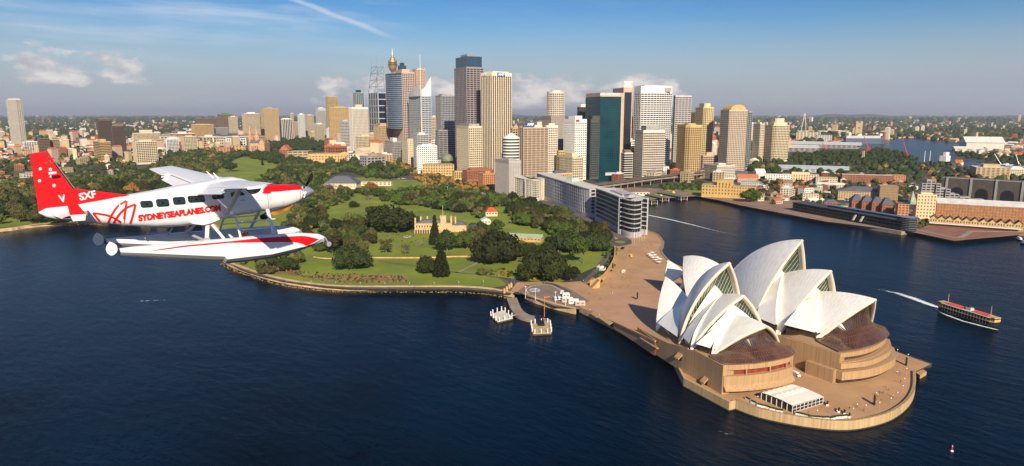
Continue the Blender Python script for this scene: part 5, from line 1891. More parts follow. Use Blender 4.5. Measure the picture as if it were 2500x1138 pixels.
# far right: old wharf sheds, ship, white shed, cable bridge
house('long grey wharf shed on the inland harbour', 2092, 364, 330, 60, 14, 75, M_grey, M_lgrey, 'gable', 12, name='wharf_shed', bay=20)
house('blue grey wharf shed left of the long one', 1992, 372, 140, 50, 14, 75, M_grey, M_lgrey, 'gable', 12, name='wharf_shed', bay=20)
house('big white warehouse on the far shore', 2450, 368, 125, 100, 30, 60, M_pale, M_wroof, 'gable', 22, name='warehouse', bay=30, band=.9, pier=.9)
house('white low shed at the waterside below the big white warehouse', 2400, 372, 90, 50, 12, 60, M_pale, M_wroof, 'gable', 8, name='warehouse', bay=30)
house('pale sawtooth sheet roofed depot behind the cottages', 2068, 424, 150, 40, 8, 62, M_lgrey, mat('pale_blue_roof', (.36, .42, .48), .5, .1, .05), 'gable', 8, name='depot', bay=14)
house('large cream and brick flats near the right edge', 2464, 440, 62, 60, 26, 62, M_tan, M_wroof, 'flat', name='apartment_block', bay=9, plant=6)
house('small cream block at the very right edge', 2506, 440, 34, 40, 22, 62, M_cream, M_wroof, 'hip', 6, name='building_block')
house('cream apartment row on the far shore below the cable bridge', 2002, 346, 115, 60, 48, 60, M_cream, M_roof, 'flat', name='apartment_block', bay=12)
house('grey white apartment row beside the moored grey ship', 2030, 348, 70, 60, 36, 60, M_lgrey, M_roof, 'flat', name='apartment_block', bay=12)
house('tall tan silo block behind the grey ship', 2103, 340, 34, 30, 100, 60, M_tan, M_roof, 'flat', name='silo', bay=40, band=.9, pier=.9, fl=30)
q = Vector(at(1961, 328)); k_ = (q - Vector((CX, CY))).length / FPX
ab = empty('cable_bridge', 'distant cable stayed bridge with one tall pale pylon', 'bridge', (q.x, q.y, LZ))
rt = Vector((cos(YAW), -sin(YAW)))
g = MB()
for s in (-1, 1):
    g.bar((rt.x * s * 6 * k_, rt.y * s * 6 * k_, 0), (rt.x * s * .5 * k_, rt.y * s * .5 * k_, 46 * k_), 1.3 * k_, 1.3 * k_)
g.build('pylon', M_pale, ab)
MB().obox(tuple(rt * -60 * k_), tuple(rt * 170 * k_), (-rt.y * 8, rt.x * 8), 6 * k_, 8 * k_).build('deck', M_lgrey, ab)
g = MB()
for s in (-1, 1):
    for f in (12, 22, 32):
        g.tube((rt.x * s * f * k_, rt.y * s * f * k_, 8 * k_), (0, 0, (28 + f * .6) * k_), .12 * k_, n=4)
g.build('stay_cables', M_pale, ab)
# moored grey ship
q = Vector(at(2064, 352)); q1 = Vector(at(2160, 352)); d = (q1 - q); L = d.length; d.normalize(); nn = Vector((d.y, -d.x))
sh = empty('cargo_ship', 'large blue grey car carrier moored at the far wharf', 'ship', (q.x, q.y, LZ + .4))
s_ = L / 96
pts = [d * 0, d * L * .94, d * L, d * L * .94 - nn * -14 * s_ * .3, d * 0 - nn * -14 * s_ * .3]
MB().prism([tuple(p) for p in (d * 0, d * L * .9, d * L + nn * -6, d * L * .9 + nn * -12 * 2, nn * -24)][::-1], 0, 14 * s_).build('hull', mat('ship_blue', (.06, .09, .17), .5, .1), sh)
MB().prism([tuple(p) for p in (d * 2, d * L * .88, d * L * .88 + nn * -22, d * 2 + nn * -22)][::-1], 14 * s_, 20 * s_).build('superstructure', M_lgrey, sh)
g = MB(); g.obox(tuple(d * L * .86), tuple(d * L * .06), tuple(-nn * 20), 20 * s_, 25 * s_); g.obox(tuple(d * L * .3), tuple(d * L * .1), tuple(-nn * 20), 20 * s_, 23 * s_); g.build('bridge_house', M_white, sh)
# red cranes and masts on the inland harbour
for (bx_, by_, tx_, ty_, lab) in ((2120, 372, 2108, 338, 'red lattice crane in front of the grey ship'), (2218, 398, 2200, 345, 'tall red crane on the barge beyond the hill trees'),
                               (2018, 372, 2006, 350, 'small red crane beside the wharf sheds'), (2450, 418, 2428, 384, 'white crane near the right edge'), (2488, 412, 2478, 384, 'white and green crane at the far right')):
    P = Vector(at(bx_, by_)); k_ = (P - Vector((CX, CY))).length / FPX
    c_ = empty('crane', lab, 'crane', (P.x, P.y, LZ))
    dx = (tx_ - bx_) * k_; zt_ = (by_ - ty_) * k_
    m = M_red if 'red' in lab else M_white
    MB().box(-3 * k_, 3 * k_, -3 * k_, 3 * k_, 0, 6 * k_).build('cabin', m, c_)
    g = MB(); g.bar((0, 0, 4 * k_), (rt.x * dx, rt.y * dx, zt_), .9 * k_, .9 * k_); g.build('jib', m, c_)
    g = MB(); g.bar((rt.x * 3 * k_, rt.y * 3 * k_, 6 * k_), (rt.x * dx * .6, rt.y * dx * .6, zt_ * .62), .5 * k_, .5 * k_); g.build('stay', m, c_)
# observatory on the hill
q = Vector(at(2106, 396)); k_ = (q - Vector((CX, CY))).length / FPX
ob = empty('observatory', 'sandstone observatory with small green domes between hill trees', 'observatory', (q.x, q.y, LZ))
MB().box(-7 * k_, 7 * k_, -6 * k_, 6 * k_, 0, 8 * k_).build('wall', M_tan, ob)
MB().box(-2.5 * k_, 1.5 * k_, -2 * k_, 2 * k_, 8 * k_, 24 * k_).build('tower', M_tan, ob)
MB().lathe([(3.4 * k_, 8 * k_), (3.2 * k_, 10 * k_), (2 * k_, 12 * k_), (.1, 13 * k_)], (5 * k_, 0), 12).build('dome', M_groof, ob)

# ================================================================ suburbs
random.seed(11)
WALLS = [('cream', M_cream), ('white', M_white), ('tan', M_tan), ('pink', M_pink), ('brick', M_brick), ('grey', M_grey), ('pale', M_pale)]
ROOFS = [('terracotta', M_terra), ('white metal', M_wroof), ('grey slate', M_slate), ('flat gravel', M_roof), ('terracotta', M_terra)]
SUB = {}
def small_proto(kind, wi, ri):
    key = (kind, wi, ri)
    if key in SUB:
        return SUB[key]
    g = MB()
    if kind == 'house':
        g.box(-6, 6, -5, 5, 0, 5); g.slot = 1
        g.gable((-6.6, -5.6), (13.2, 0), (0, 11.2), 0, 5.02, 8.2); g.slot = 2
        for x in (-4, -.8, 2.4):
            g.box(x, x + 1.6, -5.1, 5.1, 1.6, 3.4)
        g.box(-6.1, 6.1, -1.2, 1.2, 1.6, 3.4)
    else:
        g.box(-9, 9, -7, 7, 0, 15); g.slot = 1
        g.box(-9.3, 9.3, -7.3, 7.3, 15, 15.8); g.box(-3, 3, -3, 3, 15.8, 18); g.slot = 2
        for z in (2, 5.2, 8.4, 11.6):
            for x in (-8, -4.6, -1.2, 2.2, 5.6):
                g.box(x, x + 2.2, -7.12, 7.12, z, z + 1.7)
            for y in (-5.6, -1.2, 3.2):
                g.box(-9.12, 9.12, y, y + 2.2, z, z + 1.7)
    me_o = g.build('tmp', [WALLS[wi][1], ROOFS[ri][1], M_dark])
    me = me_o.data
    bpy.data.objects.remove(me_o)
    SUB[key] = me
    return me


WATERS = [[at(x, y) for x, y in [(1925, 352), (1990, 353), (2080, 349), (2170, 340), (2230, 336), (2290, 345), (2360, 355), (2340, 388), (2420, 398), (2700, 402), (2700, 420), (2440, 412), (2220, 402), (2195, 386), (2140, 366), (2080, 362), (1930, 370)]],
          ]


def inside(p, poly):
    x, y = p; c = False; j = len(poly) - 1
    for i in range(len(poly)):
        a, b = poly[i], poly[j]
        if (a[1] > y) != (b[1] > y) and x < (b[0] - a[0]) * (y - a[1]) / (b[1] - a[1]) + a[0]:
            c = not c
        j = i
    return c


# (px0, px1, py0, py1, count, share of blocks, where)
REG = [(0, 620, 352, 440, 80, .35, 'in the near suburb left of the park', .9),
       (0, 90, 425, 470, 26, .1, 'in old terraces left of the tail fin', .8),
       (400, 640, 338, 364, 20, 1.0, 'along the far side of the park', 2.2),
       (60, 300, 385, 445, 22, .3, 'around the tail fin behind the park', .9),
       (1850, 2240, 425, 497, 66, .2, 'in the streets above the black terminal', .8),
       (800, 1110, 378, 412, 34, 1.0, 'among the feet of the office towers', 1.9),
       (1330, 1760, 424, 446, 22, 1.0, 'between the quay towers', 1.2),
       (2240, 2500, 415, 440, 14, .4, 'above the dark viaduct near the right edge', 1.0)]
cnt = 0
for (x0, x1, y0, y1, n, share, where, s0) in REG:
    for i in range(n):
        px = random.uniform(x0, x1); py = y0 + (y1 - y0) * random.random() ** .9
        if x1 > 1800 and 2230 < px and py > 445: continue
        if x0 == 0 and x1 == 620 and px > 150 and py > 400 - (px - 150) * .06: continue
        kind = 'block' if random.random() < share else 'house'
        wi, ri = random.randrange(7), random.randrange(5)
        X, Y = at(px, py)
        me = small_proto(kind, wi, ri)
        o = bpy.data.objects.new('apartment_block' if kind == 'block' else 'suburban_house', me)
        scn.collection.objects.link(o)
        o.location = (X, Y, LZ); o.rotation_euler = (0, 0, random.choice((.2, .35, 1.2, -.3)) + random.uniform(-.1, .1))
        s = s0 * random.uniform(.8, 1.35) * (1.25 if py < 380 else 1.0)
        o.scale = (s * random.uniform(.9, 1.6), s, s)
        lab = ('small %s house, %s roof, ' if kind == 'house' else 'plain %s block, %s roof, ') % (WALLS[wi][0], ROOFS[ri][0])
        tag(o, lab + where, 'house' if kind == 'house' else 'building', ('%s %s %ss %s' % (WALLS[wi][0], ROOFS[ri][0].split()[0], kind, where)))
        cnt += 1
# everything farther off, thousands of roofs: one object
g = MB()
mats_ = [M_tan, M_cream, M_pale, M_terra, M_brick, M_slate, M_wroof, M_pink]
random.seed(21)
def sub_cloud(x0, x1, ya, yb, n, smin, smax, tall=.05):
    for i in range(n):
        px = random.uniform(x0, x1)
        f = random.random()
        py = ya + (yb - ya) * f ** 1.4
        X, Y = at(px, py)
        if any(inside((X, Y), w) for w in WATERS):
            continue
        if abs(px - 1962) < 4: continue
        s = random.uniform(smin, smax)
        h = s * random.uniform(.3, .55)
        if random.random() < tall:
            h = s * random.uniform(1.2, 3.0)
        a = random.choice((.2, .5, 1.3)) + random.uniform(-.15, .15)
        u = Vector((cos(a), sin(a))) * s * random.uniform(.8, 1.8); v = Vector((-sin(a), cos(a))) * s
        g.slot = random.choice((0, 0, 1, 2, 4, 7, 1, 0))
        g.obox((X, Y), tuple(u), tuple(v), LZ, LZ + h)
        g.slot = random.choice((3, 3, 5, 6, 6, 3, 1))
        g.gable((X, Y), u * 1.03, v * 1.03, 0, LZ + h + .1, LZ + h + s * .3)
sub_cloud(-100, 2600, 284, 300, 1500, 22, 44, .06)
sub_cloud(-100, 2600, 300, 345, 2900, 12, 24, .05)
sub_cloud(0, 640, 340, 372, 700, 12, 22, .12)
sub_cloud(1900, 2600, 330, 352, 300, 14, 26, .05)
sub_cloud(2380, 2600, 345, 385, 120, 12, 22, .05)
sub_cloud(800, 1900, 330, 400, 500, 18, 36, .4)
sub_cloud(0, 400, 372, 400, 200, 9, 16, .1)
o = g.build('far_suburb_roofs', mats_)
tag(o, 'countless tiny pale and red roofs of suburbs reaching the horizon', 'suburb', None, 'stuff')
# ================================================================ trees
def leaf_mat(name, c1, c2, rnd=.5):
    m = bpy.data.materials.new(name)
    m.use_nodes = True
    nt = m.node_tree; N, L = nt.nodes, nt.links
    b = N['Principled BSDF']
    b.inputs['Roughness'].default_value = .75
    b.inputs['Specular IOR Level'].default_value = .2
    oi = N.new('ShaderNodeObjectInfo')
    g = N.new('ShaderNodeNewGeometry')
    n = N.new('ShaderNodeTexNoise')
    n.inputs['Scale'].default_value = .22
    n.inputs['Detail'].default_value = 3
    L.new(g.outputs['Position'], n.inputs['Vector'])
    r = N.new('ShaderNodeMix'); r.data_type = 'RGBA'
    L.new(n.outputs['Fac'], r.inputs[0])
    r.inputs[6].default_value = tuple(c1) + (1,); r.inputs[7].default_value = tuple(c2) + (1,)
    h = N.new('ShaderNodeHueSaturation')
    mm = N.new('ShaderNodeMapRange')
    L.new(oi.outputs['Random'], mm.inputs[0])
    mm.inputs[3].default_value = 1 - rnd; mm.inputs[4].default_value = 1 + rnd
    L.new(mm.outputs[0], h.inputs['Value'])
    m2 = N.new('ShaderNodeMapRange')
    L.new(oi.outputs['Random'], m2.inputs[0])
    m2.inputs[3].default_value = .475; m2.inputs[4].default_value = .52
    L.new(m2.outputs[0], h.inputs['Hue'])
    L.new(r.outputs[2], h.inputs['Color'])
    L.new(h.outputs[0], b.inputs['Base Color'])
    return m


LM_ = {'dark': leaf_mat('dark_foliage', (.010, .018, .004), (.043, .055, .012)),
       'mid': leaf_mat('green_foliage', (.018, .036, .006), (.082, .105, .016)),
       'olive': leaf_mat('olive_foliage', (.034, .036, .011), (.105, .098, .030)),
       'autumn': leaf_mat('autumn_foliage', (.14, .060, .015), (.30, .145, .035)),
       'bare': leaf_mat('bare_twigs', (.10, .065, .055), (.20, .14, .12)),
       'yellow': leaf_mat('yellow_foliage', (.16, .17, .02), (.34, .34, .04))}
M_bark = mat('tree_bark', (.16, .12, .08), .9, .3, .5)


def leaves(rnd, clumps, nleaf, size):
    vs, fs = [], []
    for (c, r) in clumps:
        k = int(nleaf * r * r)
        for _ in range(k):
            z = rnd.uniform(-.55, 1)
            t = rnd.uniform(0, 2 * pi)
            q = sqrt(max(0, 1 - z * z))
            nrm = Vector((q * cos(t), q * sin(t), z))
            p = c + nrm * r * rnd.uniform(.82, 1.12)
            nn = (nrm + Vector((rnd.gauss(0, .45), rnd.gauss(0, .45), rnd.gauss(0, .45)))).normalized()
            u = nn.orthogonal().normalized()
            w = nn.cross(u)
            a = rnd.uniform(0, pi)
            u, w = u * cos(a) + w * sin(a), w * cos(a) - u * sin(a)
            s = size * rnd.uniform(.6, 1.25)
            b = len(vs)
            vs += [p - u * s - w * s * .7, p + u * s - w * s * .5, p + u * s * .8 + w * s * .7, p - u * s * .7 + w * s * .8]
            fs.append((b, b + 1, b + 2, b + 3))
    return vs, fs


def core(rnd, clumps, f=.86):
    vs, fs = [], []
    for c, r in clumps:
        b = len(vs)
        n = 7
        for k, (zz, rr) in enumerate(((-.8, .45), (-.2, .95), (.45, .85), (.9, .3))):
            for i in range(n):
                t = 2 * pi * i / n + k
                j = rnd.uniform(.85, 1.1)
                vs.append(c + Vector((rr * cos(t) * j, rr * sin(t) * j, zz)) * r * f)
        for k in range(3):
            for i in range(n):
                fs.append((b + k * n + i, b + k * n + (i + 1) % n, b + (k + 1) * n + (i + 1) % n, b + (k + 1) * n + i))
        fs.append(tuple(b + 3 * n + i for i in range(n)))
        fs.append(tuple(b + i for i in range(n - 1, -1, -1)))
    return vs, fs


def crown_data(kind, seed, nleaf=900, size=.055):
    """crown of unit half-width; returns (verts, faces), trunk MB"""
    rnd = random.Random(seed)
    cl = []
    tr = MB()
    if kind in ('fig', 'round', 'shrub'):
        H_ = {'fig': .80, 'round': 1.15, 'shrub': .7}[kind]
        n = {'fig': 20, 'round': 15, 'shrub': 7}[kind]
        for i in range(n):
            t = rnd.uniform(0, 2 * pi); q = sqrt(rnd.random()) * .72
            z = H_ * (.42 + .52 * (1 - (q / .8) ** 2) * rnd.uniform(.6, 1.1))
            r = rnd.uniform(.22, .40)
            cl.append((Vector((q * cos(t), q * sin(t), z)), r))
        cl.append((Vector((0, 0, H_ * .55)), .55))
        tr.tube((0, 0, 0), (0, 0, H_ * .5), .07, .05, 6)
        for i in range(4):
            t = i * 1.6
            tr.tube((0, 0, .2), (.4 * cos(t), .4 * sin(t), H_ * .55), .04, .02, 5)
    elif kind == 'loose':
        tr.tube((0, 0, 0), (.03, 0, .8), .05, .035, 6)
        for i in range(12):
            t = rnd.uniform(0, 2 * pi); q = rnd.uniform(.25, .75); z = rnd.uniform(.85, 1.75)
            c = Vector((q * cos(t), q * sin(t), z))
            cl.append((c, rnd.uniform(.20, .34)))
            tr.tube((.03, 0, .75), c, .03, .01, 4)
    elif kind == 'twig':
        tr.tube((0, 0, 0), (0, 0, .6), .05, .04, 6)
        for i in range(14):
            t = rnd.uniform(0, 2 * pi); q = rnd.uniform(.2, .75); z = rnd.uniform(.6, 1.4)
            c = Vector((q * cos(t), q * sin(t), z))
            cl.append((c, rnd.uniform(.16, .28)))
            tr.tube((0, 0, .5), c, .03, .008, 4)
    elif kind == 'pine':
        tr.tube((0, 0, 0), (0, 0, 4.0), .09, .02, 6)
        for k in range(15):
            z = .35 + k * .25
            w = (1 - k / 15.5) ** .8
            m = max(3, int(9 * w))
            for i in range(m):
                t = 2 * pi * i / m + k
                for f in (.45, .85):
                    cl.append((Vector((w * f * cos(t), w * f * sin(t), z + .06 * f)), .13 + .1 * w))
    elif kind == 'cypress':
        tr.tube((0, 0, 0), (0, 0, 2), .08, .04, 5)
        for k in range(11):
            cl.append((Vector((rnd.gauss(0, .08), rnd.gauss(0, .08), .6 + k * .5)), .85 * (1 - k / 14)))
    elif kind == 'palm':
        tr.tube((0, 0, 0), (0, 0, 1.3), .09, .06, 6)
        vs, fs = [], []
        for i in range(22):
            t = 2 * pi * i / 22 + rnd.uniform(-.1, .1); el = rnd.uniform(-.2, .9)
            prev = None
            for k in range(6):
                f = k / 5
                c = Vector((cos(t) * f, sin(t) * f, 1.35 + el * f - .9 * f * f))
                w = .07 * (1 - f * .7)
                sd_ = Vector((-sin(t), cos(t), 0)) * w
                vs += [c - sd_, c + sd_]
                if k:
                    b = len(vs) - 4
                    fs.append((b, b + 1, b + 3, b + 2))
        return (vs, fs), tr
    if kind in ('twig',):
        v, f = leaves(rnd, cl, nleaf * 1.5, size * .45)
    else:
        v, f = leaves(rnd, cl, nleaf, size)
        if kind not in ('loose',):
            v2, f2 = core(rnd, cl)
            b = len(v)
            v += v2; f += [tuple(b + i for i in q) for q in f2]
        else:
            v2, f2 = core(rnd, cl, .6)
            b = len(v)
            v += v2; f += [tuple(b + i for i in q) for q in f2]
    return (v, f), tr


TP = {}
NV_ = {'fig': 4, 'round': 4, 'loose': 3, 'twig': 2, 'pine': 1, 'cypress': 1, 'palm': 1, 'shrub': 2}
for kd, nvv in NV_.items():
    for j in range(nvv):
        (v, f), tr = crown_data(kd, 100 * len(kd) + j, 1000 if kd in ('fig', 'round') else 1100)
        me = bpy.data.meshes.new('crown'); me.from_pydata([tuple(p) for p in v], [], f); me.update()
        mt = bpy.data.meshes.new('trunk'); mt.from_pydata([tuple(p) for p in tr.v], [], tr.f); mt.materials.append(M_bark); mt.update()
        TP[(kd, j)] = (me, mt)
TM = {}


def tree_me(kd, j, hue):
    k = (kd, j, hue)
    if k not in TM:
        me = TP[(kd, j)][0].copy(); me.materials.append(LM_[hue]); TM[k] = me
    return TM[k]


KN = {'fig': 'fig_tree', 'round': 'tree', 'loose': 'gum_tree', 'twig': 'bare_tree', 'pine': 'norfolk_pine', 'cypress': 'cypress', 'palm': 'palm_tree', 'shrub': 'shrub'}
TREES = []


def add_tree(X, Y, w, kd, hue, label, group=None, z=LZ, hs=1.0, rnd=random):
    j = rnd.randrange(NV_[kd])
    r = empty(KN[kd], label, 'tree' if kd != 'shrub' else 'shrub', (X, Y, z), rnd.uniform(0, 6.28), group)
    r.scale = (w, w, w * hs)
    for nm, me in (('crown', tree_me(kd, j, hue)), ('trunk', TP[(kd, j)][1])):
        o = bpy.data.objects.new(nm, me); scn.collection.objects.link(o); o.parent = r
    return r


rt_ = random.Random(77)
# notable single trees: px, py (foot), width in px, kind, hue, height factor, label
SOLO = [
    (857, 664, 96, 'fig', 'dark', 1.15, 'huge dark spreading fig tree standing alone on the waterside lawn'),
    (1078, 679, 40, 'pine', 'dark', .95, 'broad dark pine in front of the fig on the waterside lawn'),
    (1046, 672, 62, 'fig', 'dark', 1.3, 'dark rounded fig tree pressed against the broad pine'),
    (1212, 650, 118, 'fig', 'dark', 1.3, 'largest dark fig tree in the middle of the garden slope'),
    (1160, 612, 80, 'fig', 'olive', 1.3, 'olive tinted fig tree behind the largest dark fig'),
    (1062, 600, 26, 'pine', 'dark', 1.35, 'tall narrow pine in front of the sandstone castle house'),
    (1092, 618, 62, 'round', 'dark', 1.2, 'tall dark round tree below the castle house tower'),
    (1140, 612, 56, 'round', 'mid', 1.2, 'green round tree right of the castle house'),
    (1328, 690, 112, 'fig', 'dark', 1.25, 'wide dark fig tree beside the lamp pole at the forecourt edge'),
    (1285, 690, 70, 'round', 'mid', .8, 'mid green tree left of the wide fig by the forecourt'),
    (1394, 688, 60, 'round', 'dark', .8, 'dark tree at the foot of the sandstone garden stairs'),
    (1424, 648, 64, 'loose', 'mid', 1.0, 'pale trunked gum tree alone on the small lawn above the forecourt'),
    (1386, 620, 80, 'fig', 'dark', 1.2, 'dark fig tree left of the pale trunked gum'),
    (1458, 618, 66, 'fig', 'dark', 1.2, 'dark fig tree at the right garden corner'),
    (955, 574, 120, 'fig', 'dark', 1.05, 'very wide dark fig tree left of the castle house'),
    (1000, 560, 60, 'fig', 'dark', 1.1, 'smaller dark fig tree touching the castle house left side'),
    (943, 622, 44, 'loose', 'olive', .8, 'thin white trunked tree left of the round garden pond'),
    (990, 626, 36, 'twig', 'olive', .9, 'small twiggy tree below the round garden lawn'),
    (812, 622, 52, 'loose', 'olive', 1.0, 'thin pale tree standing under the seaplane wheel'),
    (803, 480, 40, 'twig', 'bare', .9, 'bare purplish grey tree right of the spinner'),
    (771, 560, 42, 'round', 'dark', .8, 'dark round shrub like tree under the engine cowling'),
    (736, 590, 44, 'shrub', 'autumn', .9, 'rusty brown bush below the engine cowling'),
    (862, 508, 34, 'shrub', 'dark', .9, 'round dark bush alone on the upper lawn'),
    (907, 520, 34, 'shrub', 'mid', .9, 'neat green round bush on the upper lawn'),
    (900, 490, 26, 'twig', 'bare', .9, 'small bare grey tree on the upper lawn'),
    (1175, 514, 24, 'palm', 'olive', 1.2, 'palm tree above the red roofed house'),
    (1362, 556, 30, 'palm', 'mid', 1.2, 'palm tree before the grey balconied apartments'),
    (1176, 674, 40, 'shrub', 'olive', .8, 'light olive bush by the path junction'),
    (811, 402, 12, 'shrub', 'yellow', 1.4, 'bright yellow green tree in front of the golden library'),
    (641, 404, 7, 'cypress', 'dark', .8, 'lone thin dark cypress on the far lawn'),
    (563, 420, 32, 'round', 'dark', 1.0, 'rounded dark tree on the left edge of the far lawn'),
    (1836, 496, 58, 'round', 'mid', .75, 'bright green round tree on the quay right of the tan museum'),
    (1880, 492, 70, 'twig', 'olive', .9, 'wide grey brown tree on the quay behind the terminal end'),
    (775, 668, 8, 'shrub', 'dark', 1, 'small dark bush at the left end of the stony bed'),
    (922, 420, 44, 'round', 'mid', .8, 'bright green dome shaped tree above the conservatorium'),
    (905, 470, 36, 'round', 'autumn', .9, 'orange brown tree in front of the conservatorium annex'),
    (652, 672, 44, 'round', 'olive', .6, 'olive thicket tree under the seaplane float'),
    (700, 668, 60, 'round', 'dark', .8, 'dark tree under the seaplane bow'),
]


def scale_at(px, py):
    X, Y = at(px, py)
    return X, Y, hypot(hypot(X - CX, Y - CY), H) / FPX


for (px, py, w, kd, hue, hs, lab) in SOLO:
    X, Y, k = scale_at(px, py)
    d = Vector((X - CX, Y - CY)).normalized() * (w * k * .35)
    add_tree(X + d.x, Y + d.y, w * k * .52, kd, hue, lab, None, LZ, hs, rt_)

# stands of trees: polygon, spacing (m), width range (m), kinds, where
STANDS = [
    ('in the dense belt above the left shore', [(-10, 548), (-10, 490), (20, 450), (120, 440), (230, 440), (330, 430), (400, 400), (470, 372), (560, 356), (625, 372), (560, 392), (520, 425), (440, 468), (520, 520), (500, 545), (300, 546), (100, 545)], 16, (11, 18), [('fig', 'dark', 5), ('round', 'dark', 4), ('round', 'olive', 3), ('fig', 'mid', 2), ('loose', 'olive', 1), ('twig', 'bare', .6), ('round', 'autumn', .15)]),
    ('between the cathedral and the golden library', [(560, 360), (640, 370), (740, 392), (760, 408), (700, 410), (640, 392), (590, 384)], 26, (13, 22), [('fig', 'dark', 5), ('round', 'dark', 3)]),
    ('between the far lawn and the conservatorium', [(610, 475), (640, 440), (690, 402), (745, 400), (800, 404), (850, 412), (800, 436), (790, 462), (760, 480), (740, 520), (640, 500)], 17, (9, 15), [('fig', 'dark', 4), ('round', 'olive', 4), ('round', 'dark', 3), ('round', 'autumn', .2), ('round', 'mid', 2)]),
    ('above the conservatorium below the avenue', [(800, 404), (900, 398), (960, 404), (1000, 430), (960, 438), (900, 436), (850, 420)], 17, (8, 14), [('round', 'dark', 5), ('round', 'mid', 3), ('cypress', 'dark', .6), ('round', 'olive', 2)]),
    ('along the autumn avenue below the towers', [(900, 396), (950, 396), (1000, 408), (1050, 424), (1110, 442), (1200, 462), (1190, 474), (1090, 466), (1040, 456), (1010, 432), (960, 408)], 15, (7, 11), [('round', 'autumn', 9), ('twig', 'bare', 2), ('round', 'olive', 2), ('round', 'dark', 2), ('twig', 'autumn', 2)]),
    ('in the far park belt behind the cathedral', [(632, 350), (690, 344), (810, 348), (812, 366), (740, 372), (660, 366)], 34, (17, 28), [('fig', 'dark', 5), ('round', 'dark', 3)]),
    ('in the garden woods below the apartment row', [(990, 470), (1080, 462), (1200, 478), (1300, 500), (1400, 540), (1478, 574), (1486, 600), (1440, 602), (1360, 590), (1300, 560), (1190, 520), (1140, 530), (1060, 510), (1000, 500)], 12, (8, 14), [('fig', 'dark', 5), ('round', 'mid', 3), ('round', 'dark', 3), ('round', 'olive', 2), ('palm', 'mid', .5), ('twig', 'bare', .4)]),
    ('around the castle house and green roofed pavilion', [(1150, 560), (1220, 560), (1290, 600), (1360, 600), (1340, 650), (1270, 650), (1240, 620), (1180, 600)], 11, (7, 12), [('fig', 'dark', 3), ('round', 'mid', 3), ('round', 'dark', 3), ('shrub', 'olive', 1)]),
    ('on the garden slope under the seaplane nose', [(750, 470), (850, 462), (860, 485), (800, 510), (790, 545), (890, 560), (880, 600), (900, 628), (800, 626), (720, 600), (700, 560), (730, 510)], 14, (7, 13), [('round', 'dark', 4), ('round', 'olive', 4), ('twig', 'bare', .8), ('fig', 'mid', 2), ('shrub', 'autumn', .7)]),
    ('on the lawn between fig tree and upper garden', [(860, 470), (990, 468), (1010, 490), (1000, 505), (960, 498), (900, 480)], 14, (8, 13), [('fig', 'dark', 4), ('round', 'mid', 3)]),
    ('under the seaplane floats by the shore path', [(560, 600), (640, 590), (720, 610), (740, 645), (680, 655), (640, 672), (590, 650)], 13, (5, 9), [('round', 'dark', 4), ('round', 'mid', 3), ('round', 'olive', 2)]),
    ('between the castle house and the apartment row', [(1140, 512), (1200, 500), (1300, 528), (1400, 565), (1420, 610), (1370, 625), (1335, 560), (1250, 548), (1180, 540)], 11, (7, 12), [('fig', 'dark', 4), ('round', 'mid', 3), ('round', 'olive', 3), ('twig', 'bare', .5)]),
    ('left of the round garden pond', [(830, 540), (905, 530), (915, 575), (900, 612), (850, 610), (800, 590)], 11, (6, 11), [('round', 'mid', 3), ('round', 'dark', 3), ('round', 'olive', 2), ('cypress', 'dark', .6)]),
    ('on the forecourt cliff edge', [(1484, 606), (1506, 604), (1500, 650), (1478, 690), (1440, 700), (1470, 660)], 8, (3.5, 6), [('round', 'mid', 3), ('shrub', 'dark', 3)]),
    ('on the quay lawn in front of the tan museum', [(1600, 456), (1720, 448), (1790, 470), (1780, 476), (1690, 466), (1620, 466)], 13, (5, 9), [('round', 'dark', 3), ('round', 'mid', 3)]),
    ('on the observatory hill', [(1930, 385), (2020, 376), (2110, 378), (2160, 370), (2230, 390), (2240, 402), (2100, 405), (1940, 400)], 30, (14, 24), [('fig', 'dark', 5), ('round', 'dark', 3)]),
    ('among the old streets of the west quay', [(1850, 430), (2240, 440), (2240, 500), (2060, 494), (1900, 488), (1850, 470)], 30, (6, 10), [('round', 'dark', 3), ('round', 'olive', 3), ('twig', 'bare', 1), ('round', 'autumn', 1)]),
    ('between the stepped flats and the woolstore', [(2300, 490), (2500, 500), (2500, 508), (2300, 500)], 14, (5, 8), [('round', 'mid', 3), ('round', 'dark', 3)]),
    ('beside the round black terminal tower', [(2232, 538), (2262, 542), (2258, 556), (2234, 560)], 9, (4, 6), [('round', 'mid', 3), ('round', 'olive', 2)]),
    ('on the far headland right of the inland harbour', [(2330, 376), (2500, 384), (2600, 392), (2600, 398), (2440, 398), (2350, 388)], 34, (12, 18), [('fig', 'dark', 5), ('round', 'dark', 3)]),
]
CLR = [[(860, 490), (890, 476), (985, 505), (985, 530), (900, 545), (865, 530)], [(1040, 520), (1150, 520), (1150, 560), (1040, 560)], [(1205, 505), (1245, 505), (1245, 545), (1190, 560), (1180, 530)],
       [(1215, 562), (1325, 562), (1345, 618), (1235, 612)]]
cand = []
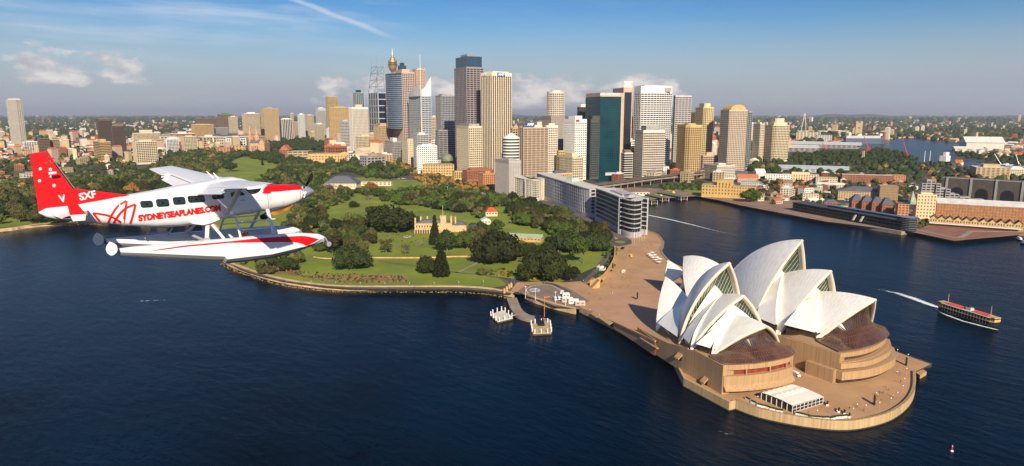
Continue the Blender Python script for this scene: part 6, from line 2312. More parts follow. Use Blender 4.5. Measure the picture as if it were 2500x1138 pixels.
for zi, (where, poly, sp, (wa, wb), kinds, ) in enumerate(STANDS):
    W_ = [at(x, y) for x, y in poly]
    x0, x1 = min(p[0] for p in W_), max(p[0] for p in W_); y0, y1 = min(p[1] for p in W_), max(p[1] for p in W_)
    pts = []
    tries = int((x1 - x0) * (y1 - y0) / (sp * sp) * 3.0)
    cell = {}
    for _ in range(min(tries, 12000)):
        p = (rt_.uniform(x0, x1), rt_.uniform(y0, y1))
        if not inside(p, W_):
            continue
        q = (int(p[0] // sp), int(p[1] // sp))
        if any((p[0] - e[0]) ** 2 + (p[1] - e[1]) ** 2 < (sp * .85) ** 2 for a in (-1, 0, 1) for b in (-1, 0, 1) for e in cell.get((q[0] + a, q[1] + b), ())):
            continue
        cell.setdefault(q, []).append(p)
        sx, sy = pj(p[0], p[1], LZ)
        if sx < -60 or sx > 2560 or any(inside((sx, sy), c) for c in CLR):
            continue
        ks = [k[2] for k in kinds]
        kd, hue, _w = rt_.choices(kinds, ks)[0]
        w = rt_.uniform(wa, wb) * 1.38
        if kd in ('palm', 'shrub', 'twig'): w *= .6
        if kd == 'cypress': w *= .25
        d = hypot(hypot(p[0] - CX, p[1] - CY), H)
        cand.append((w / d, p[0], p[1], w * .6, kd, hue, where))
cand.sort(reverse=True)
print('TREES', len(cand))
NI = 300 - len(SOLO) - 25
HN = {'dark': 'dark green', 'mid': 'fresh green', 'olive': 'olive green', 'autumn': 'orange brown', 'bare': 'bare grey', 'yellow': 'yellow'}
SH = {'fig': 'spreading fig tree', 'round': 'rounded tree', 'loose': 'thin crowned gum tree', 'twig': 'twiggy tree', 'cypress': 'pointed cypress', 'palm': 'palm tree', 'shrub': 'low bush', 'pine': 'pine'}
for (_, X, Y, w, kd, hue, where) in cand[:NI]:
    add_tree(X, Y, w, kd, hue, '%s %s %s' % (HN[hue], SH[kd], where), '%s %ss %s' % (HN[hue], SH[kd], where), LZ, rt_.uniform(1.0, 1.35), rt_)

# the rest of the woods, and the trees scattered through the suburbs, each as one mass
def mass(name, items, label, low=False, extra=None):
    groups = {}
    for it in items:
        groups.setdefault(it[5], []).append(it)
    vs, fs, mi, mats2 = [], [], [], []
    lowc = {}
    r2 = random.Random(5)
    for hue, L in groups.items():
        m = LM_[hue]
        mats2.append(m)
        for (_, X, Y, w, kd, hue, where) in L:
            kk = (kd if kd in ('fig', 'round') else 'round', r2.randrange(4))
            if kk not in lowc:
                rr = random.Random(kk[1] + 9)
                Hh = .8 if kk[0] == 'fig' else 1.1
                if low:
                    cl = [(Vector((0, 0, .45)), .75)] + [(Vector((rr.uniform(-.5, .5), rr.uniform(-.5, .5), Hh * rr.uniform(.4, .75))), rr.uniform(.3, .45)) for _ in range(2)]
                    lowc[kk] = core(rr, cl, 1)
                else:
                    cl = [(Vector((.65 * sqrt(rr.random()) * cos(t), .65 * sin(t) * rr.random(), Hh * rr.uniform(.4, .85))), rr.uniform(.28, .42)) for t in [rr.uniform(0, 6.28) for _ in range(9)]]
                    v1, f1 = core(rr, cl, .9)
                    v2, f2 = leaves(rr, cl, 190, .10)
                    b = len(v1)
                    lowc[kk] = (v1 + v2, f1 + [tuple(b + i for i in q) for q in f2])
            v, f = lowc[kk]
            a = r2.uniform(0, 6.28); ca, sa = cos(a) * w, sin(a) * w
            b = len(vs)
            vs += [(X + p.x * ca - p.y * sa, Y + p.x * sa + p.y * ca, LZ + p.z * w) for p in v]
            fs += [tuple(b + i for i in q) for q in f]
            mi += [len(mats2) - 1] * len(f)
    me = bpy.data.meshes.new(name); me.from_pydata(vs, [], fs)
    for m in mats2: me.materials.append(m)
    me.polygons.foreach_set('material_index', mi); me.update()
    o = bpy.data.objects.new(name, me); scn.collection.objects.link(o)
    tag(o, label, 'trees', None, 'stuff')


mass('woodland', cand[NI:], 'continuous woodland canopy of the farther park beyond the nearer trees')
sub = []
r3 = random.Random(31)
def sub_trees(x0, x1, ya, yb, n, a, b, hue=None):
    for _ in range(n):
        px = r3.uniform(x0, x1); py = ya + (yb - ya) * r3.random() ** 1.3
        X, Y = at(px, py)
        if any(inside((X, Y), w) for w in WATERS): continue
        if any(inside((px, py), p_) for p_ in ([(520, 420), (590, 382), (660, 378), (700, 395), (650, 440), (600, 470), (440, 465)],)): continue
        sub.append((0, X, Y, r3.uniform(a, b), r3.choice(('fig', 'round')), hue or r3.choices(('dark', 'olive', 'mid', 'autumn'), (14, 3, .4, .2))[0], ''))
sub_trees(-100, 2600, 283, 300, 3000, 34, 80)
sub_trees(-100, 2600, 300, 345, 4200, 16, 30)
sub_trees(0, 640, 340, 400, 700, 8, 15)
sub_trees(0, 330, 395, 452, 260, 6, 10)
sub_trees(1900, 2600, 326, 352, 260, 16, 26)
sub_trees(1850, 2560, 395, 445, 420, 7, 13)
sub_trees(1850, 2240, 440, 500, 130, 3.5, 6.5)
sub_trees(800, 1900, 335, 420, 300, 14, 22)
mass('suburb_trees', sub, 'countless dark tree crowns scattered through the suburbs to the horizon', True)

# stony shrub bed and garden undergrowth
g = MB()
r4 = random.Random(8)
bedp = [(700, 660), (735, 662), (790, 668), (900, 670), (992, 672), (998, 690), (900, 692), (800, 688), (720, 676)]
v0, f0 = core(random.Random(2), [(Vector((0, 0, .3)), .6), (Vector((.3, .2, .4)), .4)], 1)
vs, fs, mi = [], [], []
def undergrowth(poly, n, a, b):
    x0, x1 = min(p[0] for p in poly), max(p[0] for p in poly); y0, y1 = min(p[1] for p in poly), max(p[1] for p in poly)
    for _ in range(n):
        p = (r4.uniform(x0, x1), r4.uniform(y0, y1))
        if not inside(p, poly): continue
        X, Y = at(*p); w = r4.uniform(a, b); t = r4.uniform(0, 6.28)
        k = len(vs)
        vs.extend([(X + (q.x * cos(t) - q.y * sin(t)) * w, Y + (q.x * sin(t) + q.y * cos(t)) * w, LZ + q.z * w) for q in v0])
        fs.extend([tuple(k + i for i in q) for q in f0]); mi.extend([r4.choice((0, 1, 2, 2, 3))] * len(f0))
undergrowth(bedp, 420, .6, 1.8)
undergrowth([(655, 650), (720, 652), (740, 670), (690, 668)], 30, .6, 1.4)
undergrowth([(1170, 668), (1250, 680), (1330, 690), (1330, 676), (1210, 655)], 120, 1.2, 3)
undergrowth([(900, 560), (1010, 565), (1060, 590), (1040, 600), (930, 600)], 90, .6, 1.4)
undergrowth([(1180, 590), (1330, 600), (1350, 640), (1230, 640)], 90, 1.2, 2.6)
me = bpy.data.meshes.new('undergrowth'); me.from_pydata(vs, [], fs)
for m in (LM_['mid'], LM_['olive'], LM_['dark'], LM_['autumn']): me.materials.append(m)
me.polygons.foreach_set('material_index', mi); me.update()
o = bpy.data.objects.new('undergrowth', me); scn.collection.objects.link(o)
tag(o, 'low shrubs and ground cover in the garden beds', 'ground cover', None, 'stuff')

vs, fs = [], []
r5 = random.Random(41)
sv, sf = core(random.Random(3), [(Vector((0, 0, 0)), 1)], 1)
for i in range(900):
    k = r5.randrange(len(bay) - 1); t = r5.random()
    p = Vector(bay[k]).lerp(Vector(bay[k + 1]), t)
    d = (Vector(bay[k + 1]) - Vector(bay[k])).normalized()
    p += Vector((d.y, -d.x)) * r5.uniform(.2, 3.4)
    w = r5.uniform(.25, .9); b_ = len(vs)
    vs += [(p.x + q.x * w, p.y + q.y * w, q.z * w * .7 - .05) for q in sv]
    fs += [tuple(b_ + i for i in q) for q in sf]
g = MB(); g.v, g.f, g.m = vs, fs, [0] * len(fs)
o = g.build('shore_rocks', mat('wet_rock', (.24, .17, .07), .8, .4, .6)); tag(o, 'brown tidal rocks along the foot of the bay wall', 'rocks', None, 'stuff')
# ================================================================ the seaplane
Fw, Rw = Vector((sin(YAW), cos(YAW), 0)), Vector((cos(YAW), -sin(YAW), 0))
_x, _z, _d, _yw, _pt, _rl = -13.088, -3.061, 31.751, .701, .067, -.013
Rz = Matrix.Rotation(_yw, 3, 'Z'); Ry = Matrix.Rotation(-_pt, 3, 'Y'); Rx = Matrix.Rotation(_rl, 3, 'X')
Bl = Rz @ Ry @ Rx                      # body -> level frame (right, ahead, up)
LV = Matrix((Rw, Fw, (0, 0, 1))).transposed()
PB = LV @ Bl
PO = Vector((CX, CY, H)) + Rw * _x + Fw * _d + Vector((0, 0, _z))
SP = empty('seaplane', 'white and red high winged seaplane on twin floats flying past the gardens', 'seaplane', PO)
SP.rotation_mode = 'QUATERNION'
SP.rotation_quaternion = PB.to_quaternion()
PBi = PB.transposed()


def bu(px, py, y0):                    # body coordinates (x, z) on the body plane y = y0
    u = (px - 1250) / FPX; v = -(py - 569) / FPX
    r = Rw * u + Fw * (cos(PIT) + v * sin(PIT)) + Vector((0, 0, -sin(PIT) + v * cos(PIT)))
    o = PBi @ (Vector((CX, CY, H)) - PO); d = PBi @ r
    t = (y0 - o.y) / d.y
    p = o + d * t
    return p.x, p.z


def z0c(L, s, ox, oy):                 # crop coordinates -> photograph pixels
    return [(ox + x / s, oy + y / s) for x, y in L]


c0 = lambda L: z0c(L, 3.049, 40, 340)
c1 = lambda L: z0c(L, 7.112, 440, 400)
c3 = lambda L: z0c(L, 5.42, 60, 350)
c4 = lambda L: z0c(L, 6.944, 200, 540)
c5 = lambda L: z0c(L, 7.112, 480, 500)
BU = lambda L, y: [bu(px, py, y) for px, py in L]
W_pl = mat('aircraft_white_paint', (.70, .70, .73), .25, 0, spec=.5)
R_pl = mat('aircraft_red_paint', (.62, .008, .012), .3, 0, spec=.4)
G_pl = mat('cabin_glass', (.010, .022, .022), .08, 0, spec=.6)
K_pl = mat('rubber_black', (.012, .012, .013), .6, 0)
A_pl = mat('alloy', (.62, .62, .66), .3, 0, metal=.6)
F_pl = mat('float_grey', (.42, .42, .45), .45, 0)

top = BU([(94, 517), (110, 508), (180, 500), (250, 488), (314, 475), (368, 466), (433, 453), (483, 444.5), (512, 440), (537, 434.5), (566, 432), (590, 436), (608, 442), (630, 449.5), (665, 451), (686, 450), (707, 450), (728, 452), (739, 455)], 0)
bot = BU([(94, 521), (115, 532), (148, 538.4), (204, 545), (302, 551.5), (381, 555), (440, 553), (496, 545.5), (538, 535), (580, 527), (616, 521), (637, 517), (659, 514), (700, 505.5), (716, 500), (731, 493.5), (738, 487)], -.25)


def lin(tab, x):
    if x <= tab[0][0]: return tab[0][1]
    for (a, p), (b, q) in zip(tab, tab[1:]):
        if x <= b: return p + (q - p) * (x - a) / (b - a)
    return tab[-1][1]


top.sort(); bot.sort()
XA, XB = max(top[0][0], bot[0][0]), min(top[-1][0], bot[-1][0])
HW = [(-8, .05), (-7.2, .22), (-6, .36), (-4.5, .56), (-3.2, .74), (-2.4, .80), (.2, .80), (.9, .74), (1.6, .62), (2.6, .50), (3.3, .42)]


def sect(x):
    zt, zb = lin(top, x), lin(bot, x)
    return (zt + zb) / 2, max(.02, (zt - zb) / 2), lin(HW, x), (2.3 if x < -5 else (3.2 if x < .6 else 2.6))


def fy(x, z):                          # right-hand fuselage skin
    zc, hz, hw, n = sect(x)
    t = min(.995, abs((z - zc) / hz))
    return -hw * (1 - t ** n) ** (1 / n)


NS, NR = 150, 48
redp = [BU(c1([(1600, 340), (1750, 330), (2060, 340), (2150, 360), (2160, 455), (2000, 456), (1800, 470), (1500, 505), (1365, 520), (1440, 425)]), -.45),
        BU(c3([(660, 560), (1400, 640), (1385, 690), (1100, 738), (745, 805), (640, 700)]), -.2)]
vs, fs, mi = [], [], []
for i in range(NS + 1):
    x = XA + (XB - XA) * i / NS
    zc, hz, hw, n = sect(x)
    for k in range(NR):
        t = 2 * pi * k / NR
        c, s = cos(t), sin(t)
        vs.append((x, hw * abs(c) ** (2 / n) * (1 if c >= 0 else -1), zc + hz * abs(s) ** (2 / n) * (1 if s >= 0 else -1)))
for i in range(NS):
    for k in range(NR):
        a, b = i * NR + k, i * NR + (k + 1) % NR
        f = (a, b, b + NR, a + NR)
        cx_ = sum(vs[q][0] for q in f) / 4; cz_ = sum(vs[q][2] for q in f) / 4
        fs.append(f); mi.append(1 if any(inside((cx_, cz_), P) for P in redp) else 0)
fs.append(tuple(range(NR))[::-1]); mi.append(0)
fs.append(tuple(NS * NR + k for k in range(NR))); mi.append(0)
me = bpy.data.meshes.new('fuselage'); me.from_pydata(vs, [], fs)
me.materials.append(W_pl); me.materials.append(R_pl)
me.polygons.foreach_set('material_index', mi); me.polygons.foreach_set('use_smooth', [True] * len(fs)); me.update()
fu = bpy.data.objects.new('fuselage', me); scn.collection.objects.link(fu); fu.parent = SP


def skin(poly, off, name, m, both=True, n=1):
    """patch lying on the fuselage skin, outline in body (x, z)"""
    for sd in ((-1, 1) if both else (-1,)):
        cx_ = sum(p[0] for p in poly) / len(poly); cz_ = sum(p[1] for p in poly) / len(poly)
        K = 6
        v = [(cx_, sd * (abs(fy(cx_, cz_)) + off), cz_)]
        N_ = len(poly)
        for k in range(1, K + 1):
            for (x, z) in poly:
                X, Z = cx_ + (x - cx_) * k / K, cz_ + (z - cz_) * k / K
                v.append((X, sd * (abs(fy(X, Z)) + off), Z))
        f = [(0, 1 + i, 1 + (i + 1) % N_) for i in range(N_)]
        for k in range(K - 1):
            for i in range(N_):
                a, b = 1 + k * N_ + i, 1 + k * N_ + (i + 1) % N_
                f.append((a, b, b + N_, a + N_))
        MB().add(v, f).build(name, m, SP, True)


def rrect(x0, x1, z0, z1, sk=0.0, r=.09):
    out = []
    for cx_, cz_, a0 in ((x1 - r, z1 - r, 0), (x0 + r, z1 - r, 90), (x0 + r, z0 + r, 180), (x1 - r, z0 + r, 270)):
        for k in range(5):
            a = radians(a0 + k * 22.5)
            X, Z = cx_ + r * cos(a), cz_ + r * sin(a)
            out.append((X, Z + (X - x0) * sk))
    return out


for (a, b, c, d) in ((930, 1022, 457, 515), (1045, 1139, 442, 507), (1167, 1258, 427, 490), (1275, 1402, 417, 473), (1455, 1545, 404, 446)):
    (pa, pb) = c0([(a, (c + d) / 2 + 3), (b, (c + d) / 2 - 3)])
    (xa, za), (xb, zb_) = bu(*pa, -.78), bu(*pb, -.78)
    k = hypot(xb - xa, zb_ - za) / (b - a)
    hh = (d - c) * k / 2
    sk = (zb_ - za) / (xb - xa)
    skin(rrect(xa, xb, za - hh, za + hh, sk), .012, 'cabin_window', G_pl)
skin(BU(c1([(868, 500), (950, 478), (1010, 485), (1000, 560), (880, 578)]), -.76), .012, 'door_window', G_pl)
skin(BU(c1([(1020, 550), (1040, 490), (1060, 480), (1104, 515), (1104, 545)]), -.74), .012, 'quarter_window', G_pl)
skin(BU(c1([(1115, 445), (1260, 436), (1408, 424), (1380, 460), (1340, 490), (1290, 512), (1220, 522), (1180, 505)]), -.62), .014, 'windshield', G_pl)


def onskin(name, verts2, faces, m, off=.016):
    v = [(x, fy(x, z) - off, z) for x, z in verts2]
    return MB().add(v, faces).build(name, m, SP)


def ribbon(pts, w, name, m, off=.018, flat=None):
    c = curve(pts, 6) if len(pts) > 2 else dens(pts, .08)
    v = []
    for i in range(len(c)):
        a = Vector(c[max(i - 1, 0)]); b = Vector(c[min(i + 1, len(c) - 1)])
        d = (b - a).normalized(); nn = Vector((-d.y, d.x)) * w / 2
        for q in (Vector(c[i]) + nn, Vector(c[i]) - nn):
            v.append((q.x, flat if flat is not None else fy(q.x, q.y) - off, q.y))
    f = [(2 * i, 2 * i + 1, 2 * i + 3, 2 * i + 2) for i in range(len(c) - 1)]
    return v, f


lg = MB()
for k, L in enumerate(([(1030, 1068), (918, 932)], [(918, 932), (1100, 958), (1210, 1005), (1310, 1070)], [(1125, 1068), (1160, 960), (1245, 835), (1358, 764)], [(1358, 764), (1338, 900), (1318, 1070)],
          [(1195, 1068), (1240, 975), (1335, 868), (1470, 808)], [(1470, 808), (1440, 940), (1408, 1070)])):
    v, f = ribbon(BU(c3(L), -.62), .085, 'x', R_pl, .014 + .002 * k)
    lg.add(v, f)
lg.build('sail_emblem', R_pl, SP)


def letters(s, pa, pb, caph, y0, name, m, on=None, off=.02, bold=.02):
    """text whose baseline runs from pa to pb (photograph pixels), cap height caph pixels"""
    (xa, za), (xb, zb_) = bu(*pa, y0), bu(*pb, y0)
    cu = bpy.data.curves.new('t', 'FONT'); cu.body = s; cu.size = 1; cu.offset = bold; cu.resolution_u = 4
    t = bpy.data.objects.new('t', cu); scn.collection.objects.link(t)
    me = bpy.data.meshes.new_from_object(t.evaluated_get(bpy.context.evaluated_depsgraph_get()))
    bpy.data.objects.remove(t)
    X0 = min(v.co.x for v in me.vertices); X1 = max(v.co.x for v in me.vertices)
    Y0 = min(v.co.y for v in me.vertices); Y1 = max(v.co.y for v in me.vertices)
    L = hypot(xb - xa, zb_ - za); ux = Vector(((xb - xa) / L, (zb_ - za) / L)); uz = Vector((-ux.y * .6, ux.x)).normalized()
    k = hypot(*(Vector(bu(pa[0], pa[1] - caph, y0)) - Vector((xa, za))))
    for v in me.vertices:
        q = Vector((xa, za)) + ux * (L * (v.co.x - X0) / (X1 - X0)) + uz * (k * (v.co.y - Y0) / (Y1 - Y0))
        v.co = (q.x, (fy(q.x, q.y) - off) if on is None else on, q.y)
    me.materials.append(m)
    o = bpy.data.objects.new(name, me); scn.collection.objects.link(o); o.parent = SP
    return o


(pa, pb) = c0([(920, 618), (1523, 533)])
letters('SYDNEYSEAPLANES.COM', pa, pb, 17, -.78, 'lettering', R_pl, bold=.07)
# engraved panel lines and latches
for L in ([(1497, 515), (1530, 770)],):
    v, f = ribbon(BU(c1(L), -.6), .018, 'x', R_pl, .012); MB().add(v, f).build('panel_line', mat('dull_red_line', (.4, .12, .1), .5), SP)
v, f = ribbon(BU(c1([(2068, 400), (2080, 520), (2072, 650)]), -.4), .02, 'x', R_pl, .012); MB().add(v, f).build('cowl_ring_line', R_pl, SP)
for (a, b) in ((1205, 590), (1225, 805), (1570, 720), (1800, 665), (2028, 575)):
    v, f = ribbon(BU(c1([(a - 6, b + 18), (a + 6, b - 18)]), -.6), .03, 'x', R_pl, .014); MB().add(v, f).build('cowl_latch', F_pl, SP)
v, f = ribbon(BU(c1([(1030, 638), (1125, 628)]), -.76), .05, 'x', R_pl, .014); MB().add(v, f).build('door_handle', F_pl, SP)

# plates of the tail
def plate(poly, y, t, name, m):
    n = len(poly)
    v = [(x, y - t / 2, z) for x, z in poly] + [(x, y + t / 2, z) for x, z in poly]
    f = [tuple(range(n)), tuple(range(2 * n - 1, n - 1, -1))] + [(i, n + i, n + (i + 1) % n, (i + 1) % n) for i in range(n)]
    return MB().add(v, f).build(name, m, SP)


plate(BU(c3([(245, 262), (400, 255), (650, 595), (840, 908), (435, 858)]), 0), 0, .16, 'fin', R_pl)
plate(BU(c3([(65, 135), (265, 110), (330, 245), (243, 262), (432, 858), (190, 918)]), 0), 0, .13, 'rudder', R_pl)
plate(BU(c3([(278, 92), (300, 96), (402, 254), (350, 254)]), 1.9), 1.9, .06, 'far_finlet', R_pl)
plate(BU(c3([(652, 597), (1000, 640), (1385, 684), (1380, 720), (745, 830)]), 0), 0, .12, 'dorsal_fin', R_pl)
plate(BU(c3([(374, 256), (398, 254), (650, 592), (632, 600)]), -.02), -.02, .2, 'deicing_boot', K_pl)
plate(BU(c3([(404, 262), (412, 262), (656, 590), (650, 592)]), -.02), -.02, .19, 'boot_edge', A_pl)
for (x, y, r) in ((208, 337, 28), (341, 347, 29), (347, 438, 20), (198, 495, 28), (390, 560, 29)):
    L = []
    for k in range(14):
        a = pi * k / 7 + .2
        q = r if k % 2 == 0 else r * .52
        L.append((x + q * sin(a), y - q * cos(a)))
    P = BU(c3(L), -.1)
    MB().add([(a, -.1, b) for a, b in P], [tuple(range(14))]).build('tail_star', W_pl, SP)
(pa, pb) = c3([(468, 790), (560, 770)])
letters('V', pa, pb, 19, -.1, 'registration_letter', W_pl, on=-.1, bold=.03)
(pa, pb) = c3([(735, 760), (955, 715)])
letters('SXF', pa, pb, 18, -.1, 'registration_letters', W_pl, on=-.1, bold=.03)
# tailplane, finlets
(rx1, rz1), (rx0, rz0) = BU(c3([(835, 905), (345, 890)]), -.2)
zs = (rz1 + rz0) / 2 - .05
g = MB()
for sd in (-1, 1):
    n = 9
    rows = []
    for (y, f0, f1) in ((.1, rx0, rx1), (2.0, rx0 + .15, rx1 - .25)):
        row = []
        for k in range(n):
            t = k / (n - 1)
            row.append((f0 + (f1 - f0) * t, sd * y, zs + .07 * sin(pi * t ** .6)))
        for k in range(n - 2, 0, -1):
            t = k / (n - 1)
            row.append((f0 + (f1 - f0) * t, sd * y, zs - .04 * sin(pi * t)))
        rows.append(row + [row[0]])
    g.grid(rows)
g.build('tailplane', W_pl, SP, True)
plate(BU(c3([(512, 628), (560, 618), (700, 800), (812, 935), (600, 950)]), -1.95), -1.95, .05, 'finlet', R_pl)
plate(BU(c3([(600, 950), (812, 935), (803, 1018), (640, 1032)]), -1.95), -1.95, .05, 'finlet_lower', W_pl)
(ax, az_), (bx_, bz_) = BU(c3([(318, 402), (420, 388)]), -.35)
MB().tube((ax, -.35, az_), (bx_, -.35, bz_), .06, .05, 8).build('navigation_pod', W_pl, SP)

# wings
LEr, TEr = (.02, .75, -.05), (-2.08, .79, -.12)
LEt, TEt = (-.95, 7.35, .44), (-2.09, 7.45, .40)


def wing(sd):
    def P(s, c):          # span fraction, chord fraction
        le = Vector(LEr).lerp(Vector(LEt), s); te = Vector(TEr).lerp(Vector(TEt), s)
        return le.lerp(te, c)
    def th(s, c):
        t = (.15 - .05 * s) * (le_te(s))
        return t * 2.6 * (sqrt(c) * .42 - .18 * c - .24 * c * c) * 1.9
    def le_te(s):
        return (Vector(LEr).lerp(Vector(LEt), s) - Vector(TEr).lerp(Vector(TEt), s)).length
    def surf(s0, s1, ca, cb, drop=0, name='wing', m=W_pl, ns=10, down=0.0):
        rows = []
        for i in range(ns + 1):
            s = s0 + (s1 - s0) * i / ns
            up, lo = [], []
            for k in range(13):
                c = ca + (cb - ca) * k / 12
                p = P(s, c)
                f = (k / 12)
                t = th(s, c) if ca == 0 else th(s, c) * .9 + .006
                tap = 1.0
                zz = -drop - down * f
                if s > .965 and s1 >= 1:
                    t *= max(0.15, (1 - s) / .035 if s < 1 else .1)
                up.append((p.x, sd * p.y, p.z + t * .62 + zz)); lo.append((p.x, sd * p.y, p.z - t * .38 + zz))
            row = up + lo[::-1]
            rows.append(row + [row[0]])
        g = MB().grid(rows)
        n = len(rows[0]) - 1
        g.add([tuple(q) for q in rows[0][:-1]], [tuple(range(n))]); g.add([tuple(q) for q in rows[-1][:-1]], [tuple(range(n))])
        return g.build(name, m, SP, True)
    surf(-.08, 1, 0, .76)
    surf(.04, .60, .79, 1.03, .05, 'flap', down=.16)
    surf(.615, .985, .775, 1.0, 0, 'aileron')
    # flap track pods
    for s in (.05, .6):
        a, b = P(s, .70), P(s, 1.02)
        MB().tube((a.x, sd * a.y, a.z - .05), (b.x, sd * b.y, b.z - .08), .07, .03, 8).build('flap_fairing', W_pl, SP)
    # strut
    s = .47
    q = P(s, .38)
    (bx, bz) = bu(553, 525, -.8)
    a, b = Vector((bx, sd * .78, bz + .03)), Vector((q.x, sd * q.y, q.z - .12))
    d = (b - a).normalized(); ch = Vector((1, 0, 0)); ch = (ch - d * ch.dot(d)).normalized(); tk = d.cross(ch)
    L = []
    for p in (a, b):
        for k in range(12):
            t = 2 * pi * k / 12
            L.append(p + ch * (.13 * cos(t)) + tk * (.035 * sin(t)))
    MB().add(L, [(k, (k + 1) % 12, 12 + (k + 1) % 12, 12 + k) for k in range(12)]).build('wing_strut', F_pl, SP, True)


wing(-1); wing(1)
for (a, b, c, d) in ((575, 245, 455, 130), (690, 290, 572, 155)):
    P = BU(c1([(a, b), (c, d)]), .0)
    MB().tube((P[0][0], 0, P[0][1]), (P[1][0], 0, P[1][1]), .05, .02, 6).build('antenna', W_pl, SP)
# cowl intake, exhaust, propeller
P = BU(c1([(1960, 688), (1962, 712), (1880, 780), (1760, 850), (1580, 908), (1556, 880), (1575, 835), (1750, 795), (1880, 735)]), -.15)
n = len(P)
M_amb = mat('intake_painted_reflection', (.42, .19, .03), .35, .4, 3, metal=.3)  # orange reflection on the intake, painted in as its base colour
vs = []
for y, f in ((-.32, .88), (-.25, 1), (.25, 1), (.32, .88)):
    cx_ = sum(p[0] for p in P) / n; cz_ = sum(p[1] for p in P) / n
    vs += [(cx_ + (x - cx_) * f, y, cz_ + (z - cz_) * f) for x, z in P]
fs = [tuple(range(n)), tuple(range(4 * n - 1, 3 * n - 1, -1))] + [(k * n + i, (k + 1) * n + i, (k + 1) * n + (i + 1) % n, k * n + (i + 1) % n) for k in range(3) for i in range(n)]
MB().add(vs, fs).build('engine_intake', M_amb, SP)
(ex0, ez0), (ex1, ez1) = BU(c1([(1530, 880), (1405, 945)]), -.1)
MB().tube((ex0, -.1, ez0), (ex1, -.1, ez1), .16, .13, 12).build('exhaust_pipe', K_pl, SP)
(sx, sz), (nx, nz) = BU([(740, 468), (767, 467)], 0)
pr = [(0, .33), (.2, .30), (.45, .20), (.65, .08), (.72, .01)]
L = (Vector((nx, nz)) - Vector((sx, sz))); D_ = L.normalized(); Ln = L.length
vs = []
for (f, r) in pr:
    c = Vector((sx, sz)) + D_ * (Ln * f / .72)
    for k in range(20):
        t = 2 * pi * k / 20
        vs.append((c.x - D_.y * r * sin(t), r * cos(t), c.y + D_.x * r * sin(t)))
MB().add(vs, [(j * 20 + k, j * 20 + (k + 1) % 20, (j + 1) * 20 + (k + 1) % 20, (j + 1) * 20 + k) for j in range(4) for k in range(20)]).build('spinner', A_pl, SP, True)
for (L, y) in (([(2105, 390), (2125, 370), (2090, 270), (2048, 190), (2030, 215), (2035, 270)], .55), ([(2160, 435), (2200, 430), (2268, 250), (2255, 140), (2235, 190), (2185, 300)], -.45)):
    P = BU(c1(L), y * .7)
    v = [(x, y * (.1 + .9 * (i in (2, 3, 4, 5))) - .02, z) for i, (x, z) in enumerate(P)] + [(x + .07, y * (.1 + .9 * (i in (2, 3, 4, 5))) + .03, z) for i, (x, z) in enumerate(P)]
    n = len(P)
    MB().add(v, [tuple(range(n)), tuple(range(2 * n - 1, n - 1, -1))] + [(i, n + i, n + (i + 1) % n, (i + 1) % n) for i in range(n)]).build('propeller_blade', K_pl, SP)

# floats
FY = 1.52
dk = BU([(290.7, 610), (328, 604.8), (401.6, 599), (488, 590.4), (564, 584), (620.6, 578.7), (684, 573.8), (733, 570.3), (761, 571.7), (780, 573), (790, 576), (800, 581)], -FY - .25)
chn = BU([(294, 617.8), (373, 620), (488, 624), (552, 626.4), (553.5, 633.4), (606.5, 627), (663, 621), (719, 608), (750, 602), (775, 594), (787, 588), (800, 583)], -FY - .42)
kel = BU([(294, 623.5), (400, 631), (508, 638), (546, 639), (548, 644), (606.5, 638.5), (663, 630), (719, 616.7), (761, 601), (778, 595), (789, 589), (800, 584)], -FY)
dk.sort(); chn.sort(); kel.sort()
xs0, xs1 = max(dk[0][0], chn[0][0], kel[0][0]), min(dk[-1][0], chn[-1][0], kel[-1][0])


def fw_(x):
    t = (x - xs0) / (xs1 - xs0)
    return .18 + .25 * min(1, t / .35) if t < .35 else (.43 if t < .72 else max(.05, .43 * (1 - ((t - .72) / .28) ** 2.2)))


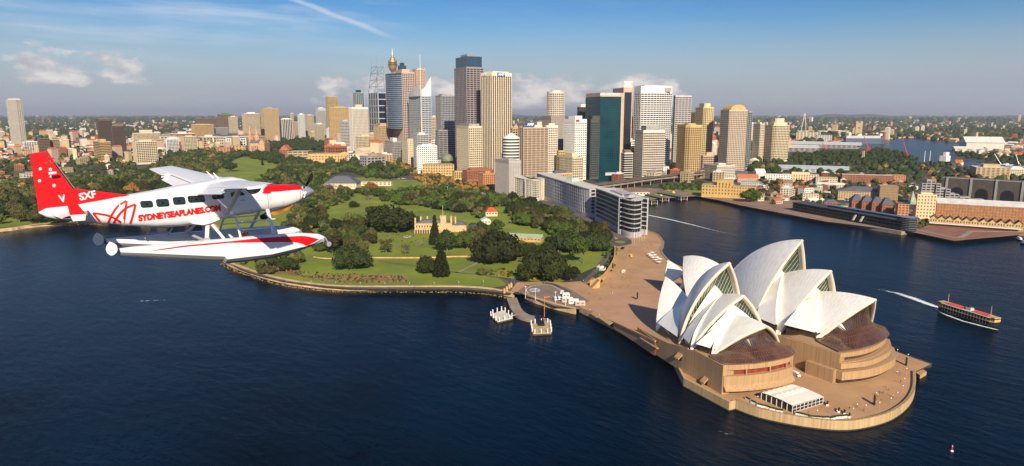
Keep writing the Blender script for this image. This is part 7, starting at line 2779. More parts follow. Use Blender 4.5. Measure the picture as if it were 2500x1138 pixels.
for sd in (-1, 1):
    rows = []
    N_ = 110
    for i in range(N_ + 1):
        x = xs0 + (xs1 - xs0) * i / N_
        w = fw_(x); zd, zc_, zk = lin(dk, x), lin(chn, x), lin(kel, x)
        zk = min(zk, zc_ - .02); zd = max(zd, zc_ + .03)
        y0 = sd * FY
        rows.append([(x, y0 - w, zc_), (x, y0 - w * 1.0, zc_ + (zd - zc_) * .6), (x, y0 - w * .8, zd - .03), (x, y0 - w * .35, zd), (x, y0, zd + .02), (x, y0 + w * .35, zd), (x, y0 + w * .8, zd - .03), (x, y0 + w, zc_ + (zd - zc_) * .6), (x, y0 + w, zc_)])
    f = MB().grid(rows)
    f.add([rows[0][k] for k in range(9)], [tuple(range(9))])
    fl_ = f.build('float', W_pl, SP, True)
    rb = []
    for i in range(N_ + 1):
        x = xs0 + (xs1 - xs0) * i / N_
        w = fw_(x); zc_, zk = lin(chn, x), lin(kel, x)
        zk = min(zk, zc_ - .02)
        rb.append([(x, sd * FY - w, zc_), (x, sd * FY - w * .5, zk + (zc_ - zk) * .42), (x, sd * FY, zk), (x, sd * FY + w * .5, zk + (zc_ - zk) * .42), (x, sd * FY + w, zc_)])
    MB().grid(rb).build('float_bottom', F_pl, fl_)
    # red flash on the outer side
    up = BU([(362.7, 615.3), (401.6, 607.7), (459, 599), (560, 589.7), (585.5, 587), (620.6, 583), (691, 578), (740, 576.6), (761, 579.4), (784, 586)], -FY - .43)
    lo = BU([(362.7, 615.6), (401.6, 610.6), (459, 602.6), (560, 593.3), (585.5, 592.8), (634.7, 592), (691, 590.7), (719, 591.4), (740, 595.6), (750.7, 602), (784, 587)], -FY - .43)
    up.sort(); lo.sort()
    a_, b_ = up[0][0], min(up[-1][0], lo[-1][0])
    r1 = []
    for i in range(61):
        x = a_ + (b_ - a_) * i / 60
        w = fw_(x)
        zd, zc_ = lin(dk, x), lin(chn, x)
        col_ = []
        for k in range(7):
            z = lin(up, x) + (lin(lo, x) - lin(up, x)) * k / 6
            z = max(z, zc_ + .005)
            t = (z - zc_) / max(.05, zd - zc_)
            ww = w * 1.0 if t < .6 else w * (1 - .2 * min(1, (t - .6) / .4))
            col_.append((x, sd * (FY + ww + .014), z))
        r1.append(col_)
    MB().grid(r1).build('red_flash', R_pl, fl_)
    # water rudder
    cx_, cz_ = bu(*c4([(500, 460)])[0], -FY)
    L = [(x * .76, z * .86) for x, z in [(-.02, .33), (.16, .22), (.27, .10), (.27, -.12), (.2, -.24), (.05, -.34), (-.1, -.34), (-.24, -.2), (-.27, 0), (-.2, .16)]]
    n = len(L)
    v = [(cx_ + x * 1.0, sd * FY - .02, cz_ + z) for x, z in L] + [(cx_ + x, sd * FY + .02, cz_ + z) for x, z in L]
    MB().add(v, [tuple(range(n)), tuple(range(2 * n - 1, n - 1, -1))] + [(i, n + i, n + (i + 1) % n, (i + 1) % n) for i in range(n)]).build('water_rudder', W_pl, SP)
    (ax, az_), (bx_, bz_) = BU([(286, 611), (294, 616)], -FY)
    MB().box(min(ax, bx_) + .04, max(ax, bx_) + .04, sd * FY - .09, sd * FY + .09, min(az_, bz_) - .05, max(az_, bz_) + .03).build('stern_bumper', K_pl, SP)
    # nose wheel
    (wx, wz), (fx0, fz0) = BU([(802, 595.6), (796, 578)], -FY)
    w_o = MB()
    for k in range(20):
        pass
    prf = [(.13, -.06), (.21, -.055), (.235, 0), (.21, .055), (.13, .06)]
    v = []
    for (r, yy) in prf:
        for k in range(24):
            t = 2 * pi * k / 24
            v.append((wx + r * cos(t), sd * FY + yy, wz + r * sin(t)))
    wh = MB().add(v, [(j * 24 + k, j * 24 + (k + 1) % 24, (j + 1) * 24 + (k + 1) % 24, (j + 1) * 24 + k) for j in range(4) for k in range(24)]).build('nose_wheel', K_pl, SP, True)
    MB().tube((wx, sd * FY - .055, wz), (wx, sd * FY + .055, wz), .13, .13, 16).build('hub', A_pl, wh)
    g = MB()
    for yy in (-.08, .08):
        g.tube((fx0 - .08, sd * FY + yy * .5, fz0), (wx, sd * FY + yy, wz), .03, .025, 6)
    g.build('wheel_fork', A_pl, SP)
    # struts, sized in side view
    def st_(pa, pb, ya, yb, w, t, name, m=W_pl):
        (x0, z0_), (x1, z1_) = bu(*pa, -ya), bu(*pb, -yb)
        g = MB()
        a, b = Vector((x0, sd * ya, z0_)), Vector((x1, sd * yb, z1_))
        d = (b - a).normalized(); ch = Vector((1, 0, 0)); ch = (ch - d * ch.dot(d)).normalized(); tk = d.cross(ch)
        L = []
        for p in (a, b):
            for k in range(12):
                q = 2 * pi * k / 12
                L.append(p + ch * (w / 2 * cos(q)) + tk * (t / 2 * sin(q)))
        g.add(L, [(k, (k + 1) % 12, 12 + (k + 1) % 12, 12 + k) for k in range(12)])
        g.build(name, m, SP, True)
    st_((653, 511), (669, 571), .45, FY, .17, .08, 'float_strut')
    st_((507, 546), (505, 588), .7, FY, .18, .09, 'float_strut')
    st_((514, 543), (549, 585), .7, FY, .14, .07, 'float_strut')
    st_((574, 526), (588, 581), .7, FY, .10, .06, 'float_strut')
    st_((576, 543), (672, 534.5), .9, .95, .05, .05, 'step_bar')
    st_((581, 562), (672, 555), 1.2, 1.25, .05, .05, 'step_bar')
    st_((498, 588), (512, 589), FY, FY, .3, .06, 'deck_fitting', A_pl)
# fairing where the rear struts meet the cabin
P = BU(c1([(190, 1020), (250, 975), (420, 925), (560, 905), (640, 915), (672, 945), (520, 1010), (380, 1045), (240, 1030)]), -.8)
n = len(P)
for sd in (-1, 1):
    v = [(x, sd * .60, z) for x, z in P] + [(x, sd * .98, z - .03) for x, z in P]
    MB().add(v, [tuple(range(n)), tuple(range(2 * n - 1, n - 1, -1))] + [(i, n + i, n + (i + 1) % n, (i + 1) % n) for i in range(n)]).build('strut_fairing', W_pl, SP)
# boarding ladder on the far side
g = MB()
P = BU(c4([(1170, 100), (1070, 295), (1545, 85), (1450, 265), (1160, 125), (1520, 95), (1120, 210), (1470, 185)]), .9)
for a, b in ((0, 1), (2, 3), (4, 5), (6, 7)):
    g.tube((P[a][0], .9, P[a][1]), (P[b][0], .9, P[b][1]), .03, .03, 6)
g.build('boarding_ladder', F_pl, SP)
# spreader bars and the paddle between the floats
for px_, py_ in ((505, 590), (665, 574)):
    x, z = bu(px_, py_, -FY)
    MB().tube((x, -FY, z), (x, FY, z), .07, .07, 8).build('spreader_bar', F_pl, SP)
P = BU(c5([(780, 490), (895, 470), (900, 525), (800, 540)]), .9)
plate(P, .9, .05, 'paddle', M_orange)
# ================================================================ harbour craft and wharves
M_hull = mat('dark_green_hull', (.012, .03, .02), .35, .1)
M_foam_glints = bpy.data.materials.new('foam_and_painted_glints'); M_foam_glints.use_nodes = True
_n, _l = M_foam_glints.node_tree.nodes, M_foam_glints.node_tree.links
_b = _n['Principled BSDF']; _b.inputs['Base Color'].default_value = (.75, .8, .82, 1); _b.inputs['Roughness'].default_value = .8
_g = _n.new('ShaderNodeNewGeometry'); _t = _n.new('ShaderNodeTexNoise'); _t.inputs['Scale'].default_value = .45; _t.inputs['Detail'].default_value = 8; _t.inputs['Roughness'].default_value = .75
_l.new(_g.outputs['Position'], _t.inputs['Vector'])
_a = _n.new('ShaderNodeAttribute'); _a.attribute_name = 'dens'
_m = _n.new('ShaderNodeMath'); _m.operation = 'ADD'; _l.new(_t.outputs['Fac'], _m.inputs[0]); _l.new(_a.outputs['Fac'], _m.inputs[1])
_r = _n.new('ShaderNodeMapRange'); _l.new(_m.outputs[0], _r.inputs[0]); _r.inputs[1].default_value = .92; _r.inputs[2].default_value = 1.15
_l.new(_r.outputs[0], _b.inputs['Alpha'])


def wake(pts, name='wake_foam', peak=.72):
    """pts: (px, py, half width m, density) along the wake, lying on the water"""
    rows, dn = [], []
    P = [Vector(at(p[0], p[1], 0)) for p in pts]
    for i in range(len(P)):
        a, b = P[max(0, i - 1)], P[min(len(P) - 1, i + 1)]
        d = (b - a).normalized(); nn = Vector((d.y, -d.x))
        r = []
        for k in range(7):
            f = (k - 3) / 3
            q = P[i] + nn * (f * pts[i][2] * 1.6)
            r.append((q.x, q.y, .12)); dn.append(pts[i][3] * (1 - f * f) * peak)
        rows.append(r)
    o = MB().grid(rows).build(name, M_foam_glints)
    at_ = o.data.attributes.new('dens', 'FLOAT', 'POINT')
    at_.data.foreach_set('value', dn)
    tag(o, kind='structure')


wake([(2120, 700, 2, .3), (2150, 708, 2.5, .6), (2190, 716, 3.2, .85), (2230, 729, 3.6, 1), (2262, 741, 3.4, 1.0), (2292, 752, 2.5, 1.1)])
wake([(2280, 752, 1.5, .8), (2310, 769, 1.6, .9), (2350, 784, 1.2, .95), (2400, 797, 1.2, 1.1), (2436, 806, .8, 1.1)])
wake([(1562, 522, 2.0, 1.1), (1590, 527, 2.4, 1.05), (1640, 537, 2.6, .95), (1690, 549, 2.6, .85), (1740, 562, 2.4, .7), (1790, 573, 2.4, .6), (1840, 584, 2, .45)])
wake([(300, 740, 1.2, .4), (350, 735, 1.0, .75), (400, 733, .8, .65), (440, 732, .6, .4)])
wake([(2330, 700, 2, .4), (2300, 690, 2, .35)])


def boat(name, label, cat, ps, pe, wid, hh, hull, decks, extra=None, group=None, z=0.0):
    A, B = Vector(at(*ps, z)), Vector(at(*pe, z))
    d = B - A; L = d.length; c = (A + B) / 2
    r = empty(name, label, cat, (c.x, c.y, z), atan2(d.y, d.x), group)
    N_ = 15
    rows = []
    for i in range(N_):
        t = i / (N_ - 1)
        w = wid / 2 * (1 - abs(2 * t - 1) ** 3.2) + .12
        x = (t - .5) * L
        sh = hh * (1 + .25 * abs(2 * t - 1) ** 2)
        rows.append([(x * .97, -w * .6, -.8), (x, -w, sh), (x, 0, sh + .02), (x, w, sh), (x * .97, w * .6, -.8)])
    MB().grid(rows).build('hull', hull, r)
    for (nm, x0, x1, w, z0_, z1_, m) in decks:
        g = MB()
        a, b = x0 * L, x1 * L
        k = min(2.5, (b - a) * .15)
        g.prism([(a, -w * .6), (a + k, -w), (b - k, -w), (b, -w * .6), (b, w * .6), (b - k, w), (a + k, w), (a, w * .6)], z0_, z1_)
        g.build(nm, m, r)
    if extra: extra(r, L)
    return r


def ferry_bits(r, L):
    g = MB()
    for i in range(22):
        x = -L * .36 + i * L * .033
        if abs(x - L * .02) < 2.5: continue
        for y in (-2.4, .4):
            g.box(x, x + .8, y, y + 2.0, 7.3, 7.9)
    g.build('red_seats', mat('red_seat_paint', (.60, .07, .04), .6, .1), r)
    MB().tube((L * .02, 0, 7.2), (L * .02, 0, 10.6), 1.2, 1.1, 12).build('funnel', K_pl, r)
    MB().box(-.5, 3.2, -1.6, 1.6, 7.2, 9.0).build('engine_casing', M_cream, r)
    for s in (-.34, .36):
        MB().tube((L * s, 0, 7), (L * s, 0, 14.5), .16, .08, 6).build('mast', M_cream, r)
    for s in (-1, 1):
        g = MB(); g.box(s * L * .415 - 2.6, s * L * .415 + 2.6, -2.8, 2.8, 4.8, 7.6); g.build('wheelhouse', mat('cream_yellow_paint', (.55, .38, .14), .5, .05), r)
        g = MB(); g.box(s * L * .415 - 2.7, s * L * .415 + 2.7, -2.9, 2.9, 6.3, 7.0); g.build('wheelhouse_windows', M_dark, r)
    g = MB()
    for i in range(16):
        x = -L * .36 + i * L * .048
        for y in (-4.05, 3.95):
            g.box(x, x + .15, y, y + .1, 2.2, 7.1)
    g.build('deck_posts', M_cream, r)


boat('ferry', 'dark green and cream harbour ferry with red top deck seats and white wake', 'ferry', (2290, 757), (2438, 804), 9.5, 2.0, M_hull,
     [('lower_deck', -.46, .46, 4.0, 2.0, 4.4, M_dark), ('deck_band', -.47, .47, 4.2, 4.4, 4.8, M_tan), ('upper_deck', -.42, .42, 3.8, 4.8, 6.9, M_dark), ('top_deck', -.43, .43, 4.1, 6.9, 7.2, M_lgrey)], ferry_bits)


def cat_bits(r, L):
    MB().box(L * .1, L * .3, -1.6, 1.6, 5.4, 7).build('wheelhouse', M_yellow, r)


for ps, pe, lab in (((1538, 497), (1566, 505), 'yellow and green ferry between the dark curved apartments and the wharf'), ((1592, 479), (1620, 487), 'yellow ferry moored between the green roofed wharves'),
                    ((1622, 470), (1650, 478), 'yellow ferry behind the farthest green wharf')):
    boat('ferry', lab, 'ferry', ps, pe, 8, 2, M_green, [('cabin', -.4, .4, 3.4, 2, 4.2, M_yellow), ('upper_cabin', -.3, .32, 3, 4.2, 5.4, M_gold)], cat_bits, 'yellow ferries at the quay')
boat('tug_boat', 'white multi deck vessel on the inland harbour near the red crane', 'boat', (2290, 400), (2322, 402), 22, 8, M_black, [('superstructure', -.35, .3, 10, 8, 24, M_white), ('bridge', -.1, .2, 8, 24, 34, M_white)], None, None, LZ)
boat('harbour_boat', 'orange and white boat right of the white multi deck vessel', 'boat', (2328, 402), (2352, 403), 16, 6, M_white, [('cabin', -.4, .4, 7, 6, 14, M_orange)], None, None, LZ)
for i, (ps, pe, w) in enumerate((((2478, 584), (2500, 590), 'white motor boat at the quay by the right edge'), ((2490, 594), (2512, 600), 'second motor boat cut by the right edge'))):
    boat('motor_boat', w, 'boat', ps, pe, 4, 1.3, M_black, [('cabin', -.3, .2, 1.6, 1.3, 3, M_white), ('flybridge', -.2, .1, 1.2, 3, 4, M_white)])
for i, (x, y, lab) in enumerate(((2348, 583, 'white dinghy leftmost at the pontoon'), (2360, 580, 'white dinghy second along the pontoon'), (2372, 577, 'white dinghy third along the pontoon'), (2384, 575, 'white dinghy rightmost at the pontoon'))):
    boat('dinghy', lab, 'boat', (x, y + 3), (x + 5, y), 2.2, 1.0, M_white, [('cover', -.3, .3, .8, 1, 1.4, M_bluep)], None, 'white dinghies at the pontoon')
# sailing masts on the inland harbour
for px_ in (2256, 2269):
    q = at(px_, 398); k_ = hypot(q[0] - CX, q[1] - CY) / FPX
    m = empty('sailing_ship', 'tall masted sailing ship %s of the red crane' % ('just right' if px_ < 2260 else 'farther right'), 'ship', (q[0], q[1], LZ))
    MB().box(-9 * k_, 9 * k_, -2 * k_, 2 * k_, 0, 3 * k_).build('hull', M_dbrown, m)
    MB().tube((0, 0, 0), (0, 0, 25 * k_), .7 * k_, .4 * k_, 5).build('mast', M_white, m)


# pontoon jetties with white piles, curved stone jetty
def pontoon(poly_px, label, hgt, piles, m, zt=1.6):
    P = [Vector(at(x, y, zt)) for x, y in poly_px]
    c = sum(P, Vector((0, 0))) / len(P)
    r = empty('pontoon', label, 'pontoon', (c.x, c.y, 0))
    L = [tuple(p - c) for p in P]
    if sum(L[i][0] * L[(i + 1) % 4][1] - L[(i + 1) % 4][0] * L[i][1] for i in range(4)) < 0: L = L[::-1]
    MB().prism(L, .2, zt, bottom=True).build('deck', m, r)
    g = MB(); g.prism([(x * 1.02, y * 1.02) for x, y in L], .1, zt - .5, bottom=True); g.build('fender_beam', M_dbrown, r)
    for a, b in zip(L, L[1:] + L[:1]):
        n = 3
        for i in range(n):
            t = (i + .35) / n
            x, y = (a[0] + (b[0] - a[0]) * t) * 1.03, (a[1] + (b[1] - a[1]) * t) * 1.03
            q = MB().tube((x, y, -2), (x, y, hgt), .3, .3, 8).build('pile', M_dbrown, r)
            MB().tube((x, y, hgt - 3.2), (x, y, hgt + .1), .36, .36, 8).build('pile_cap', M_white, q)
    return r


pontoon([(1197, 768), (1228, 757), (1252, 776), (1215, 785)], 'square grey pontoon ringed by white topped piles, left of the curved jetty', 4.6, 12, M_pale)
pontoon([(1297, 790), (1342, 788), (1346, 812), (1301, 814)], 'brown pontoon ringed by white topped piles below the curved jetty', 4.6, 12, M_tan)
jc = [at(x, y, 2.5) for x, y in [(1262, 727), (1266, 738), (1276, 757), (1292, 768), (1320, 774), (1344, 780)]]
o = strip(curve(jc, 5), 8, -2, 2.5, 'curved_jetty', M_conc, ('curved stone jetty running from the turning circle towards the brown pontoon', 'jetty'))
q0, q1 = at(1250, 771, 1.8), at(1275, 766, 2.2)
g = MB(); g.bar((q0[0], q0[1], 1.9), (q1[0], q1[1], 2.4), 1.6, .3); o = g.build('gangway', M_grey); tag(o, 'narrow gangway linking the grey pontoon to the curved jetty', 'gangway')
q0, q1 = Vector(at(1322, 795, 2)), Vector(at(1315, 774, 3.2))
g = MB(); g.bar((q0.x, q0.y, 2.2), (q1.x, q1.y, 4.2), 4.5, 1.6); o = g.build('gangway', M_black); tag(o, 'black covered gangway onto the brown pontoon', 'gangway')
q = at(1329, 773, 2.5)
m = empty('crane_mast', 'slender orange mast with arm standing on the curved jetty', 'mast', (q[0], q[1], 2.5))
MB().tube((0, 0, 0), (0, 0, 15), .25, .18, 6).build('pole', M_orange, m)
MB().tube((0, 0, 14), (-3.2, 2, 14.6), .3, .25, 6).build('arm', M_orange, m)
q = at(2324, 1102, 0)
m = empty('channel_marker', 'small red and white channel marker floating at the lower right', 'buoy', (q[0], q[1], 0)); m.scale = (.6, .6, .8)
MB().lathe([(1.0, -.4), (1.1, .3), (.5, .8)], n=12).build('float_body', M_white, m)
MB().lathe([(.45, .8), (.4, 2.6), (.1, 2.8)], n=10).build('tower', M_red, m)
MB().lathe([(.3, 2.8), (.3, 3.4), (.05, 3.6)], n=8).build('lantern', M_white, m)
# sun glints on the water under the wall, painted as white specks
wake([(1745, 1050, 1.6, .42), (1762, 1056, 2.2, .5), (1780, 1061, 3, .55), (1796, 1054, 2, .45)], 'painted_glints')

# ================================================================ things on the broadwalk and forecourt
def w3(px, py, z=LZ + .1):
    x, y = at(px, py, z); return Vector((x, y, z))


# marquee with a row of small peaks along its back
A, B, C_ = w3(1858, 975), w3(1934, 1008), w3(2009, 985)
D_2 = A + (C_ - B)
mq = empty('marquee', 'white event marquee with peaked roof beside the podium', 'tent', A)
u, v = (B - A), (C_ - B)
u2, v2 = u.normalized(), v.normalized()
M_tent = mat('tent_canvas', (.80, .74, .66), .7, .04)
nu, nv_ = 14, 12
rows = []
for j in range(nv_ + 1):
    r_ = []
    for i in range(nu + 1):
        s, t = i / nu, j / nv_
        z = 3.3 + .9 * sin(pi * s) * .6 + .3
        if s < .55:
            z += .9 * max(0, 1 - 3.0 * abs(((t * 6) % 1) - .5)) * max(0, 1 - abs(s - .12) * 6) + .9 * max(0, 1 - 3 * abs(((t * 6) % 1) - .5)) * max(0, 1 - abs(s - .42) * 6)
        p = u * s + v * t
        r_.append((p.x, p.y, z))
    rows.append(r_)
MB().grid(rows).build('roof', M_tent, mq)
g = MB()
for k in range(7):
    p = u * (k / 6)
    g.box(p.x - .12, p.x + .12, p.y - .12, p.y + .12, 0, 3.5)
for k in range(9):
    p = u + v * (k / 8)
    g.box(p.x - .1, p.x + .1, p.y - .1, p.y + .1, 0, 3.5)
for z in (0, 1.6, 3.2):
    g.bar((u.x, u.y, z + .1), ((u + v).x, (u + v).y, z + .1), .12, .14)
g.build('frame', M_white, mq)
g = MB()
ins = (v2 - u2) * .25
g.add([(ins.x, ins.y, 0), ((u + ins).x, (u + ins).y, 0), ((u + ins).x, (u + ins).y, 3.3), (ins.x, ins.y, 3.3)], [(0, 1, 2, 3)])
g.add([((u - u2 * .3).x, (u - u2 * .3).y, 0), ((u + v - u2 * .3).x, (u + v - u2 * .3).y, 0), ((u + v - u2 * .3).x, (u + v - u2 * .3).y, 3.3), ((u - u2 * .3).x, (u - u2 * .3).y, 3.3)], [(0, 1, 2, 3)])
g.build('window_walls', M_dark, mq)
# planter boxes in an arc
pcs = [(1826, 978), (1840, 986), (1856, 993), (1872, 997), (1887, 1002), (1903, 1006), (1951, 1014), (1968, 1018), (1984, 1022), (2000, 1023), (2016, 1024), (2032, 1024), (2047, 1021), (2060, 1020), (2074, 1018), (2020, 989), (2048, 1005), (2062, 1010)]
pr_ = empty('planter', 'x', 'planter', w3(*pcs[0]))
MB().box(-1.6, 1.6, -.5, .5, 0, .9).build('box', M_white, pr_)
g = MB()
for k in range(7):
    g.lathe([(.25, .85), (.45, 1.2), (.3, 1.6), (.05, 1.7)], (-1.3 + k * .43, (k % 2) * .2 - .1), 6)
g.build('hedge', LM_['dark'], pr_)
for i, (x, y) in enumerate(pcs):
    p = w3(x, y)
    j = min(i + 1, len(pcs) - 1) if i < 15 else i
    p2 = w3(*pcs[min(i + 1, 14)]) if i < 14 else p + Vector((1, .4, 0))
    a = atan2(p2.y - p.y, p2.x - p.x)
    o = pr_ if i == 0 else tree_copy(pr_, p, a)
    o.rotation_euler = (0, 0, a)
    o['label'] = 'white planter box with clipped hedge in the row %s' % ('left of and below the marquee' if i < 6 else 'right of the marquee along the curve' if i < 15 else 'standing apart behind the curved row')
    o['group'] = 'white planter boxes round the marquee ' + ('left' if i < 6 else 'right' if i < 15 else 'apart')
# black information columns
for (x, y, lab) in ((2134, 988, 'black information column on the broadwalk nearest the water'), (2212, 892, 'black information column near the north western landing'), (1556, 729, 'black information column on the podium steps')):
    z = LZ + .1 if x > 2000 else 8
    p = w3(x, y, z)
    r = empty('information_column', lab, 'sign', p, .5)
    MB().box(-1.1, 1.1, -.35, .35, 0, 4.6).build('panel', M_black, r)
    MB().box(-.8, .8, -.4, -.36, 2.4, 4.2).build('poster', M_bluep, r)
# lamp posts along the broadwalk edge
lps = [(2113, 1007), (2146, 1000), (2174, 989), (2190, 975), (2203, 958), (2207, 940), (2212, 915), (2190, 868), (2216, 880), (1994, 1020), (2042, 1020), (2082, 1015), (1849, 985)]
lp = empty('lamp_post', 'x', 'lamp', w3(*lps[0]))
MB().tube((0, 0, 0), (0, 0, 3.4), .07, .05, 6).build('pole', M_grey, lp)
MB().lathe([(.05, 3.35), (.26, 3.5), (.3, 3.7), (.2, 3.9), (.03, 3.97)], n=10).build('globe', M_white, lp)
MB().box(-.25, .25, -.25, .25, 0, .25).build('base', M_grey, lp)
for i, (x, y) in enumerate(lps):
    o = lp if i == 0 else tree_copy(lp, w3(x, y))
    o['label'] = 'slim globe lamp post on the paved broadwalk round the podium tip'; o['group'] = 'globe lamps on the broadwalk'
llps = [(1148, 745), (1225, 741)]
for i in range(9):     # lamps of the east promenade
    t = i / 8
    x, y = 1440 + (1625 - 1440) * t, 768 + (864 - 768) * t
    o = tree_copy(lp, w3(x, y)); o['label'] = 'globe lamp post on the narrow promenade below the long podium wall'; o['group'] = 'globe lamps on the narrow promenade'
for i, x in enumerate(range(700, 1240, 60)):
    y = 696 + 8 * sin((x - 700) / 540 * pi)
    o = tree_copy(lp, w3(x, y - 2)); o['label'] = 'lamp post on the lawn edge of the curving bay path'; o['group'] = 'lamp posts along the bay path'
# tall light poles round the turning circle and flagpoles by the apartment end
for (x, y, h_, lab) in ((1283, 728, 9, 'thin pole on the turning circle beside the stone jetty'), (1307, 733, 9, 'white pole below the round fountain disc'), (1356, 742, 9, 'thin pole left of the parked white vans'), (1381, 748, 9, 'thin pole below the white site cabins'),
                        (1327, 692, 26, 'very tall dark floodlight mast in front of the garden trees'), (1093, 478, 16, 'tall grey street light by the garden road'), (1039, 462, 18, 'tall grey light mast beside the avenue')):
    p = w3(x, y)
    o = MB().tube((0, 0, 0), (0, 0, h_), .18 if h_ < 20 else .3, .1, 6).add([(-.8, -.2, h_), (.8, -.2, h_), (.8, .2, h_), (-.8, .2, h_), (-.8, -.2, h_ + .4), (.8, -.2, h_ + .4), (.8, .2, h_ + .4), (-.8, .2, h_ + .4)], [(3, 2, 1, 0), (4, 5, 6, 7), (0, 1, 5, 4), (1, 2, 6, 5), (2, 3, 7, 6), (3, 0, 4, 7)]).build('light_pole', M_black if h_ > 20 else M_white)
    o.location = p; tag(o, lab, 'pole')
for i, x in enumerate((1543, 1549, 1555, 1561, 1567, 1573)):
    p = w3(x, 594 - i * 1.5)
    o = MB().tube((0, 0, 0), (0, 0, 15), .16, .08, 6).build('flagpole', M_lgrey); o.location = p
    tag(o, 'slender flagpole in the row below the curved end of the dark apartments', 'flagpole', 'flagpoles below the dark apartments')
# red banners on poles along the apartment road
for i, (x, y, lab) in enumerate(((1391, 540, 'red banner on a pole farthest up the apartment road'), (1418, 552, 'red banner on a pole before the gap between the apartment blocks'), (1451, 563, 'red banner on a pole beneath the block gap'), (1485, 580, 'red banner on a pole nearest the roundabout'))):
    p = w3(x, y); r = empty('banner_pole', lab, 'banner', p, .6)
    MB().tube((0, 0, 0), (0, 0, 9), .12, .1, 6).build('pole', M_grey, r)
    MB().box(.15, 1.9, -.05, .05, 4.2, 8.6).build('banner', M_red, r)
for i, (x, y) in enumerate(((1250, 695), (1255, 693))):
    p = w3(x, y); r = empty('banner_pole', 'blue banner at the garden gate, %s of the pair' % ('left' if i == 0 else 'right'), 'banner', p, .6)
    MB().tube((0, 0, 0), (0, 0, 6), .1, .1, 6).build('pole', M_grey, r)
    MB().box(-.7, .7, -.05, .05, 1.2, 5.8).build('banner', M_bluep, r)
# gate piers
for i, (x, y) in enumerate(((1231, 716), (1237, 711), (1243, 706), (1248, 702))):
    p = w3(x, y); o = MB().box(-.7, .7, -.7, .7, 0, 3.4).lathe([(1.0, 3.4), (1.0, 3.7), (.1, 4.2)], n=4).build('gate_pier', M_sand); o.location = p
    tag(o, 'square sandstone gate pier at the bay end of the garden wall, %s from the water' % ('nearest', 'second', 'third', 'fourth')[i], 'pier')
# fountain disc, pond, roundabout island
for (x, y, r_, lab, m, nm, h_) in ((1305, 709, 4.6, 'round pale fountain basin on the turning circle', M_lgrey, 'fountain', .5), (994, 578, 4.2, 'round stone rimmed pond in the formal garden', M_pale, 'pond', .5), (1514, 591, 6, 'grassy round island of the small roundabout', M_lawn, 'traffic_island', .35)):
    p = w3(x, y); r = empty(nm, lab, nm.replace('_', ' '), p)
    MB().lathe([(r_, 0), (r_, h_), (r_ * .88, h_), (r_ * .86, h_ - .15)], n=28).build('rim', M_conc if m is M_lawn else m, r)
    MB().lathe([(r_ * .84, h_ - .2), (r_ * .84, h_ - .1)], n=28).build('surface', m if m is M_lawn else M_blue if nm == 'pond' else mat('pale_blue_water', (.35, .42, .55), .2), r)
# garden stairs
p = w3(1440, 700)
g = MB()
for k in range(14):
    g.obox((k * .9 * -.5, k * .9 * .2), (-.5, .25), (3.0, 5.5), 0, .45 * (k + 1))
o = g.build('garden_stairs', M_sand); o.location = p; tag(o, 'sandstone stairs climbing from the forecourt to the garden', 'stairs')
cw = [at(x, y) for x, y in [(1500, 612), (1498, 640), (1486, 665), (1468, 688), (1440, 700)]]
strip(curve(cw, 5), -1.2, LZ, LZ + 5.5, 'cliff_wall', M_sand, ('rough sandstone cliff wall between the forecourt and the garden', 'wall'))
cw = [at(x, y) for x, y in [(1348, 640), (1362, 622), (1368, 600), (1366, 580)]]
strip(curve(cw, 5), -.6, LZ, LZ + 2.6, 'garden_wall', M_sand, ('curved sandstone wall beside the green roofed pavilion', 'wall'))
gw = [at(x, y) for x, y in [(765, 629), (800, 633), (900, 631), (1030, 631), (1110, 628), (1165, 628)]]
strip(curve(gw, 4), -.6, LZ, LZ + 1.3, 'garden_wall', M_sand, ('low sandstone wall across the garden behind the waterside lawn', 'wall'))
# white site cabins and vans
for (x, y, w, d, h_, lab, m) in ((1398, 738, 8, 4, 3, 'pink site cabin at the left of the loading ramp', M_pink), (1412, 742, 7, 4, 3, 'white roofed site cabin in the middle of the loading ramp', M_white), (1428, 746, 7, 4, 2.6, 'low pink site cabin nearest the podium', M_pink),
                                (1390, 728, 5, 4, 3.5, 'white box cabin behind the pink cabin', M_white)):
    house(lab, x, y, w, d, h_, 35, m, M_wroof, 'gable', .6, name='site_cabin', bay=3, fl=3, plinth=.6, crown=.6)


def car_proto(kind, body):
    r = empty('x', 'x', 'car', (0, 0, 0))
    Lc, Wc = (4.5, 1.8) if kind == 'car' else (5.4, 2.0)
    side = [(-.5, .3), (-.5, .75), (-.46, .9), (-.25, .95), (-.12, 1.4), (.26, 1.42), (.42, .98), (.5, .8), (.5, .3)] if kind == 'car' else [(-.5, .35), (-.5, 1.9), (-.46, 2.1), (.25, 2.1), (.36, 1.3), (.48, 1.1), (.5, .8), (.5, .35)]
    n = len(side)
    v = [(x * Lc, -Wc / 2, z) for x, z in side] + [(x * Lc, Wc / 2, z) for x, z in side]
    MB().add(v, [tuple(range(n)), tuple(range(2 * n - 1, n - 1, -1))] + [(i, n + i, n + (i + 1) % n, (i + 1) % n) for i in range(n)]).build('body', body, r)
    g = MB()
    if kind == 'car': g.box(-.2 * Lc, .3 * Lc, -Wc / 2 - .02, Wc / 2 + .02, .98, 1.3)
    else: g.box(.12 * Lc, .36 * Lc, -Wc / 2 - .02, Wc / 2 + .02, 1.25, 1.75)
    g.build('windows', M_dark, r)
    for sx in (-.32, .32):
        for sy in (-1, 1):
            MB().tube((sx * Lc, sy * (Wc / 2 - .15), .33), (sx * Lc, sy * (Wc / 2 + .03), .33), .33, .33, 10).build('wheel', K_pl, r)
    return r


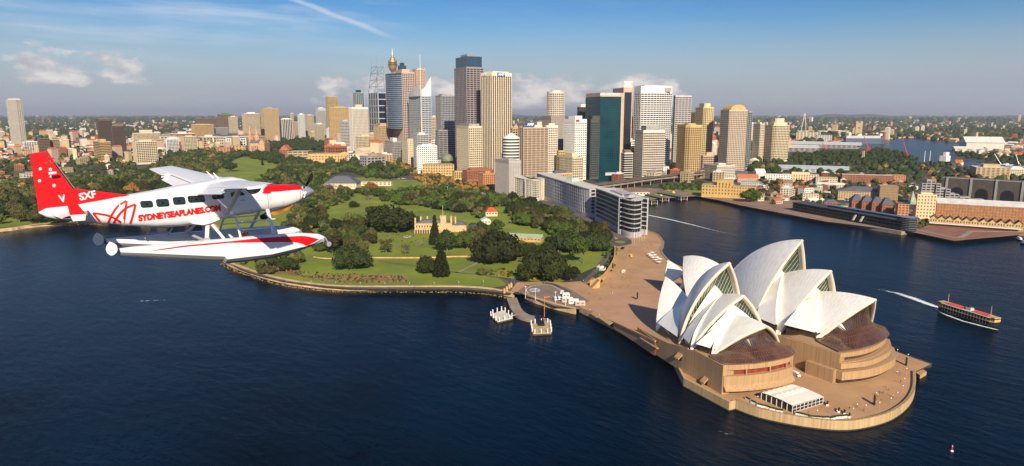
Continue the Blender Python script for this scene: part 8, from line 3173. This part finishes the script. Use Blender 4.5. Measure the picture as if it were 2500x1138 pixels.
VP = {}
def vehicle(kind, m, px_, py_, rz, label, z=LZ + .35, nm=None, group=None):
    key = (kind, m.name)
    p = w3(px_, py_, z)
    if key not in VP:
        VP[key] = car_proto(kind, m); o = VP[key]; o.location = p; o.rotation_euler = (0, 0, rz)
    else:
        o = tree_copy(VP[key], p, rz)
    o.name = nm or ('parked_car' if kind == 'car' else 'van'); o['category'] = 'car' if kind == 'car' else 'van'; o['label'] = label
    if group: o['group'] = group
    elif 'group' in o: del o['group']
    return o


vehicle('van', M_white, 1372, 716, .6, 'white van parked behind the pink site cabin')
vehicle('van', M_white, 1356, 732, 1.0, 'white van left of the two at the loading area')
vehicle('van', M_white, 1366, 731, .9, 'white van right of the two at the loading area')
vehicle('van', M_white, 1522, 665, .4, 'white van with awning alone on the open forecourt')
vehicle('van', M_black, 1520, 608, .3, 'black van near the roundabout')
vehicle('van', M_yellow, 1541, 626, .8, 'yellow truck on the forecourt near the quay edge')
vehicle('van', M_white, 1943, 917, 1.2, 'white truck parked in the gap between the two podium blocks', LZ + .15)
rv = random.Random(3)
cols = [('white', M_white), ('grey', M_lgrey), ('dark', M_black), ('red', M_red), ('blue', M_bluep)]
for i in range(16):
    t = rv.random(); c_ = rv.choice(cols)
    if i < 8: x, y, w = 1010 + 45 * t, 426 + 22 * t, 'on the avenue road beside the gardens'
    elif i < 12: x, y, w = 960 + 60 * t, 438 - 3 * t, 'on the road near the conservatorium annex'
    else: x, y, w = 1300 + 120 * t, 484 + 44 * t, 'on the road below the grey apartment row'
    vehicle('car', c_[1], x, y, .9 if i < 8 else .1, '%s car %s' % (c_[0], w), LZ + .5, group='%s cars %s' % (c_[0], w))
# cafe umbrellas on the quay walk
ub = None
for i, (x, y) in enumerate(((1585, 626), (1592, 622), (1598, 628), (1604, 634), (1611, 638), (1594, 634), (1601, 640), (1608, 645), (1589, 630))):
    p = w3(x, y)
    if ub is None:
        ub = empty('cafe_umbrella', 'x', 'umbrella', p)
        MB().tube((0, 0, 0), (0, 0, 2.6), .06, .05, 5).build('pole', M_grey, ub)
        MB().lathe([(2.6, 2.4), (2.5, 2.5), (.2, 3.3)], n=4).build('canopy', M_tent, ub)
        o = ub
    else: o = tree_copy(ub, p)
    o.rotation_euler = (0, 0, .5)
    o['label'] = 'pale square cafe umbrella in the cluster at the quay walk'; o['group'] = 'cafe umbrellas on the quay walk'
# people: one continuous skinned figure, shared
def figure(stride):
    me = bpy.data.meshes.new('f')
    J = [(0, 0, .95), (0, 0, 1.15), (0, 0, 1.38), (0, 0, 1.52), (0, .02, 1.68), (-.10, 0, .92), (-.11, stride * .22, .50), (-.11, stride * .18, .06), (-.11, stride * .18 + .14, .03),
         (.10, 0, .92), (.11, -stride * .12, .50), (.11, -stride * .32, .08), (.11, -stride * .32 + .14, .04), (-.20, 0, 1.38), (-.25, -stride * .12, 1.12), (-.25, -stride * .05, .86), (.20, 0, 1.38), (.25, stride * .12, 1.12), (.25, stride * .2, .88)]
    E_ = [(0, 1), (1, 2), (2, 3), (3, 4), (0, 5), (5, 6), (6, 7), (7, 8), (0, 9), (9, 10), (10, 11), (11, 12), (2, 13), (13, 14), (14, 15), (2, 16), (16, 17), (17, 18)]
    R_2 = [.15, .15, .17, .06, .11, .09, .07, .05, .04, .09, .07, .05, .04, .06, .045, .035, .06, .045, .035]
    me.from_pydata(J, E_, [])
    o = bpy.data.objects.new('f', me); scn.collection.objects.link(o)
    sk = o.modifiers.new('s', 'SKIN')
    for v, r in zip(me.skin_vertices[0].data, R_2): v.radius = (r, r * .8)
    me.skin_vertices[0].data[0].use_root = True
    o.modifiers.new('u', 'SUBSURF').levels = 1
    m2 = bpy.data.meshes.new_from_object(o.evaluated_get(bpy.context.evaluated_depsgraph_get()))
    bpy.data.objects.remove(o)
    return m2


SKIN = mat('skin_tone', (.45, .26, .17), .6, .05)
CL = [('white shirt', M_white), ('red top', M_red), ('blue top', M_bluep), ('black coat', M_black), ('yellow vest', M_yellow)]
FG = {}
for ci, (cn, cm) in enumerate(CL):
    m2 = figure(1.0 if ci % 2 else .6)
    for m in (SKIN, cm, M_dbrown): m2.materials.append(m)
    for p in m2.polygons:
        z = p.center.z
        p.material_index = 0 if z > 1.5 or (abs(p.center.x) > .21 and z < 1.0) else (1 if z > .95 else 2)
        p.use_smooth = True
    FG[ci] = m2
rp = random.Random(19)
AREAS = [('walking on the open forecourt', [(1490, 640), (1560, 620), (1610, 680), (1560, 730), (1450, 735), (1400, 705)], 34, LZ + .1), ('on the broadwalk at the podium tip', [(2020, 1010), (2150, 960), (2200, 900), (2210, 960), (2140, 1015), (2060, 1030)], 16, LZ + .1),
         ('on the narrow promenade below the podium wall', [(1440, 766), (1620, 858), (1622, 864), (1438, 770)], 10, LZ + .1), ('on the curving bay path', [(700, 683), (1200, 708), (1230, 712), (1000, 707), (700, 688)], 14, LZ + .2),
         ('by the garden gate and turning circle', [(1235, 705), (1290, 695), (1330, 720), (1270, 722)], 12, LZ + .2), ('on the quay beside the black terminal', [(1900, 518), (2190, 568), (2190, 570), (1900, 521)], 12, LZ + .2), ('along the quay walk under the apartments', [(1560, 590), (1600, 590), (1604, 610), (1570, 612)], 10, LZ + .2)]
for (w, poly, n, z) in AREAS:
    k = 0
    for _ in range(n * 30):
        p = (rp.uniform(min(q[0] for q in poly), max(q[0] for q in poly)), rp.uniform(min(q[1] for q in poly), max(q[1] for q in poly)))
        if not inside(p, poly): continue
        X, Y = at(*p); ci = rp.randrange(5)
        zz = z
        if 'forecourt' in w and inside((X, Y), [tuple(sE), tuple(dE1), tuple(dW1), tuple(sW)]): continue
        o = bpy.data.objects.new('person', FG[ci]); scn.collection.objects.link(o)
        o.location = (X, Y, zz); o.rotation_euler = (0, 0, rp.uniform(0, 6.28))
        tag(o, 'tiny walker in a %s %s' % (CL[ci][0], w), 'person', 'people in %s %s' % (CL[ci][0], w))
        k += 1
        if k >= n: break
# landing stage at the north west corner
P = [w3(2232, 926, 0), w3(2256, 915, 0), w3(2272, 905, 0), w3(2240, 893, 0)]
o = MB().obox(tuple(w3(2246, 921, 1).xy), tuple((w3(2262, 912, 1) - w3(2246, 921, 1)).xy), (-3, -4), -2, 2.2).build('boat_steps', M_walk); tag(o, 'small landing steps cut into the north western corner of the sea wall', 'steps')
# railings on the sea wall edge
g = MB()
e = [Vector((x, y)) for x, y in tip_edge]
for i in range(len(e) - 1):
    a, b = e[i], e[i + 1]
    for z in (LZ + 1.6, LZ + 2.0):
        g.bar((a.x, a.y, z), (b.x, b.y, z), .06, .06)
    g.bar((a.x, a.y, LZ + 1.1), (a.x, a.y, LZ + 2.0), .08, .08)
o = g.build('railing', mat('bronze_rail', (.12, .08, .05), .5, .1)); tag(o, 'dark bronze railing along the curved end of the sea wall', 'railing')

# ================================================================ air
hz = MB().box(-61000, 61000, -61000, 61000, -1.0, 430).build('haze', M_white)
hz.data.materials.clear()
hm = bpy.data.materials.new('haze'); hm.use_nodes = True
hn = hm.node_tree.nodes; hn.clear()
ho = hn.new('ShaderNodeOutputMaterial'); pv = hn.new('ShaderNodeVolumePrincipled')
pv.inputs['Color'].default_value = (.80, .86, 1.0, 1); pv.inputs['Density'].default_value = 0.000034; pv.inputs['Anisotropy'].default_value = .2
hm.node_tree.links.new(pv.outputs[0], ho.inputs['Volume'])
hz.data.materials.append(hm)
tag(hz, kind='stuff')
scn.cycles.volume_bounces = 0
